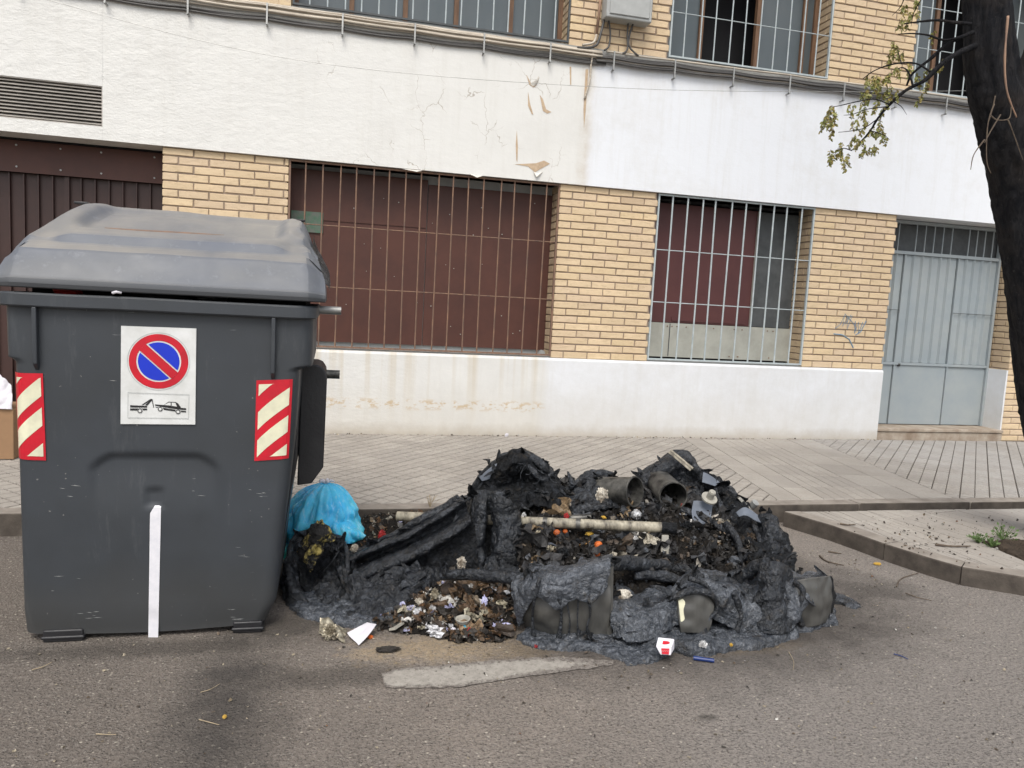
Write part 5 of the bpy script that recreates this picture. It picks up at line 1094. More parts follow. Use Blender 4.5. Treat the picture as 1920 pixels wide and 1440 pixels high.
m = MR(); rope(m, rp, [.014, .012, .012, .012, .012, .012, .014, .016, .016, .016, .014, .014], seed=14, wob=.35)
rope(m, ap([(642, 1065, 3.55), (655, 1100, 3.48), (675, 1130, 3.42), (700, 1158, 3.35)]), [.010, .010, .010, .012], seed=15); rope(m, ap([(660, 1085, 3.5), (668, 1115, 3.45), (672, 1150, 3.4)]), [.008, .008, .008], seed=16)
rope(m, ap([(640, 1100, 3.46), (625, 1125, 3.42), (600, 1138, 3.42), (572, 1136, 3.42)]), .004, seed=17); rope(m, ap([(545, 1135, 3.38), (580, 1152, 3.36), (640, 1160, 3.34)]), [.006, .009, .007], seed=18)
m.build('bowl_rim', 'melt', wk, smooth='all', fixn=False)
sheet('foam_lump', [ap([(562, 1036, 3.70), (574, 1008, 3.70), (590, 986, 3.72), (606, 982, 3.74)]), ap([(570, 1050, 3.66), (582, 1026, 3.64), (597, 1000, 3.64), (612, 992, 3.70)]), ap([(582, 1066, 3.68), (596, 1046, 3.66), (606, 1022, 3.68), (614, 1004, 3.73)])], 'yellowash', wk, nu=44, nv=40, amp=.022, thick=.02, rag=.05, seed=20, rough=1.5)
# --- lower left mass
lm = [gr(*p) for p in [(600, 1150), (640, 1166), (700, 1172), (740, 1158), (780, 1138), (830, 1115), (850, 1106), (900, 1100), (960, 1096)]]+[Vector((.85, 3.7, 0)), Vector((.1, 3.85, 0)), Vector((-.05, 3.6, 0))]
def C3(l): return [(p.x, p.y, p.z) for p in ap(l)]
heap('melted_mass', [(p.x, p.y) for p in lm], C3([(640, 1130, 3.42), (700, 1120, 3.42), (760, 1100, 3.45), (800, 1075, 3.5), (860, 1085, 3.5), (870, 1085, 3.45), (820, 1095, 3.42), (900, 1090, 3.5), (690, 1080, 3.6), (740, 1150, 3.28), (950, 1070, 3.5)]), 'melt', wk, res=.010, edge=.05, amp=.032, sc=8, ridged=.4, warp=.03, seed=7)
# --- back right: corner, hood and folded side
S('melted_wall', [[(1196, 905, 4.25), (1215, 880, 4.28), (1240, 862, 4.28), (1272, 846, 4.28), (1290, 860, 4.28), (1312, 885, 4.25)], [(1200, 915, 4.22), (1218, 895, 4.18), (1243, 880, 4.15), (1275, 868, 4.18), (1295, 880, 4.2), (1316, 900, 4.2)], [(1205, 930, 4.2), (1225, 915, 4.2), (1250, 905, 4.22), (1280, 905, 4.22), (1300, 915, 4.2), (1322, 930, 4.12)], [(1215, 985, 4.0), (1235, 975, 4.02), (1258, 965, 4.05), (1285, 960, 4.05), (1305, 965, 4.0), (1330, 975, 3.95)]],
  'melt', nu=80, nv=56, amp=.012, sc=9, ridged=.3, rag=.01, thick=.018, seed=22)
S('melted_hood', [[(1258, 852, 4.26), (1275, 844, 4.24), (1298, 860, 4.2), (1310, 885, 4.18)], [(1265, 858, 4.22), (1285, 858, 4.18), (1303, 875, 4.15), (1314, 893, 4.15)], [(1278, 872, 4.22), (1294, 880, 4.18), (1306, 892, 4.16), (1318, 905, 4.16)]], 'melt', nu=30, nv=20, amp=.010, thick=.02, rag=.02, seed=23)
S('melted_side', [[(1308, 885, 4.26), (1345, 905, 4.2), (1375, 925, 4.12), (1400, 950, 4.0), (1430, 985, 3.88), (1466, 1005, 3.7), (1470, 1030, 3.62), (1490, 1088, 3.42)],
  [(1310, 905, 4.2), (1345, 920, 4.1), (1370, 945, 4.02), (1395, 970, 3.9), (1420, 1000, 3.78), (1450, 1015, 3.58), (1458, 1045, 3.5), (1478, 1095, 3.34)],
  [(1312, 945, 4.1), (1338, 955, 4.05), (1360, 975, 3.95), (1385, 1000, 3.8), (1405, 1020, 3.66), (1430, 1035, 3.5), (1445, 1060, 3.4), (1465, 1098, 3.28)],
  [(1315, 990, 3.95), (1338, 998, 3.88), (1358, 1012, 3.8), (1378, 1030, 3.66), (1395, 1045, 3.54), (1415, 1058, 3.4), (1430, 1078, 3.3), (1450, 1105, 3.2)]],
  'meltdk', nu=120, nv=70, amp=.034, sc=7, ridged=.55, rag=.02, thick=.02, vfold=.9, seed=24, rough=.5)
S('melted_side', [[(1425, 985, 3.8), (1440, 962, 3.7), (1465, 1000, 3.66), (1468, 1012, 3.64)], [(1428, 1020, 3.7), (1442, 1010, 3.58), (1462, 1025, 3.55), (1468, 1035, 3.58)], [(1432, 1062, 3.55), (1445, 1060, 3.46), (1462, 1062, 3.46), (1474, 1070, 3.5)], [(1440, 1105, 3.3), (1455, 1105, 3.26), (1475, 1102, 3.28), (1492, 1095, 3.36)]], 'melt', nu=40, nv=60, amp=.020, vfold=1, seed=25, thick=.02, rough=.5)
m = MR(); rope(m, ap([(1308, 885, 4.24), (1340, 900, 4.2), (1362, 912, 4.14), (1385, 935, 4.06), (1410, 965, 3.95)]), [.014, .016, .018, .014, .010], seed=19); rope(m, ap([(1232, 945, 4.0), (1270, 952, 3.95), (1310, 968, 3.86), (1345, 985, 3.76), (1380, 1010, 3.62)]), [.014, .018, .022, .022, .018], seed=20)
rope(m, ap([(1362, 985, 3.72), (1378, 1005, 3.6), (1390, 1040, 3.5), (1385, 1065, 3.4)]), [.022, .018, .014, .01], seed=21); rope(m, ap([(1410, 975, 3.8), (1425, 1010, 3.66), (1432, 1050, 3.52), (1440, 1090, 3.3)]), [.014, .018, .016, .014], seed=22)
rope(m, ap([(1440, 960, 3.75), (1448, 985, 3.66), (1450, 1020, 3.58), (1456, 1060, 3.46)]), [.010, .014, .016, .014], seed=23); rope(m, ap([(1340, 915, 4.08), (1350, 945, 4.0), (1352, 975, 3.9)]), [.012, .016, .014], seed=24)
m.build('melted_fold', 'melt', wk, smooth='all', fixn=False)
S('unburnt_patch', [[(1318, 885, 4.13), (1332, 892, 4.12), (1350, 905, 4.1)], [(1316, 905, 4.09), (1328, 908, 4.08), (1340, 912, 4.07)]], 'bluegrey', nu=20, nv=12, amp=.002, rag=.05, thick=.004, seed=26)
S('unburnt_patch', [[(1300, 940, 3.93), (1318, 940, 3.92), (1336, 944, 3.92)], [(1296, 960, 3.87), (1318, 965, 3.86), (1334, 962, 3.86)], [(1298, 974, 3.83), (1318, 984, 3.81), (1332, 978, 3.82)]], 'bluegrey', nu=22, nv=16, amp=.003, rag=.03, thick=.006, seed=27)
S('unburnt_patch', [[(1380, 962, 3.80), (1396, 952, 3.79), (1420, 966, 3.76), (1434, 980, 3.74)], [(1386, 970, 3.76), (1400, 968, 3.74), (1418, 978, 3.72), (1432, 984, 3.72)]], 'bluegrey', nu=24, nv=12, amp=.003, rag=.04, thick=.006, seed=28)
# --- metal leftovers of the container
m = MB(); m.cyl(at(745, 968, 4.06), at(1243, 989, 3.50), .0265, n=22, caps=True); m.build('axle_pipe', 'pipe', wk, smooth=30)
for x in (1022, 1085):
    m = MB(); f = (x-965)/278; pa, pb = at(745, 968, 4.06), at(1243, 989, 3.50); c = min((pa.lerp(pb, q/400) for q in range(401)), key=lambda v: abs((v.x/v.y)-(at(x, 985, 1).x))); d = (pb-pa).normalized(); m.cyl(c-d*.012, c+d*.012, .0285, n=20); m.build('pipe_collar', 'steel', wk, smooth=30)
m = MB(); m.cyl(at(1240, 989, 3.503), at(1268, 991, 3.48), .029, n=20); m.build('pipe_end', 'meltdk', wk, smooth=30)
m = MB(); p = at(1246, 985, 3.66); m.prism([at(1242, 1004, 3.48), at(1254, 1003, 3.48), at(1256, 1030, 3.46), at(1252, 1055, 3.44), at(1241, 1054, 3.44), at(1240, 1030, 3.46)], (.0, .012, 0)); m.build('hanging_bracket', 'washer', wk, bevel=.003)
m = MB(); m.prism([at(1244.5, 1034, 3.45), at(1250, 1034, 3.45), at(1249.5, 1045, 3.44), at(1244.5, 1045, 3.44)], (0, .004, 0)); m.build('bracket_slot', 'black', wk)
c = at(1330, 934, 3.86); ax = Vector((.04, -.55, .85)).normalized()
m = MB(); m.cyl(c-ax*.006, c+ax*.004, .046, n=30); m.build('hub_washer', 'washer', wk, smooth=30)
m = MB(); m.cyl(c, c+ax*.048, .020, n=22); m.cyl(c+ax*.048, c+ax*.055, .017, n=22); m.build('hub_pin', 'washer', wk, smooth=30)
m = MB(); a, b = at(1256, 846, 4.16), at(1297, 880, 4.02); d = (b-a).normalized(); s_ = d.cross(Vector((0, 1, 0))).normalized(); m.obox((a+b)/2, d*((b-a).length/2), s_*.014, d.cross(s_)*.004); m.obox((a+b)/2+s_*.006+Vector((0, -.006, 0)), d*((b-a).length/2), s_*.004, d.cross(s_)*.006); m.build('pale_strip', 'pipe', wk)
m = MB(); m.cyl(at(1402, 958, 4.0), at(1417, 942, 3.95), .022, n=18); m.build('pin_stub', 'zinc', wk, smooth=30)
m = MB(); a, b = at(1384, 932, 4.0), at(1428, 980, 3.86); d = (b-a).normalized(); m.obox((a+b)/2, d*((b-a).length/2), Vector((.008, 0, .004)), Vector((0, .012, 0))); m.build('hinge_rail', 'steel', wk)
m = MB(); a, b = at(1470, 1040, 3.55), at(1497, 1082, 3.42); d = (b-a).normalized(); m.obox((a+b)/2, d*((b-a).length/2), Vector((.006, 0, .004)), Vector((0, .02, 0))); m.build('hinge_rail', 'steel', wk)

# --- torn flaps and loose strings of molten plastic
fr = random.Random(31)
def flap(p, L, W, d, up, mat, name='torn_flap'):
    m = MB(); nu, nv = 9, 6; V = []; d = d.normalized(); s_ = d.cross(up).normalized(); u2 = s_.cross(d).normalized(); ph = fr.random()*20; cu = fr.uniform(-1.6, 1.6)
    for i in range(nu):
        u = i/(nu-1); c_ = p+d*(L*u)+u2*(L*cu*u*u*.5); wd = W*(1-.75*u**1.6)*(1+.35*mn.noise(Vector((u*4, ph, 0))))
        for j in range(nv):
            v = j/(nv-1)*2-1; V.append(c_+s_*wd*v*.5+u2*(W*.35*(v*v-.3)*(1-u*.4)+.35*W*mn.noise(Vector((u*5+ph, v*2, ph))))+d*W*.25*mn.noise(Vector((v*3+ph, u, 3))))
    m.add(V, [(i*nv+j, (i+1)*nv+j, (i+1)*nv+j+1, i*nv+j+1) for i in range(nu-1) for j in range(nv-1)])
    o = m.build(name, mat, wk, smooth='all', fixn=False); s2 = o.modifiers.new('s', 'SOLIDIFY'); s2.thickness = .004; b2 = o.modifiers.new('u', 'SUBSURF'); b2.levels = 1; b2.render_levels = 1
anch = [(560, 1015, 3.7), (548, 1060, 3.6), (640, 1030, 3.7), (655, 1080, 3.5), (690, 1100, 3.45), (720, 1075, 3.55), (760, 1080, 3.5), (800, 1090, 3.45), (842, 962, 3.76), (868, 940, 3.75), (890, 930, 3.78), (905, 1085, 3.5), (940, 930, 3.7), (965, 950, 3.7), (975, 1060, 3.55), (930, 880, 4.08), (985, 868, 4.04), (1020, 890, 4.0), (1040, 915, 4.0),
        (1080, 915, 4.1), (1120, 900, 4.1), (1150, 915, 4.1), (1000, 1075, 3.1), (1060, 1078, 3.0), (1120, 1065, 2.98), (1160, 1130, 3.0), (1210, 1140, 2.98), (1260, 1120, 2.98), (1300, 1090, 3.0), (1350, 1095, 3.0), (1390, 1115, 2.98), (1440, 1070, 3.0), (1470, 1085, 3.02), (1530, 1085, 3.02), (1230, 880, 4.2), (1300, 875, 4.15), (1345, 925, 4.05), (1365, 950, 3.98), (1400, 985, 3.85),
        (1425, 1005, 3.72), (1448, 985, 3.66), (1455, 1040, 3.5), (1380, 1020, 3.65), (1350, 990, 3.8), (1330, 970, 3.88), (1420, 1060, 3.42), (1465, 1070, 3.4), (1250, 1070, 3.24), (1330, 1078, 3.2), (1180, 1066, 3.16), (870, 1080, 3.3), (835, 1082, 3.33), (1000, 945, 3.95), (1060, 950, 3.95), (1010, 920, 4.0), (1390, 1060, 3.3), (1290, 1105, 3.0), (1420, 1130, 2.93), (1500, 1120, 2.94), (1180, 1190, 2.9), (1100, 1212, 2.93), (1350, 1200, 2.88), (1470, 1195, 2.9)]
for a in anch:
    for _ in range(2):
        p = at(a[0]+fr.gauss(0, 7), a[1]+fr.gauss(0, 5), a[2]-.01)
        if p.z < .03: p.z = .03
        d = Vector((fr.gauss(0, 1), fr.gauss(-.3, .7), fr.gauss(.1, .6))); flap(p, fr.uniform(.03, .085), fr.uniform(.02, .05), d, Vector((0, -.4, 1)), fr.choice(('melt', 'meltdk', 'melt')))
for a in ((905, 890, 4.14), (935, 862, 4.14), (968, 850, 4.1), (1010, 864, 4.08), (1034, 892, 4.04), (1062, 928, 4.1), (1098, 897, 4.14), (1148, 893, 4.14), (1206, 892, 4.24), (1240, 864, 4.24), (1310, 884, 4.2), (1350, 906, 4.1), (1384, 934, 4.02), (1410, 955, 3.95), (1442, 968, 3.72), (1464, 1000, 3.68), (1470, 1040, 3.6), (1485, 1075, 3.45), (852, 958, 3.8), (700, 1018, 3.78), (760, 990, 3.79), (888, 925, 3.78), (948, 928, 3.7), (1145, 1052, 3.0), (1300, 1080, 3.0), (1455, 1055, 3.0), (1545, 1080, 3.04), (1380, 1085, 3.05), (1000, 1082, 3.05), (560, 1005, 3.8), (640, 1015, 3.75)):
    for _ in range(2):
        p = at(a[0]+fr.gauss(0, 6), a[1]+2, a[2]); d = Vector((fr.gauss(0, .8), fr.gauss(-.2, .5), fr.uniform(.1, 1.1))); flap(p-d.normalized()*.025, fr.uniform(.05, .10), fr.uniform(.03, .08), d, Vector((fr.gauss(0, .5), -1, fr.gauss(0, .3))), fr.choice(('melt', 'meltdk')))
ms = MR()
for _ in range(34):
    a = fr.choice(anch); p = at(a[0]+fr.gauss(0, 8), a[1]+fr.gauss(0, 4), a[2]-.02); p.z = max(p.z, .05); q = p+Vector((fr.gauss(0, .04), fr.uniform(-.05, .01), -fr.uniform(.03, .12))); q.z = max(q.z, .008); mdp = p.lerp(q, .5)+Vector((fr.gauss(0, .01), -.01, fr.gauss(0, .01)))
    rope(ms, [p, mdp, q], [fr.uniform(.003, .006), .0018, fr.uniform(.002, .005)], n=6, wob=.3, jit=.004, k=9)
ms.build('plastic_string', 'melt', wk, smooth='all', fixn=False)
# ------------------------------------------------------------------ the burnt rubbish inside and around
def scraps(name, Hs, n, size, pal, seed, parent=None, zoff=.0, **kw):
    """thousands of little crumpled bits lying on a heap; colour stored per bit"""
    rr = random.Random(seed); m = MB(); cols = []
    tot = 0
    while tot < n:
        x, y, z = Hs(rr)
        if z is None: continue
        tot += 1; s_ = size*rr.choice((.5, .7, 1, 1, 1.4, 2.0)); c = rr.choices(pal, [p[1] for p in pal])[0][0]; k = rr.uniform(.6, 1.25); c = tuple(v*k for v in c)
        ax = Vector((rr.gauss(0, 1), rr.gauss(0, 1), rr.gauss(0, .7))).normalized(); bx = ax.orthogonal().normalized(); bx = bx*math.cos(rr.random()*6)+ax.cross(bx)*math.sin(rr.random()*6)
        cx_ = ax.cross(bx); o_ = Vector((x, y, z+zoff+rr.uniform(-.3, .9)*s_*.5)); q = []
        for (u, v) in ((-1, -1), (0, -1.1), (1, -.9), (-1.1, 0), (0, 0), (1, .1), (-.9, 1), (.1, 1.1), (1, 1)):
            q.append(o_+ax*u*s_*rr.uniform(.35, .65)+bx*v*s_*rr.uniform(.2, .5)+cx_*rr.uniform(-.28, .28)*s_)
        q = [Vector((p.x, p.y, max(p.z, .003))) for p in q]
        m.add(q, [(0, 1, 4, 3), (1, 2, 5, 4), (3, 4, 7, 6), (4, 5, 8, 7)]); cols += [c]*4
    o = m.build(name, 'scraps', parent, fixn=False, kind='stuff', **kw)
    a = o.data.attributes.new('col', 'FLOAT_COLOR', 'FACE'); a.data.foreach_set('color', [v for c in cols for v in (*c, 1)]); return o
DARK = [((.012, .011, .010), 50), ((.03, .026, .022), 18), ((.05, .035, .022), 10), ((.10, .065, .035), 6), ((.16, .12, .08), 3), ((.36, .33, .28), 1.5), ((.60, .58, .55), .7), ((.30, .16, .05), .8), ((.30, .24, .08), .3), ((.3, .03, .02), .15), ((.08, .09, .11), 9)]
# main heap
HP = [(p.x, p.y) for p in [at(1000, 1088, 3.3), at(1100, 1078, 3.16), at(1200, 1085, 3.16), at(1300, 1088, 3.16), at(1420, 1095, 3.1), at(1470, 1090, 3.3), at(1455, 1040, 3.62)]]+[(2.42, 4.15), (2.1, 4.35), (1.6, 4.35), (1.12, 4.3), (1.02, 4.15), (.98, 3.85), (.93, 3.5)]
HC = C3([(1000, 1060, 3.4), (1100, 1060, 3.32), (1200, 1065, 3.3), (1300, 1060, 3.32), (1400, 1060, 3.4), (1440, 1060, 3.5), (1000, 1010, 3.6), (1080, 1010, 3.6), (1160, 1012, 3.58), (1240, 1010, 3.6), (1320, 1010, 3.66), (1390, 1030, 3.62),
         (1000, 965, 3.84), (1080, 960, 3.86), (1160, 960, 3.86), (1240, 965, 3.84), (1320, 978, 3.84), (980, 930, 4.05), (1040, 930, 4.06), (1110, 935, 4.04), (1190, 940, 4.0), (1260, 942, 4.0), (1310, 945, 4.02)])
HC += [(1.3, 3.14, .12), (1.6, 3.12, .10), (1.9, 3.12, .10), (1.25, 4.3, .30), (1.7, 4.3, .28)]
HC = [(a, b, c-.035) for a, b, c in HC]
ho, HH = heap('charred_rubbish_heap', HP, HC, 'ash', None, res=.011, edge=.05, amp=.07, sc=9, ridged=.35, warp=.02, seed=9)
tag(ho, 'black heap of charred household rubbish filling the middle of the burnt container', 'rubbish heap', kind='stuff')
def smp(P, H):
    xs = [p[0] for p in P]; ys = [p[1] for p in P]
    def f(rr):
        x, y = rr.uniform(min(xs), max(xs)), rr.uniform(min(ys), max(ys)); return x, y, H(x, y)
    return f
scraps('charred_scraps', smp(HP, HH), 3000, .018, DARK, 5, label='loose charred scraps of paper, peel and plastic on the burnt heap', cat='scraps')
def clods(name, Hs, n, size, pal, seed, label, cat):
    rr = random.Random(seed); bm = bmesh.new(); bmesh.ops.create_icosphere(bm, subdivisions=2, radius=1); IV = [v.co.copy() for v in bm.verts]; IF = [tuple(v.index for v in f.verts) for f in bm.faces]; bm.free()
    m = MB(); cols = []; k = 0
    while k < n:
        x, y, z = Hs(rr)
        if z is None: continue
        k += 1; s_ = size*rr.choice((.6, .8, 1, 1.3, 1.9)); c = rr.choices(pal, [p[1] for p in pal])[0][0]; sv = Vector((rr.random()*90, rr.random()*90, 0)); rot = Matrix.Rotation(rr.random()*6, 3, 'Z') @ Matrix.Rotation(rr.gauss(0, .5), 3, 'X'); sx_ = Vector((rr.uniform(.7, 1.6), rr.uniform(.5, .9), rr.uniform(.3, .8)))
        V = []
        for q in IV:
            h = 1+.9*(mn.voronoi(q*1.9+sv)[0][1]-mn.voronoi(q*1.9+sv)[0][0]-.3)+.3*mn.noise(q*5+sv); p = rot @ Vector((q.x*sx_.x*h, q.y*sx_.y*h, q.z*sx_.z*h))*s_; V.append(Vector((x, y, max(z+s_*.25, .004)))+p)
        m.add(V, IF); cols += [c]*len(IF)
    o = m.build(name, 'scraps', None, fixn=False, kind='stuff', label=label, cat=cat); a = o.data.attributes.new('col', 'FLOAT_COLOR', 'FACE'); a.data.foreach_set('color', [v for c in cols for v in (*c, 1)])
def films(name, Hs, n, size, pal, seed, label, cat):
    rr = random.Random(seed); m = MB(); cols = []; k = 0; N_ = 8
    while k < n:
        x, y, z = Hs(rr)
        if z is None: continue
        k += 1; s_ = size*rr.choice((.6, .8, 1, 1.4, 1.9)); c = rr.choices(pal, [p[1] for p in pal])[0][0]; sv = Vector((rr.random()*90, rr.random()*90, rr.random()*9))
        ax = Vector((rr.gauss(0, 1), rr.gauss(0, .6), rr.gauss(0, .5))).normalized(); bx = ax.orthogonal().normalized(); a_ = rr.random()*6.28; bx = bx*math.cos(a_)+ax.cross(bx)*math.sin(a_); n_ = ax.cross(bx); o_ = Vector((x, y, z+s_*.18)); asp = rr.uniform(.35, .9); V = []
        for i in range(N_):
            for j in range(N_):
                u, v = i/(N_-1)-.5, j/(N_-1)-.5; e = 1-.45*mn.noise(Vector((u*4, v*4, 0))+sv); vo = mn.voronoi(Vector((u*3.2, v*3.2, 0))+sv)[0]
                q = o_+ax*u*s_*e*1.6+bx*v*s_*asp*e*1.6+n_*s_*((vo[1]-vo[0])*.9-.3+.5*mn.noise(Vector((u*3, v*3, 2))+sv)); V.append(Vector((q.x, q.y, max(q.z, .004))))
        m.add(V, [(i*N_+j, (i+1)*N_+j, (i+1)*N_+j+1, i*N_+j+1) for i in range(N_-1) for j in range(N_-1)]); cols += [c]*((N_-1)**2)
    o = m.build(name, 'scraps', None, fixn=False, kind='stuff', label=label, cat=cat); a = o.data.attributes.new('col', 'FLOAT_COLOR', 'FACE'); a.data.foreach_set('color', [v for c in cols for v in (*c, 1)])
films('charred_films', smp(HP, HH), 330, .052, [((.012, .012, .013), 46), ((.028, .028, .03), 26), ((.06, .066, .075), 14), ((.08, .055, .035), 8), ((.22, .15, .08), 4), ((.42, .38, .30), 3), ((.62, .60, .56), 1.6), ((.34, .17, .04), 1)], 65, 'crumpled burnt bags and papers layered over the burnt heap', 'scraps')
clods('charred_clods', smp(HP, HH), 150, .022, [((.014, .013, .012), 50), ((.035, .03, .026), 20), ((.07, .05, .035), 8), ((.08, .09, .105), 16), ((.20, .17, .13), 3), ((.42, .40, .36), 1.5)], 55, 'fist-sized charred clods buried among the scraps on the burnt heap', 'clods')
# brown heap in front
BP = [(p.x, p.y) for p in [gr(700, 1172), gr(735, 1188), gr(790, 1194), gr(860, 1206), (gr(930, 1205)), gr(965, 1196), gr(975, 1170), gr(970, 1120), gr(900, 1095), gr(850, 1098), gr(800, 1120), gr(740, 1150)]]
BC = C3([(850, 1105, 3.42), (900, 1110, 3.4), (830, 1130, 3.35), (880, 1150, 3.28), (940, 1140, 3.3), (800, 1160, 3.22), (760, 1170, 3.2), (860, 1180, 3.14), (930, 1180, 3.14)])
bo, BH = heap('ash_heap', BP, BC, 'ash', None, res=.012, edge=.05, amp=.03, sc=13, ridged=.3, warp=.03, seed=12)
tag(bo, 'low brown and black heap of burnt rubbish spilling out before the melted wall', 'rubbish heap', kind='stuff')
films('spilt_papers', smp(BP, BH), 110, .034, [((.03, .024, .018), 26), ((.10, .06, .03), 20), ((.24, .16, .09), 9), ((.62, .60, .56), 5), ((.68, .68, .70), 4), ((.42, .42, .62), 3), ((.42, .38, .28), 8)], 66, 'crumpled papers and foil spilling out at the front left of the wreck', 'scraps')
clods('brown_clods', smp(BP, BH), 70, .022, [((.02, .016, .012), 20), ((.09, .05, .025), 20), ((.05, .035, .025), 10), ((.25, .2, .14), 3), ((.5, .48, .44), 2)], 56, 'brown and black clods on the low front heap', 'clods')
BR = [((.02, .016, .012), 30), ((.10, .05, .02), 22), ((.16, .09, .04), 12), ((.05, .035, .025), 14), ((.30, .22, .13), 5), ((.6, .57, .52), 4), ((.66, .66, .68), 2), ((.42, .42, .62), 1.5), ((.20, .2, .18), 6)]
scraps('brown_scraps', smp(BP, BH), 1000, .016, BR, 6, label='brown burnt scraps and ash bits on the low front heap', cat='scraps')
# burnt bits on the melted side and behind
def smp2(pts, w_):
    def f(rr):
        i = rr.randrange(len(pts)-1); p = pts[i].lerp(pts[i+1], rr.random()); return p.x+rr.gauss(0, w_), p.y+rr.gauss(0, w_), max(p.z+rr.gauss(0, w_*.5), .004)
    return f
scraps('loose_ash', smp2(ap([(1320, 975, 3.8), (1380, 1020, 3.62), (1430, 1060, 3.45), (1470, 1095, 3.3)]), .04), 420, .018, DARK, 8, label='black flakes caught in the folded right side of the wreck', cat='scraps')
bh = [at(650, 1005, 3.95), at(690, 985, 4.05), at(740, 985, 4.1), at(640, 1030, 3.9), at(690, 1010, 3.95)]
KP = [(.05, 3.8), (.05, 4.25), (.25, 4.45), (.6, 4.45), (.75, 4.2), (.7, 3.9), (.4, 3.75)]
ko, KH = heap('burnt_litter', KP, C3([(640, 1030, 3.9), (660, 1015, 4.0), (700, 990, 4.1), (720, 985, 4.15), (680, 1010, 4.0)]), 'ash', None, res=.014, edge=.08, amp=.03, sc=13, warp=.03, seed=15)
tag(ko, 'small pile of burnt litter between the blue bag and the fallen beam', 'rubbish heap', kind='stuff')
scraps('light_scraps', smp(KP, KH), 700, .018, BR+[((.45, .42, .34), 16), ((.4, .03, .02), 3)], 9, label='pale scorched scraps behind the fallen beam near the kerb', cat='scraps')
# fine grit, leaf bits and splinters on the road and island
def road_s(rr):
    k = rr.random()
    if k < .45: p = gr(rr.uniform(-50, 1950), rr.uniform(1150, 1500))
    elif k < .75: p = gr(rr.gauss(1620, 90), rr.gauss(1075, 50))
    else: p = gr(rr.gauss(1100, 350), rr.uniform(1180, 1280))
    if p.y > 4.55 or (p.x > 3.05+max(0, (4.0-p.y)*.4) and p.y > 2.9): return p.x, p.y, None
    return p.x, p.y, .0
GRIT = [((.42, .36, .26), 20), ((.03, .025, .02), 14), ((.12, .085, .055), 18), ((.62, .60, .55), 6), ((.25, .2, .13), 14), ((.30, .13, .05), 2)]
scraps('road_grit', road_s, 1300, .0058, GRIT, 10, zoff=.002, label='tiny pale chips, seeds and splinters scattered over the asphalt', cat='litter')
def isl_s(rr):
    p = gr(rr.gauss(1770, 110), rr.gauss(1015, 26), .105)
    return (p.x, p.y, .107 if p.x > 3.2+max(0, (4.3-p.y)*.25) and 3.3 < p.y < 4.5 else None)
scraps('island_litter', isl_s, 300, .0085, [((.05, .035, .025), 30), ((.22, .16, .10), 10), ((.5, .48, .42), 3), ((.20, .08, .03), 6)], 11, zoff=.002, label='dark leaf litter and chips strewn over the paved island', cat='litter')
def kerb_s(rr): return rr.uniform(-.1, 5.5), 4.60-abs(rr.gauss(0, .05)), 0.0
scraps('gutter_litter', kerb_s, 520, .010, GRIT, 12, zoff=.003, label='dirt and leaf bits gathered in the gutter along the kerb', cat='litter')
def wallb(rr): return rr.uniform(-.2, 6), 7.155-abs(rr.gauss(0, .03)), zp(7.15)
scraps('wall_foot_litter', wallb, 300, .009, GRIT, 13, zoff=.002, label='dust and crumbs along the foot of the white wall', cat='litter')

# ------------------------------------------------------------------ single pieces of rubbish
def crumple(name, p, size, mat, label, cat, seed, flat=1.0, sub=4, k=.55, f=2.2, group=None):
    bm = bmesh.new(); bmesh.ops.create_icosphere(bm, subdivisions=sub, radius=1); sv = Vector((seed*3.1, seed, seed*.7))
    sx_, sy_, sz_ = size if isinstance(size, tuple) else (size, size, size*flat)
    for v in bm.verts:
        n_ = v.co.normalized(); c = mn.voronoi(n_*f+sv)[0]; h = 1+k*(c[1]-c[0]-.35)+.4*k*mn.noise(n_*4+sv)+.25*k*mn.noise(n_*9+sv)
        v.co = Vector((n_.x*sx_*h, n_.y*sy_*h, n_.z*sz_*h))
    me = bpy.data.meshes.new(name); bm.to_mesh(me); bm.free(); me.materials.append(MT[mat]); me.update()
    o = bpy.data.objects.new(name, me); C.objects.link(o); o.location = p; o.rotation_euler = (seed, seed*2.1, seed*.7) if flat == 1.0 and not isinstance(size, tuple) else (0, 0, seed); return tag(o, label, cat, group)
def crsheet(name, pts, mat, label, cat, seed, amp=.012, sc=22, nu=26, nv=20):
    """pts: 4 world corners of a creased sheet"""
    a, b, c, d = [Vector(p) for p in pts]; m = MB(); sv = Vector((seed, seed*2, seed*3)); V = []
    n_ = (b-a).cross(d-a).normalized()
    for j in range(nv):
        for i in range(nu):
            u, v = i/(nu-1), j/(nv-1); q = a.lerp(b, u).lerp(d.lerp(c, u), v); vo = mn.voronoi(q*sc+sv)[0]
            q = q+n_*amp*((vo[1]-vo[0])*1.6+mn.noise(q*sc*1.5+sv)*.8)+(b-a)*.10*mn.noise(q*sc*.8+sv*2)+(d-a)*.10*mn.noise(q*sc*.8-sv); q.z = max(q.z, .004); V.append(q)
    m.add(V, [(j*nu+i, j*nu+i+1, (j+1)*nu+i+1, (j+1)*nu+i) for j in range(nv-1) for i in range(nu-1)])
    o = m.build(name, mat, None, fixn=False, label=label, cat=cat); s_ = o.modifiers.new('s', 'SOLIDIFY'); s_.thickness = .0015; return o
def hz(px, py, Y):   # point on the heap under a pixel
    p = at(px, py, Y); return p
G_O = 'orange peels in the burnt heap'
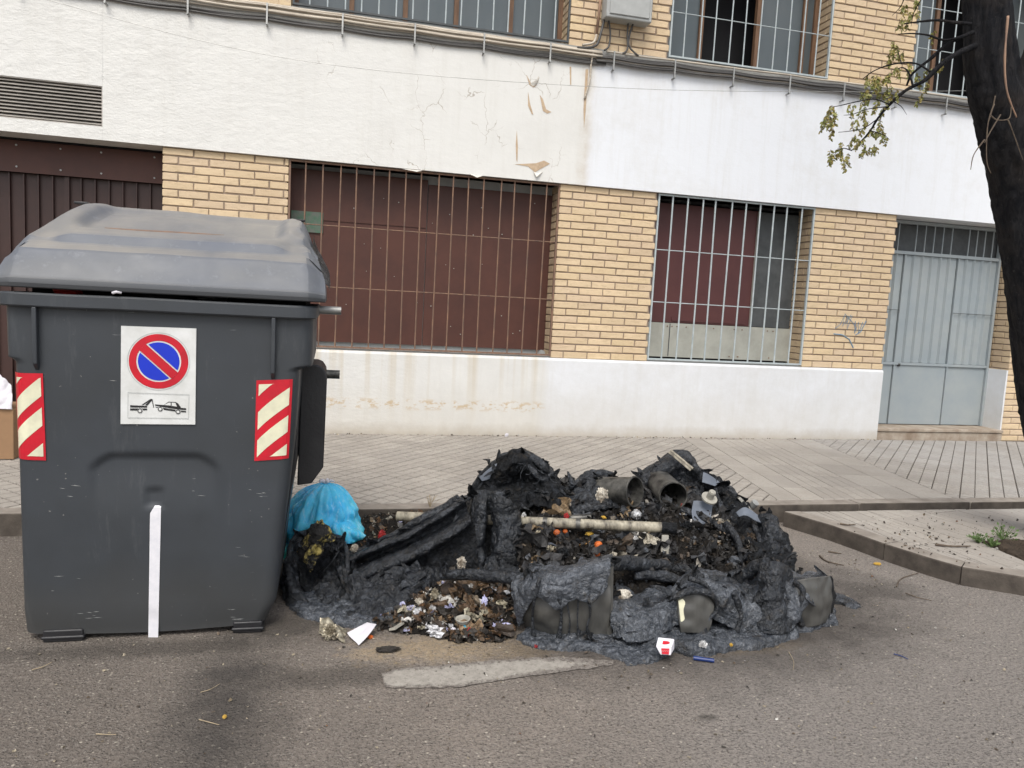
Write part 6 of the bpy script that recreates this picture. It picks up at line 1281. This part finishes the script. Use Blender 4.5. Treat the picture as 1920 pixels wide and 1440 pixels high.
for k, (px, py, Y, r_, lab) in enumerate(((1044, 999, 3.68, .018, 'pale orange fruit just under the pipe, left of a pair in the burnt heap'), (1060, 996, 3.70, .014, 'small orange fruit right beside the paler one under the pipe'),
        (1122, 1022, 3.54, .021, 'bright orange fruit, upper of two stacked in the burnt heap'), (1118, 1038, 3.48, .020, 'bright orange fruit, lower of two stacked in the burnt heap'))):
    crumple('orange', hz(px, py, Y), r_, 'orange', lab, 'orange', k+1, k=.12, group=G_O)
crumple('yellow_scrap', hz(1105, 1001, 3.66), (.02, .015, .012), 'yellow', 'yellow plastic scrap sticking out under the pipe in the heap', 'scrap', 3)
crumple('red_scrap', hz(1062, 968, 3.80), (.016, .014, .018), 'redsc', 'bright red scrap lying just above the pipe', 'scrap', 4)
crumple('yellow_strip', hz(1132, 970, 3.80), (.02, .01, .008), 'yellow', 'small yellow strip above the pipe near the can', 'scrap', 5)
crumple('glass_jar', hz(1193, 965, 3.82), (.030, .028, .030), 'foil2', 'crushed clear grey tumbler in front of the open cylinders', 'tumbler', 6, sub=3, k=.35)
crumple('ash_lump', hz(1128, 932, 3.98), (.045, .03, .055), 'ashpaper', 'pale scorched paper lump leaning on the left open cylinder', 'paper', 7)
crumple('scorched_foil', hz(1055, 1038, 3.48), (.05, .03, .035), 'meltdk', 'dark crumpled film low in the heap left of the oranges', 'film', 8)
crumple('foil_flower', hz(1030, 1028, 3.52), (.030, .02, .018), 'foil', 'shiny coppery foil curled in the burnt heap', 'foil', 9)
crumple('foil_scrap', hz(982, 968, 3.80), (.016, .01, .022), 'foil2', 'small silver foil scrap by the upper end of the curtain', 'foil', 10)
crumple('foil_scrap', hz(1190, 1010, 3.56), (.030, .02, .016), 'foil2', 'silver foil spread right of the oranges beside the bracket', 'foil', 11)
crumple('foil_scrap', hz(1213, 1022, 3.5), (.022, .02, .022), 'foil2', 'white silver foil over the mouth of the burnt tin', 'foil', 12)
crumple('gold_scrap', hz(1028, 940, 3.95), (.014, .01, .016), 'yellow', 'small golden scrap high on the left of the heap', 'scrap', 13)
crumple('white_scrap', hz(1068, 945, 3.92), (.028, .008, .008), 'ashpaper', 'white splinter of paper high in the middle of the heap', 'scrap', 14)
crumple('brown_scrap', hz(1048, 953, 3.9), (.03, .02, .016), 'yellowash', 'brown and yellow burnt food lump above the pipe', 'food', 15)
crumple('white_bundle', at(1166, 1116, 3.06), (.050, .03, .026), 'ashpaper', 'cream bundle poking from behind the melted front lip', 'bundle', 16, k=.25)
crumple('pink_scrap', at(865, 1056, 3.5), (.035, .022, .032), 'ashpaper', 'pale scorched ball in the gap below the fallen beam', 'paper', 17)
crumple('yellow_foam', at(1468, 1086, 3.26), (.045, .02, .018), 'foil', 'pale curled scraps tucked behind the right melted lip', 'scrap', 18)
for k, (px, py, Y, r_, mt) in enumerate(((1010, 1055, 3.42, .014, 'foil'), (1085, 1015, 3.56, .02, 'meltdk'), (1160, 1030, 3.48, .03, 'ash'), (1290, 985, 3.78, .03, 'meltdk'), (1340, 1000, 3.7, .026, 'ash'), (1300, 1040, 3.46, .03, 'ash'), (1370, 1050, 3.45, .03, 'ash'), (1260, 1050, 3.42, .03, 'meltdk'), (1230, 950, 3.92, .03, 'meltdk'), (1010, 1000, 3.62, .022, 'foil'))):
    crumple('charred_lump', hz(px, py, Y), (r_, r_*.8, r_*.7), mt, ('small coppery lump at the foot of the curtain', 'black lump between the oranges and the curtain', 'black lump below the upper orange to its right', 'dark lump right of the pipe end', 'charred lump under the grey arm', 'charred lump right of the bracket above the front lip', 'charred lump near the right fold', 'black lump just below the bracket', 'black lump before the left open cylinder', 'coppery lump under the left end of the pipe')[k], 'burnt lump', 20+k, k=.5, group='charred lumps in the heap')
# open cylinders, tins
def opencyl(name, a, b, r0, r1, mat, label, cat, lip=.004, n=40, dent=.0):
    a, b = Vector(a), Vector(b); d = (b-a).normalized(); u = d.orthogonal().normalized(); w_ = d.cross(u); root = thing(name, label, cat); m = MB(); V = []; prof_ = [(0, r0*.0, 0), (0, r0, 0), (.5, (r0+r1)/2, 0), (1, r1, 0), (1.0, r1+lip, 0), (1.02, r1+lip, 0), (1.02, r1-.002, 0), (.5, (r0+r1)/2-.005, 0), (.06, r0-.005, 0), (.06, 0, 0)]
    for t_, r_, _ in prof_:
        for k in range(n):
            q = 2*math.pi*k/n; rr = r_*(1+dent*mn.noise(Vector((math.cos(q)*1.5, math.sin(q)*1.5, t_*2)))); V.append(a+(b-a)*t_+(u*math.cos(q)+w_*math.sin(q))*rr)
    for j in range(len(prof_)-1):
        m.f += [(j*n+k, j*n+(k+1) % n, (j+1)*n+(k+1) % n, (j+1)*n+k) for k in range(n)]
    m.v = [tuple(v) for v in V]; m.mi = [0]*len(m.f); m.r = [0]*len(m.f)
    m.build('shell', mat, root, smooth=45); m2 = MB()
    P = [b+(u*math.cos(2*math.pi*k/n)+w_*math.sin(2*math.pi*k/n))*(r1+.003)*(1+dent*mn.noise(Vector((math.cos(2*math.pi*k/n)*1.5, math.sin(2*math.pi*k/n)*1.5, 2)))) for k in range(n+1)]
    m2.tube(P, .0028, 6, caps=False); m2.build('rolled_rim', mat, root, smooth='all'); return root
opencyl('burnt_cylinder', at(1125, 918, 4.12), at(1190, 922, 3.92), .075, .083, 'steel', 'sooty open metal cylinder standing on its side, mouth to the right, left of the two', 'cylinder', dent=.03)
opencyl('burnt_cylinder', at(1232, 900, 4.22), at(1262, 930, 3.92), .078, .080, 'steel', 'sooty open metal cylinder under the melted hood, right of the two', 'cylinder', dent=.03)
opencyl('burnt_tin', at(1222, 1032, 3.55), at(1192, 1029, 3.46), .018, .021, 'steel', 'narrow burnt tin with its dark mouth to the left, by the bracket', 'tin', dent=.06)
opencyl('burnt_can', at(1068, 972, 3.86), at(1108, 970, 3.82), .018, .019, 'steel', 'small blackened can lying just behind the pipe', 'can', dent=.05)
opencyl('round_tin', gr(868, 1166, .04), gr(868, 1160, .055), .026, .028, 'washer', 'round grey tin lid lying in the front brown heap', 'tin', lip=.003)
# pieces on the front heap
def bz(px, py):
    p = gr(px, py, .05)
    for _ in range(3):
        h = BH(p.x, p.y); p = gr(px, py, (h if h is not None else 0)+.01)
    return p
for k, (px, py, sz, mt, lab, cat, nm) in enumerate((
    (810, 1150, (.020, .016, .040), 'foil2', 'tall scrap of white foil in the front heap', 'foil', 'foil_scrap'), (850, 1128, (.036, .022, .020), 'foil2', 'silver foil flap at the top right of the front heap', 'foil', 'foil_scrap'),
    (815, 1115, (.024, .018, .030), 'foil', 'yellowish scorched packet at the top of the front heap', 'packet', 'scorched_packet'), (880, 1130, (.020, .012, .016), 'lilac', 'small lilac paper scrap, left of two at the top of the front heap', 'paper', 'lilac_paper'),
    (908, 1130, (.014, .012, .034), 'lilac', 'long lilac paper scrap, right of two at the top of the front heap', 'paper', 'lilac_paper'), (895, 1180, (.016, .012, .020), 'lilac', 'lilac paper curl beside the coloured wrapper', 'paper', 'lilac_paper'),
    (852, 1184, (.022, .014, .016), 'paper', 'white end of the torn wrapper on the front heap', 'wrapper', 'wrapper_piece'), (870, 1182, (.013, .011, .022), 'cyan', 'turquoise part of the torn wrapper on the front heap', 'wrapper', 'wrapper_piece'),
    (879, 1186, (.010, .009, .020), 'redsc', 'red edge of the torn wrapper on the front heap', 'wrapper', 'wrapper_piece'), (786, 1128, (.03, .02, .016), 'ashpaper', 'cream scorched paper at the left top of the front heap', 'paper', 'scorched_paper'),
    (950, 1172, (.020, .012, .010), 'lilac', 'lilac scrap at the right end of the front heap', 'paper', 'lilac_paper'), (912, 1150, (.012, .010, .016), 'paper', 'tiny white paper bit right of the tin lid', 'paper', 'paper_bit'),
    (1004, 1208, (.024, .016, .010), 'redsc', 'dull red blob stuck to the left end of the melted pool', 'scrap', 'red_scrap'), (845, 1165, (.03, .02, .02), 'ash', 'black clod in the middle of the front heap', 'clod', 'burnt_clod'), (905, 1185, (.025, .02, .018), 'burntwood', 'brown clod at the right front of the front heap', 'clod', 'burnt_clod'))):
    crumple(nm, bz(px, py), sz, mt, lab, cat, 40+k, k=.6)
crumple('red_scrap', at(716, 1005, 3.92), (.020, .015, .034), 'redsc', 'red and white burnt packet piece beside the blue bag', 'packet', 60)
crumple('paper_scrap', at(665, 1028, 3.8), (.035, .02, .02), 'ashpaper', 'pinkish torn cardboard at the corner of the blue bag', 'cardboard', 61)
crumple('foil_ball', gr(618, 1185, .03), (.036, .030, .036), 'foil', 'scorched golden foil tray lump on the road beside the container', 'foil', 62, k=.8, f=2.8)
crsheet('foil_tray', [gr(598, 1190, .004), gr(648, 1205, .004), at(650, 1180, 3.2), at(604, 1160, 3.25)], 'foil', 'crumpled foil tray sheet under the foil lump', 'foil', 63, .02)
crsheet('white_paper', [gr(651, 1187, .012), gr(672, 1210, .006), at(706, 1172, 3.12), at(690, 1166, 3.2)], 'paper', 'folded piece of white paper on the road before the melted plastic', 'paper', 64, .004, 9)
crumple('red_scrap', gr(694, 1194, .006), (.016, .012, .008), 'orange', 'small orange red scrap under the white paper', 'scrap', 65)
m = MB(); a, b = gr(735, 1180, .02), at(778, 1152, 3.25); d = (b-a).normalized(); m.obox((a+b)/2, d*((b-a).length/2), Vector((.012, -.014, .008)), Vector((0, .002, .004))); tt = thing('bent_metal_tray', 'bent grey metal bracket plate at the left of the front heap', 'metal plate'); m.build('edge', 'washer', tt)
m = MB(); m.prism([gr(722, 1168, .02), gr(745, 1178, .02), at(770, 1155, 3.25), at(748, 1150, 3.3)], (0, 0, .004)); m.build('plate', 'steel', tt)
crumple('burnt_shard', gr(727, 1217, .012), (.050, .018, .012), 'burntwood', 'flat black charred shard lying alone on the road before the heap', 'shard', 0, flat=.5, k=.5)
for k, (px, py) in enumerate(((1585, 1130),)): crumple('melted_flake', gr(px, py, .006), (.07, .03, .008), 'melt', 'thin grey flake of melted plastic right of the wreck', 'flake', 5.9, flat=.5)
# cigarette pack, blue stick, puddle bits
ck = thing('cigarette_pack', 'crushed red and white cigarette pack standing on the melted pool', 'cigarette pack')
p0, p1 = at(1234, 1196, 2.77), at(1263, 1199, 2.77)
m = MB(); m.add([p0, p1, at(1258, 1214, 2.735), at(1230, 1212, 2.735)], [(0, 1, 2, 3)]); m.add([at(1230, 1212, 2.735), at(1258, 1214, 2.735), at(1256, 1228, 2.725), at(1238, 1227, 2.725)], [(0, 1, 2, 3)]); m.add([at(1258, 1214, 2.735), p1, at(1263, 1216, 2.77), at(1256, 1228, 2.725)], [(0, 1, 2, 3)])
o = m.build('carton', 'paper', ck, fixn=False); s_ = o.modifiers.new('s', 'SOLIDIFY'); s_.thickness = .003
def ell(cx, cy_, rx, ry, Ya, Yb, y0_, y1_): return [at(cx+rx*math.cos(t), cy_+ry*math.sin(t), lerp(Ya, Yb, (cy_+ry*math.sin(t)-y0_)/(y1_-y0_))-.004) for t in [2*math.pi*i/20 for i in range(20)]]
m = MB(); m.add(ell(1246, 1205, 10, 3.4, 2.77, 2.735, 1197, 1213), [tuple(range(20))]); m.build('red_oval', 'stickred', ck, fixn=False)
m = MB(); m.prism([at(1240, 1215.5, 2.728), at(1255, 1216, 2.728), at(1254, 1227, 2.718), at(1241, 1226, 2.718)], (0, -.001, 0)); m.build('red_front', 'stickred', ck)
m = MB(); m.tube([at(1241.5+k*2, 1220+(k % 2)*1.4, 2.7205) for k in range(7)], .0006, 4); m.build('print_line', 'stickwhite', ck)
bl = thing('blue_marker', 'navy blue plastic stick lying on the asphalt before the melted pool', 'pen')
a, b = gr(1303, 1234, .009), gr(1339, 1239, .009); d = (b-a).normalized(); m = MB(); m.cyl(a, b, .0085, n=14); m.build('body', 'blueplast', bl, smooth=30); m = MB(); m.cyl(a-d*.006, a+d*.02, .0092, n=14); m.build('cap', 'blueplast', bl, smooth=30)
crumple('white_foam', gr(1318, 1208, .045), (.026, .018, .012), 'foil2', 'white curly scrap on the melted pool right of the cigarette pack', 'scrap', 70, k=.7)
crumple('yellow_scrap', gr(1371, 1209, .04), (.008, .006, .007), 'yellow', 'tiny yellow scrap on the right part of the melted pool', 'scrap', 71)
crumple('orange_leaf', gr(1645, 1057, .008), (.022, .014, .008), 'yellow', 'small dry orange leaf on the road below the island kerb', 'leaf', 72)
crumple('paper_bit', at(950, 816, 7.12), (.03, .01, .02), 'paper', 'white scrap of paper at the foot of the wall', 'paper', 73)
crumple('yellow_nut', gr(421, 1344, .008), (.008, .007, .006), 'yellow', 'tiny yellow nut on the dark oil stain', 'nut', 74)
def twig(pts, r, mat, label, z=.006):
    m = MB(); P = crv([gr(*p, z) for p in pts], 18); m.tube(P, [r*(1-.5*i/17)*(1+.3*mn.noise(P[i]*60)) for i in range(18)], 6); m.build('twig', mat, label=label, cat='twig', smooth='all')
twig([(1537, 1042), (1550, 1052), (1582, 1060)], .006, 'twig', 'thick dark twig on the road below the island corner')
twig([(1553, 1034), (1565, 1036), (1578, 1038)], .006, 'twig', 'short black stick just above the thick dark twig')
twig([(1681, 1100), (1690, 1085), (1722, 1074)], .004, 'twig', 'curved brown twig near the foot of the island kerb')
twig([(1698, 1112), (1720, 1120), (1747, 1126)], .003, 'twig', 'thin straight twig on the road below the curved one')
twig([(373, 1349), (392, 1354), (411, 1359)], .0022, 'paletwig', 'pale thin stalk at the lower edge of the oil stain')
twig([(60, 1256), (80, 1250), (98, 1241)], .0022, 'paletwig', 'pale straw on the road below the container, left side')
twig([(1479, 1222), (1488, 1240), (1487, 1256)], .0015, 'paletwig', 'thin pale thread right of the melted pool')
twig([(180, 1376), (200, 1377), (218, 1377)], .002, 'paletwig', 'thin straw in the lower left of the road')
twig([(376, 1298), (395, 1292), (412, 1282)], .0015, 'paletwig', 'thin pale stalk crossing the oil stain')
twig([(1676, 1226), (1690, 1230), (1703, 1236)], .003, 'blueplast', 'tiny dark blue twist on the asphalt far right')
twig([(1754, 1021), (1785, 1024), (1818, 1024)], .008, 'twig', 'thick dark stick lying on the paved island', .113)
twig([(1575, 982), (1590, 984), (1604, 983)], .006, 'twig', 'short dark stick on the kerb of the island', .113)

# ------------------------------------------------------------------ blue rubbish bag
bg_ = thing('rubbish_bag', 'knotted light blue plastic rubbish bag between the standing container and the wreck', 'bag')
bc = at(606, 985, 4.0); m = MB(); NU, NV = 110, 70; V = []
for j in range(NV+1):
    v = j/NV; hgt = v*.47
    rad = .205*(.82+.18*sst(0, .3, v))*(1-.25*sst(.35, .85, v))*max(0, 1-max(0, (v-.5)/.5)**3.0)**.7+.012
    for i in range(NU):
        t_ = 2*math.pi*i/NU; fold = mn.noise(Vector((math.cos(t_)*3.4, math.sin(t_)*3.4, v*.8)))+.6*mn.noise(Vector((math.cos(t_)*9, math.sin(t_)*9, v*1.1)))
        r_ = rad*(1+fold*.30*sst(.3, .9, v)+.22*mn.noise(Vector((math.cos(t_)*1.3, math.sin(t_)*1.3, v*3+4)))+.12*mn.noise(Vector((math.cos(t_)*4, math.sin(t_)*4, v*8)))+.05*(1-abs(mn.noise(Vector((math.cos(t_)*6, math.sin(t_)*6, v*5)))))**4+.03*mn.noise(Vector((math.cos(t_)*16, math.sin(t_)*16, v*14))))
        V.append((bc.x-.012+.02*v+r_*math.cos(t_)*1.0, 4.1+r_*math.sin(t_)*.85, .005+hgt-.0))
zt = at(598, 905, 4.1).z
V = [(x, y, .004+(z-.005)/.47*(zt-.004)) for x, y, z in V]
m.v = V; m.f = [(j*NU+i, j*NU+(i+1) % NU, (j+1)*NU+(i+1) % NU, (j+1)*NU+i) for j in range(NV) for i in range(NU)]+[tuple(range(NV*NU, (NV+1)*NU))]; m.mi = [0]*len(m.f); m.r = [0]*len(m.f)
m.build('sack', 'bag', bg_, smooth='all')
# side bulge pointing right
sheet('loose_corner', [[at(628, 960, 4.05), at(655, 975, 4.0), at(684, 1000, 3.95)], [at(625, 985, 3.93), at(655, 995, 3.90), at(686, 1004, 3.93)], [at(622, 1015, 3.93), at(650, 1020, 3.90), at(678, 1012, 3.93)]], 'bag', bg_, nu=40, nv=30, amp=.012, thick=.004, rag=.0, seed=31)
m = MB(); c = Vector((bc.x+.008, 4.1, zt)); 
for k in range(5):
    a = k*1.26; m.tube(crv([c+Vector((0, 0, -.01)), c+Vector((.02*math.cos(a), .02*math.sin(a), .012)), c+Vector((.045*math.cos(a), .03*math.sin(a), .006))], 6), [.010, .009, .008, .007, .006, .003], 6, wob=.5, ns=60)
m.build('knot', 'paper', bg_, smooth='all', kind='stuff')

# ------------------------------------------------------------------ cardboard box left of the container
bx = thing('cardboard_box', 'brown cardboard box holding white paper on the pavement behind the container', 'box')
q = gr(26, 862, .14); X1 = q.x+.0; Y0 = q.y
m = MB(); m.box(X1-.55, X1, Y0, Y0+.4, .142, .142+.36); m.build('carton', 'cardboard', bx, bevel=.004)
sheet('paper_stack', [[(X1-.45, Y0+.1, .80), (X1-.2, Y0+.12, .78), (X1-.05, Y0+.1, .66)], [(X1-.45, Y0+.02, .66), (X1-.2, Y0+.03, .66), (X1-.01, Y0+.02, .58)], [(X1-.45, Y0-.01, .505), (X1-.2, Y0-.01, .505), (X1+.0, Y0-.01, .505)]], 'paper', bx, nu=30, nv=24, amp=.012, thick=.01, rag=.02, seed=41)

# ------------------------------------------------------------------ tree with pit
sp_ = MB(); N = 40
heap('tree_pit', PIT, None, 'soil', islo, res=.02, edge=.05, amp=.02, sc=12, warp=.01, z0=.097, seed=21, base=.018)
tr = thing('street_tree', 'dark rough barked street tree forking above the paved island', 'tree')
def limb(name, pts, rad, n=36, k=90, amp=.08, mat='bark'):
    P = crv(pts, k); RR = [cr([Vector((q, 0, 0)) for q in rad], i/(k-1)).x for i in range(k)]; m = MB(); V = []; u = Vector((1, 0, 0))
    for i, p in enumerate(P):
        d = (P[min(i+1, k-1)]-P[max(i-1, 0)]).normalized(); u = (u-d*u.dot(d)).normalized(); w_ = d.cross(u)
        for j in range(n):
            t_ = 2*math.pi*j/n; q = u*math.cos(t_)+w_*math.sin(t_); s_ = Vector((q.x*RR[i]*14, q.y*RR[i]*14, p.z*2.2))
            h = mn.ridged_multi_fractal(s_*1.1, .9, 2.1, 4, 1, 2)*.5-.5+.5*mn.noise(Vector((q.x*2, q.y*2, p.z*1.5)))+.25*mn.noise((p+q*RR[i])*25)
            V.append(p+q*RR[i]*(1+amp*h))
    m.add(V, [(i*n+j, i*n+(j+1) % n, (i+1)*n+(j+1) % n, (i+1)*n+j) for i in range(k-1) for j in range(n)]+[tuple(range((k-1)*n, k*n))]); return m.build(name, mat, tr, smooth='all', fixn=False)
YT = 3.75
def tp(px, py, r_, Y=YT):     # left silhouette pixel -> centre of the limb
    p = at(px+(14 if py > 250 else 9), py, Y); return Vector((p.x+r_*1.04, Y, p.z))
base_ = gr(1985, 1045, .13)
c0_ = tp(1920, 790, .17); trunk = [tp(2010, 1110, .21), tp(1975, 1000, .19), tp(1945, 895, .175), c0_, tp(1895, 600, .165), tp(1868, 400, .165), tp(1845, 290, .17), tp(1828, 215, .18)]
f_ = trunk[-1]
limb('trunk', trunk+[tp(1816, 160, .15), tp(1808, 90, .135), tp(1806, 0, .125), tp(1796, -160, .12), tp(1770, -420, .10)], [.25, .19, .17, .165, .16, .165, .165, .145, .13, .12, .115, .09], k=260, n=64, amp=.15)
limb('limb', [f_+Vector((.03, .02, -.15)), Vector((f_.x+.16, YT+.02, f_.z+.12)), Vector((f_.x+.30, YT+.05, f_.z+.5)), Vector((f_.x+.5, YT+.1, f_.z+1.1))], [.15, .13, .11, .09], k=60, amp=.12)
# thin dangling shoots on the trunk
for pts in ([(1890, 30), (1884, 110), (1888, 170), (1906, 220)], [(1864, 195), (1852, 235), (1850, 300), (1858, 325)], [(1856, 215), (1870, 225), (1892, 222), (1896, 200)], [(1890, 225), (1900, 250), (1918, 300)], [(1846, 262), (1826, 290), (1820, 318)], [(1876, 215), (1858, 245), (1846, 268)], [(1866, 180), (1862, 200), (1855, 225)]):
    rr = .0075 if pts[0] == (1890, 30) else .0045
    P = crv([at(*p, YT-.21) for p in pts], 24); m = MB(); m.tube(P, [rr*(1-.5*i/23) for i in range(24)], 6, wob=.3); m.build('shoot', 'conduit' if rr > .005 else 'twig', tr, smooth='all')
# branch with leaves
def br(pts, r0, r1, Y0=3.7, Y1=3.9):
    n_ = len(pts); P = crv([at(p[0], p[1], lerp(Y0, Y1, i/(n_-1))) for i, p in enumerate(pts)], 30); m = MB()
    m.tube(P, [lerp(r0, r1, i/29)*(1+.2*mn.noise(P[i]*40)) for i in range(30)], 7, wob=.2); m.build('branch', 'bark', tr, smooth='all'); return P
main = br([(1830, 85), (1800, 98), (1775, 112), (1750, 135), (1735, 150), (1712, 162), (1695, 172), (1668, 196), (1646, 222), (1632, 245), (1612, 268), (1597, 282)], .017, .003)
main2 = br([(1826, 60), (1790, 75), (1765, 92), (1745, 110), (1722, 128), (1708, 142), (1700, 160)], .012, .005)
br([(1822, 45), (1790, 42), (1760, 38), (1730, 40), (1694, 45)], .010, .004); br([(1800, 70), (1770, 75), (1740, 66), (1712, 63), (1684, 64)], .008, .003)
side_ = [br([(1745, 135), (1720, 120), (1690, 118), (1660, 124), (1635, 135), (1618, 148)], .006, .002), br([(1712, 162), (1705, 140), (1696, 128), (1682, 130), (1660, 150)], .006, .002), br([(1668, 196), (1640, 186), (1610, 190), (1575, 198), (1562, 200)], .004, .0015), br([(1662, 200), (1625, 205), (1600, 214), (1582, 216)], .003, .0015),
         br([(1646, 222), (1620, 240), (1592, 246), (1572, 248)], .003, .0015), br([(1632, 245), (1655, 252), (1668, 262)], .003, .0012), br([(1597, 282), (1580, 278), (1566, 284)], .003, .001), br([(1675, 190), (1690, 200), (1700, 215)], .003, .001), br([(1690, 120), (1685, 100), (1680, 88)], .003, .001)]
br([(1700, -20), (1690, 10), (1672, 30)], .004, .001, 3.7, 3.8); br([(1740, -20), (1715, 20), (1708, 50)], .004, .001, 3.7, 3.8)
lr = random.Random(4); LM = MB(); LM2 = MB()
def leafl(p, d, s_, m):
    n_ = Vector((lr.gauss(0, 1), lr.gauss(0, 1), lr.gauss(0, 1))).normalized(); w_ = d.cross(n_).normalized()*s_*.30; d = d*s_; up_ = w_.cross(d).normalized()*s_*.10
    m.add([p, p+d*.35+w_+up_, p+d*.7+w_*.8+up_, p+d, p+d*.7-w_*.8+up_, p+d*.35-w_+up_, p+d*.5], [(0, 6, 2, 1), (6, 3, 2), (6, 5, 0), (6, 4, 5), (6, 3, 4)])
def spray(px, py, L, n_, Y=3.85, mm=None, sz=.023, droop=1.0):
    """a hanging compound leaf: stalk with leaflets"""
    p = at(px, py, Y+lr.uniform(-.08, .08)); d = Vector((lr.uniform(-.5, .3), lr.uniform(-.3, .3), -droop)).normalized(); m_ = MB(); P = [p+d*L*k/6+Vector((mn.noise(p*9+Vector((k, 0, 0)))*.012, 0, 0)) for k in range(7)]
    m_.tube(P, .0012, 4); m_.build('leaf_stalk', 'twig', tr)
    for k in range(n_):
        q = P[0].lerp(P[-1], (k+.5)/n_); s_ = sz*lr.uniform(.6, 1.1); leafl(q, (Vector((lr.choice((-1, 1))*lr.uniform(.3, 1), lr.uniform(-.5, .5), -lr.uniform(.2, 1.2)))).normalized(), s_, lr.choice((LM, LM, LM2)))
for px, py, L, n_ in ((1558, 205, .10, 15), (1563, 200, .13, 20), (1554, 216, .07, 10), (1568, 215, .08, 12), (1600, 196, .06, 8), (1615, 192, .07, 8), (1618, 205, .07, 12), (1640, 190, .06, 9), (1655, 200, .06, 9), (1672, 182, .05, 7), (1630, 170, .06, 14), (1640, 155, .05, 14), (1655, 150, .06, 16), (1645, 140, .05, 12), (1632, 145, .05, 9), (1668, 140, .05, 14), (1690, 130, .05, 10), (1705, 125, .05, 10),
        (1648, 228, .07, 14), (1640, 236, .05, 10), (1655, 240, .06, 12), (1664, 252, .05, 8), (1622, 230, .05, 8), (1606, 225, .05, 7), (1600, 255, .05, 10), (1610, 262, .05, 9), (1625, 268, .05, 9), (1640, 272, .04, 9), (1580, 268, .06, 9), (1572, 284, .07, 14), (1582, 286, .08, 16), (1594, 288, .07, 14), (1560, 282, .06, 10), (1564, 240, .05, 6), (1620, 285, .03, 5), (1638, 280, .03, 6),
        (1680, 84, .04, 12), (1674, 92, .04, 10), (1690, 100, .04, 8), (1672, 110, .03, 6), (1765, 112, .05, 8), (1745, 60, .05, 6), (1738, 128, .06, 10), (1740, 150, .06, 8), (1730, 180, .05, 6), (1680, 170, .05, 10), (1700, 10, .05, 8), (1712, 22, .05, 9), (1690, 30, .05, 7), (1720, 0, .05, 8), (1700, 45, .03, 6), (1762, 118, .03, 5), (1725, 140, .06, 10), (1668, 165, .06, 12), (1650, 172, .05, 10), (1615, 170, .04, 8)):
    spray(px+lr.uniform(-3, 3), py+lr.uniform(-3, 3), L*1.25, n_+8); spray(px+lr.uniform(-9, 9), py+lr.uniform(-8, 6), L*.9, n_+2)
LM.build('foliage', 'leaf', tr, fixn=False, kind='stuff'); LM2.build('yellow_foliage', 'leaf2', tr, fixn=False, kind='stuff')
# crown continuing above the picture
CRm = MB(); cr_ = random.Random(8)
for k in range(2600):
    a = cr_.uniform(0, 6.28); q = Vector((4.2+cr_.gauss(0, .9), 3.9+cr_.gauss(0, .8), 6.6+cr_.gauss(0, .6))); lr = cr_; leafl(q, Vector((cr_.gauss(0, 1), cr_.gauss(0, 1), cr_.gauss(0, 1))).normalized(), .07, CRm)
CRm.build('crown', 'leaf', tr, fixn=False, kind='stuff')
# weeds by the pit
lr = random.Random(14)
for (px, py, h_, lab) in ((1835, 1012, .07, 'small green weed at the left edge of the tree pit'), (1881, 1008, .10, 'taller green weed inside the edge of the tree pit'), (1858, 1020, .05, 'low green weed between the two others at the tree pit')):
    p = gr(px, py+6, .105); m = MB()
    for k in range(26):
        d = Vector((lr.gauss(0, .7), lr.gauss(0, .7), 1)).normalized(); L = h_*lr.uniform(.4, 1); q = p+d*L; m.tube([p, p+d*L*.5, q], .0012, 4); leafl(q, d, .022, m); leafl(p+d*L*.6, Vector((d.y, -d.x, .5)).normalized(), .02, m)
    m.build('weed', 'weed', fixn=False, label=lab, cat='weed', group='weeds at the tree pit', kind='stuff')
p = gr(806, 951, .13); m = MB()
for k in range(16):
    d = Vector((lr.gauss(0, .35), lr.gauss(0, .3), 1)).normalized(); m.tube([p, p+d*.04, p+d*.08+Vector((lr.gauss(0, .01), 0, 0))], .0011, 4)
m.build('dry_grass_tuft', 'paletwig', fixn=False, label='dry grass tuft at a joint of the kerb behind the fallen beam', cat='grass', kind='stuff')
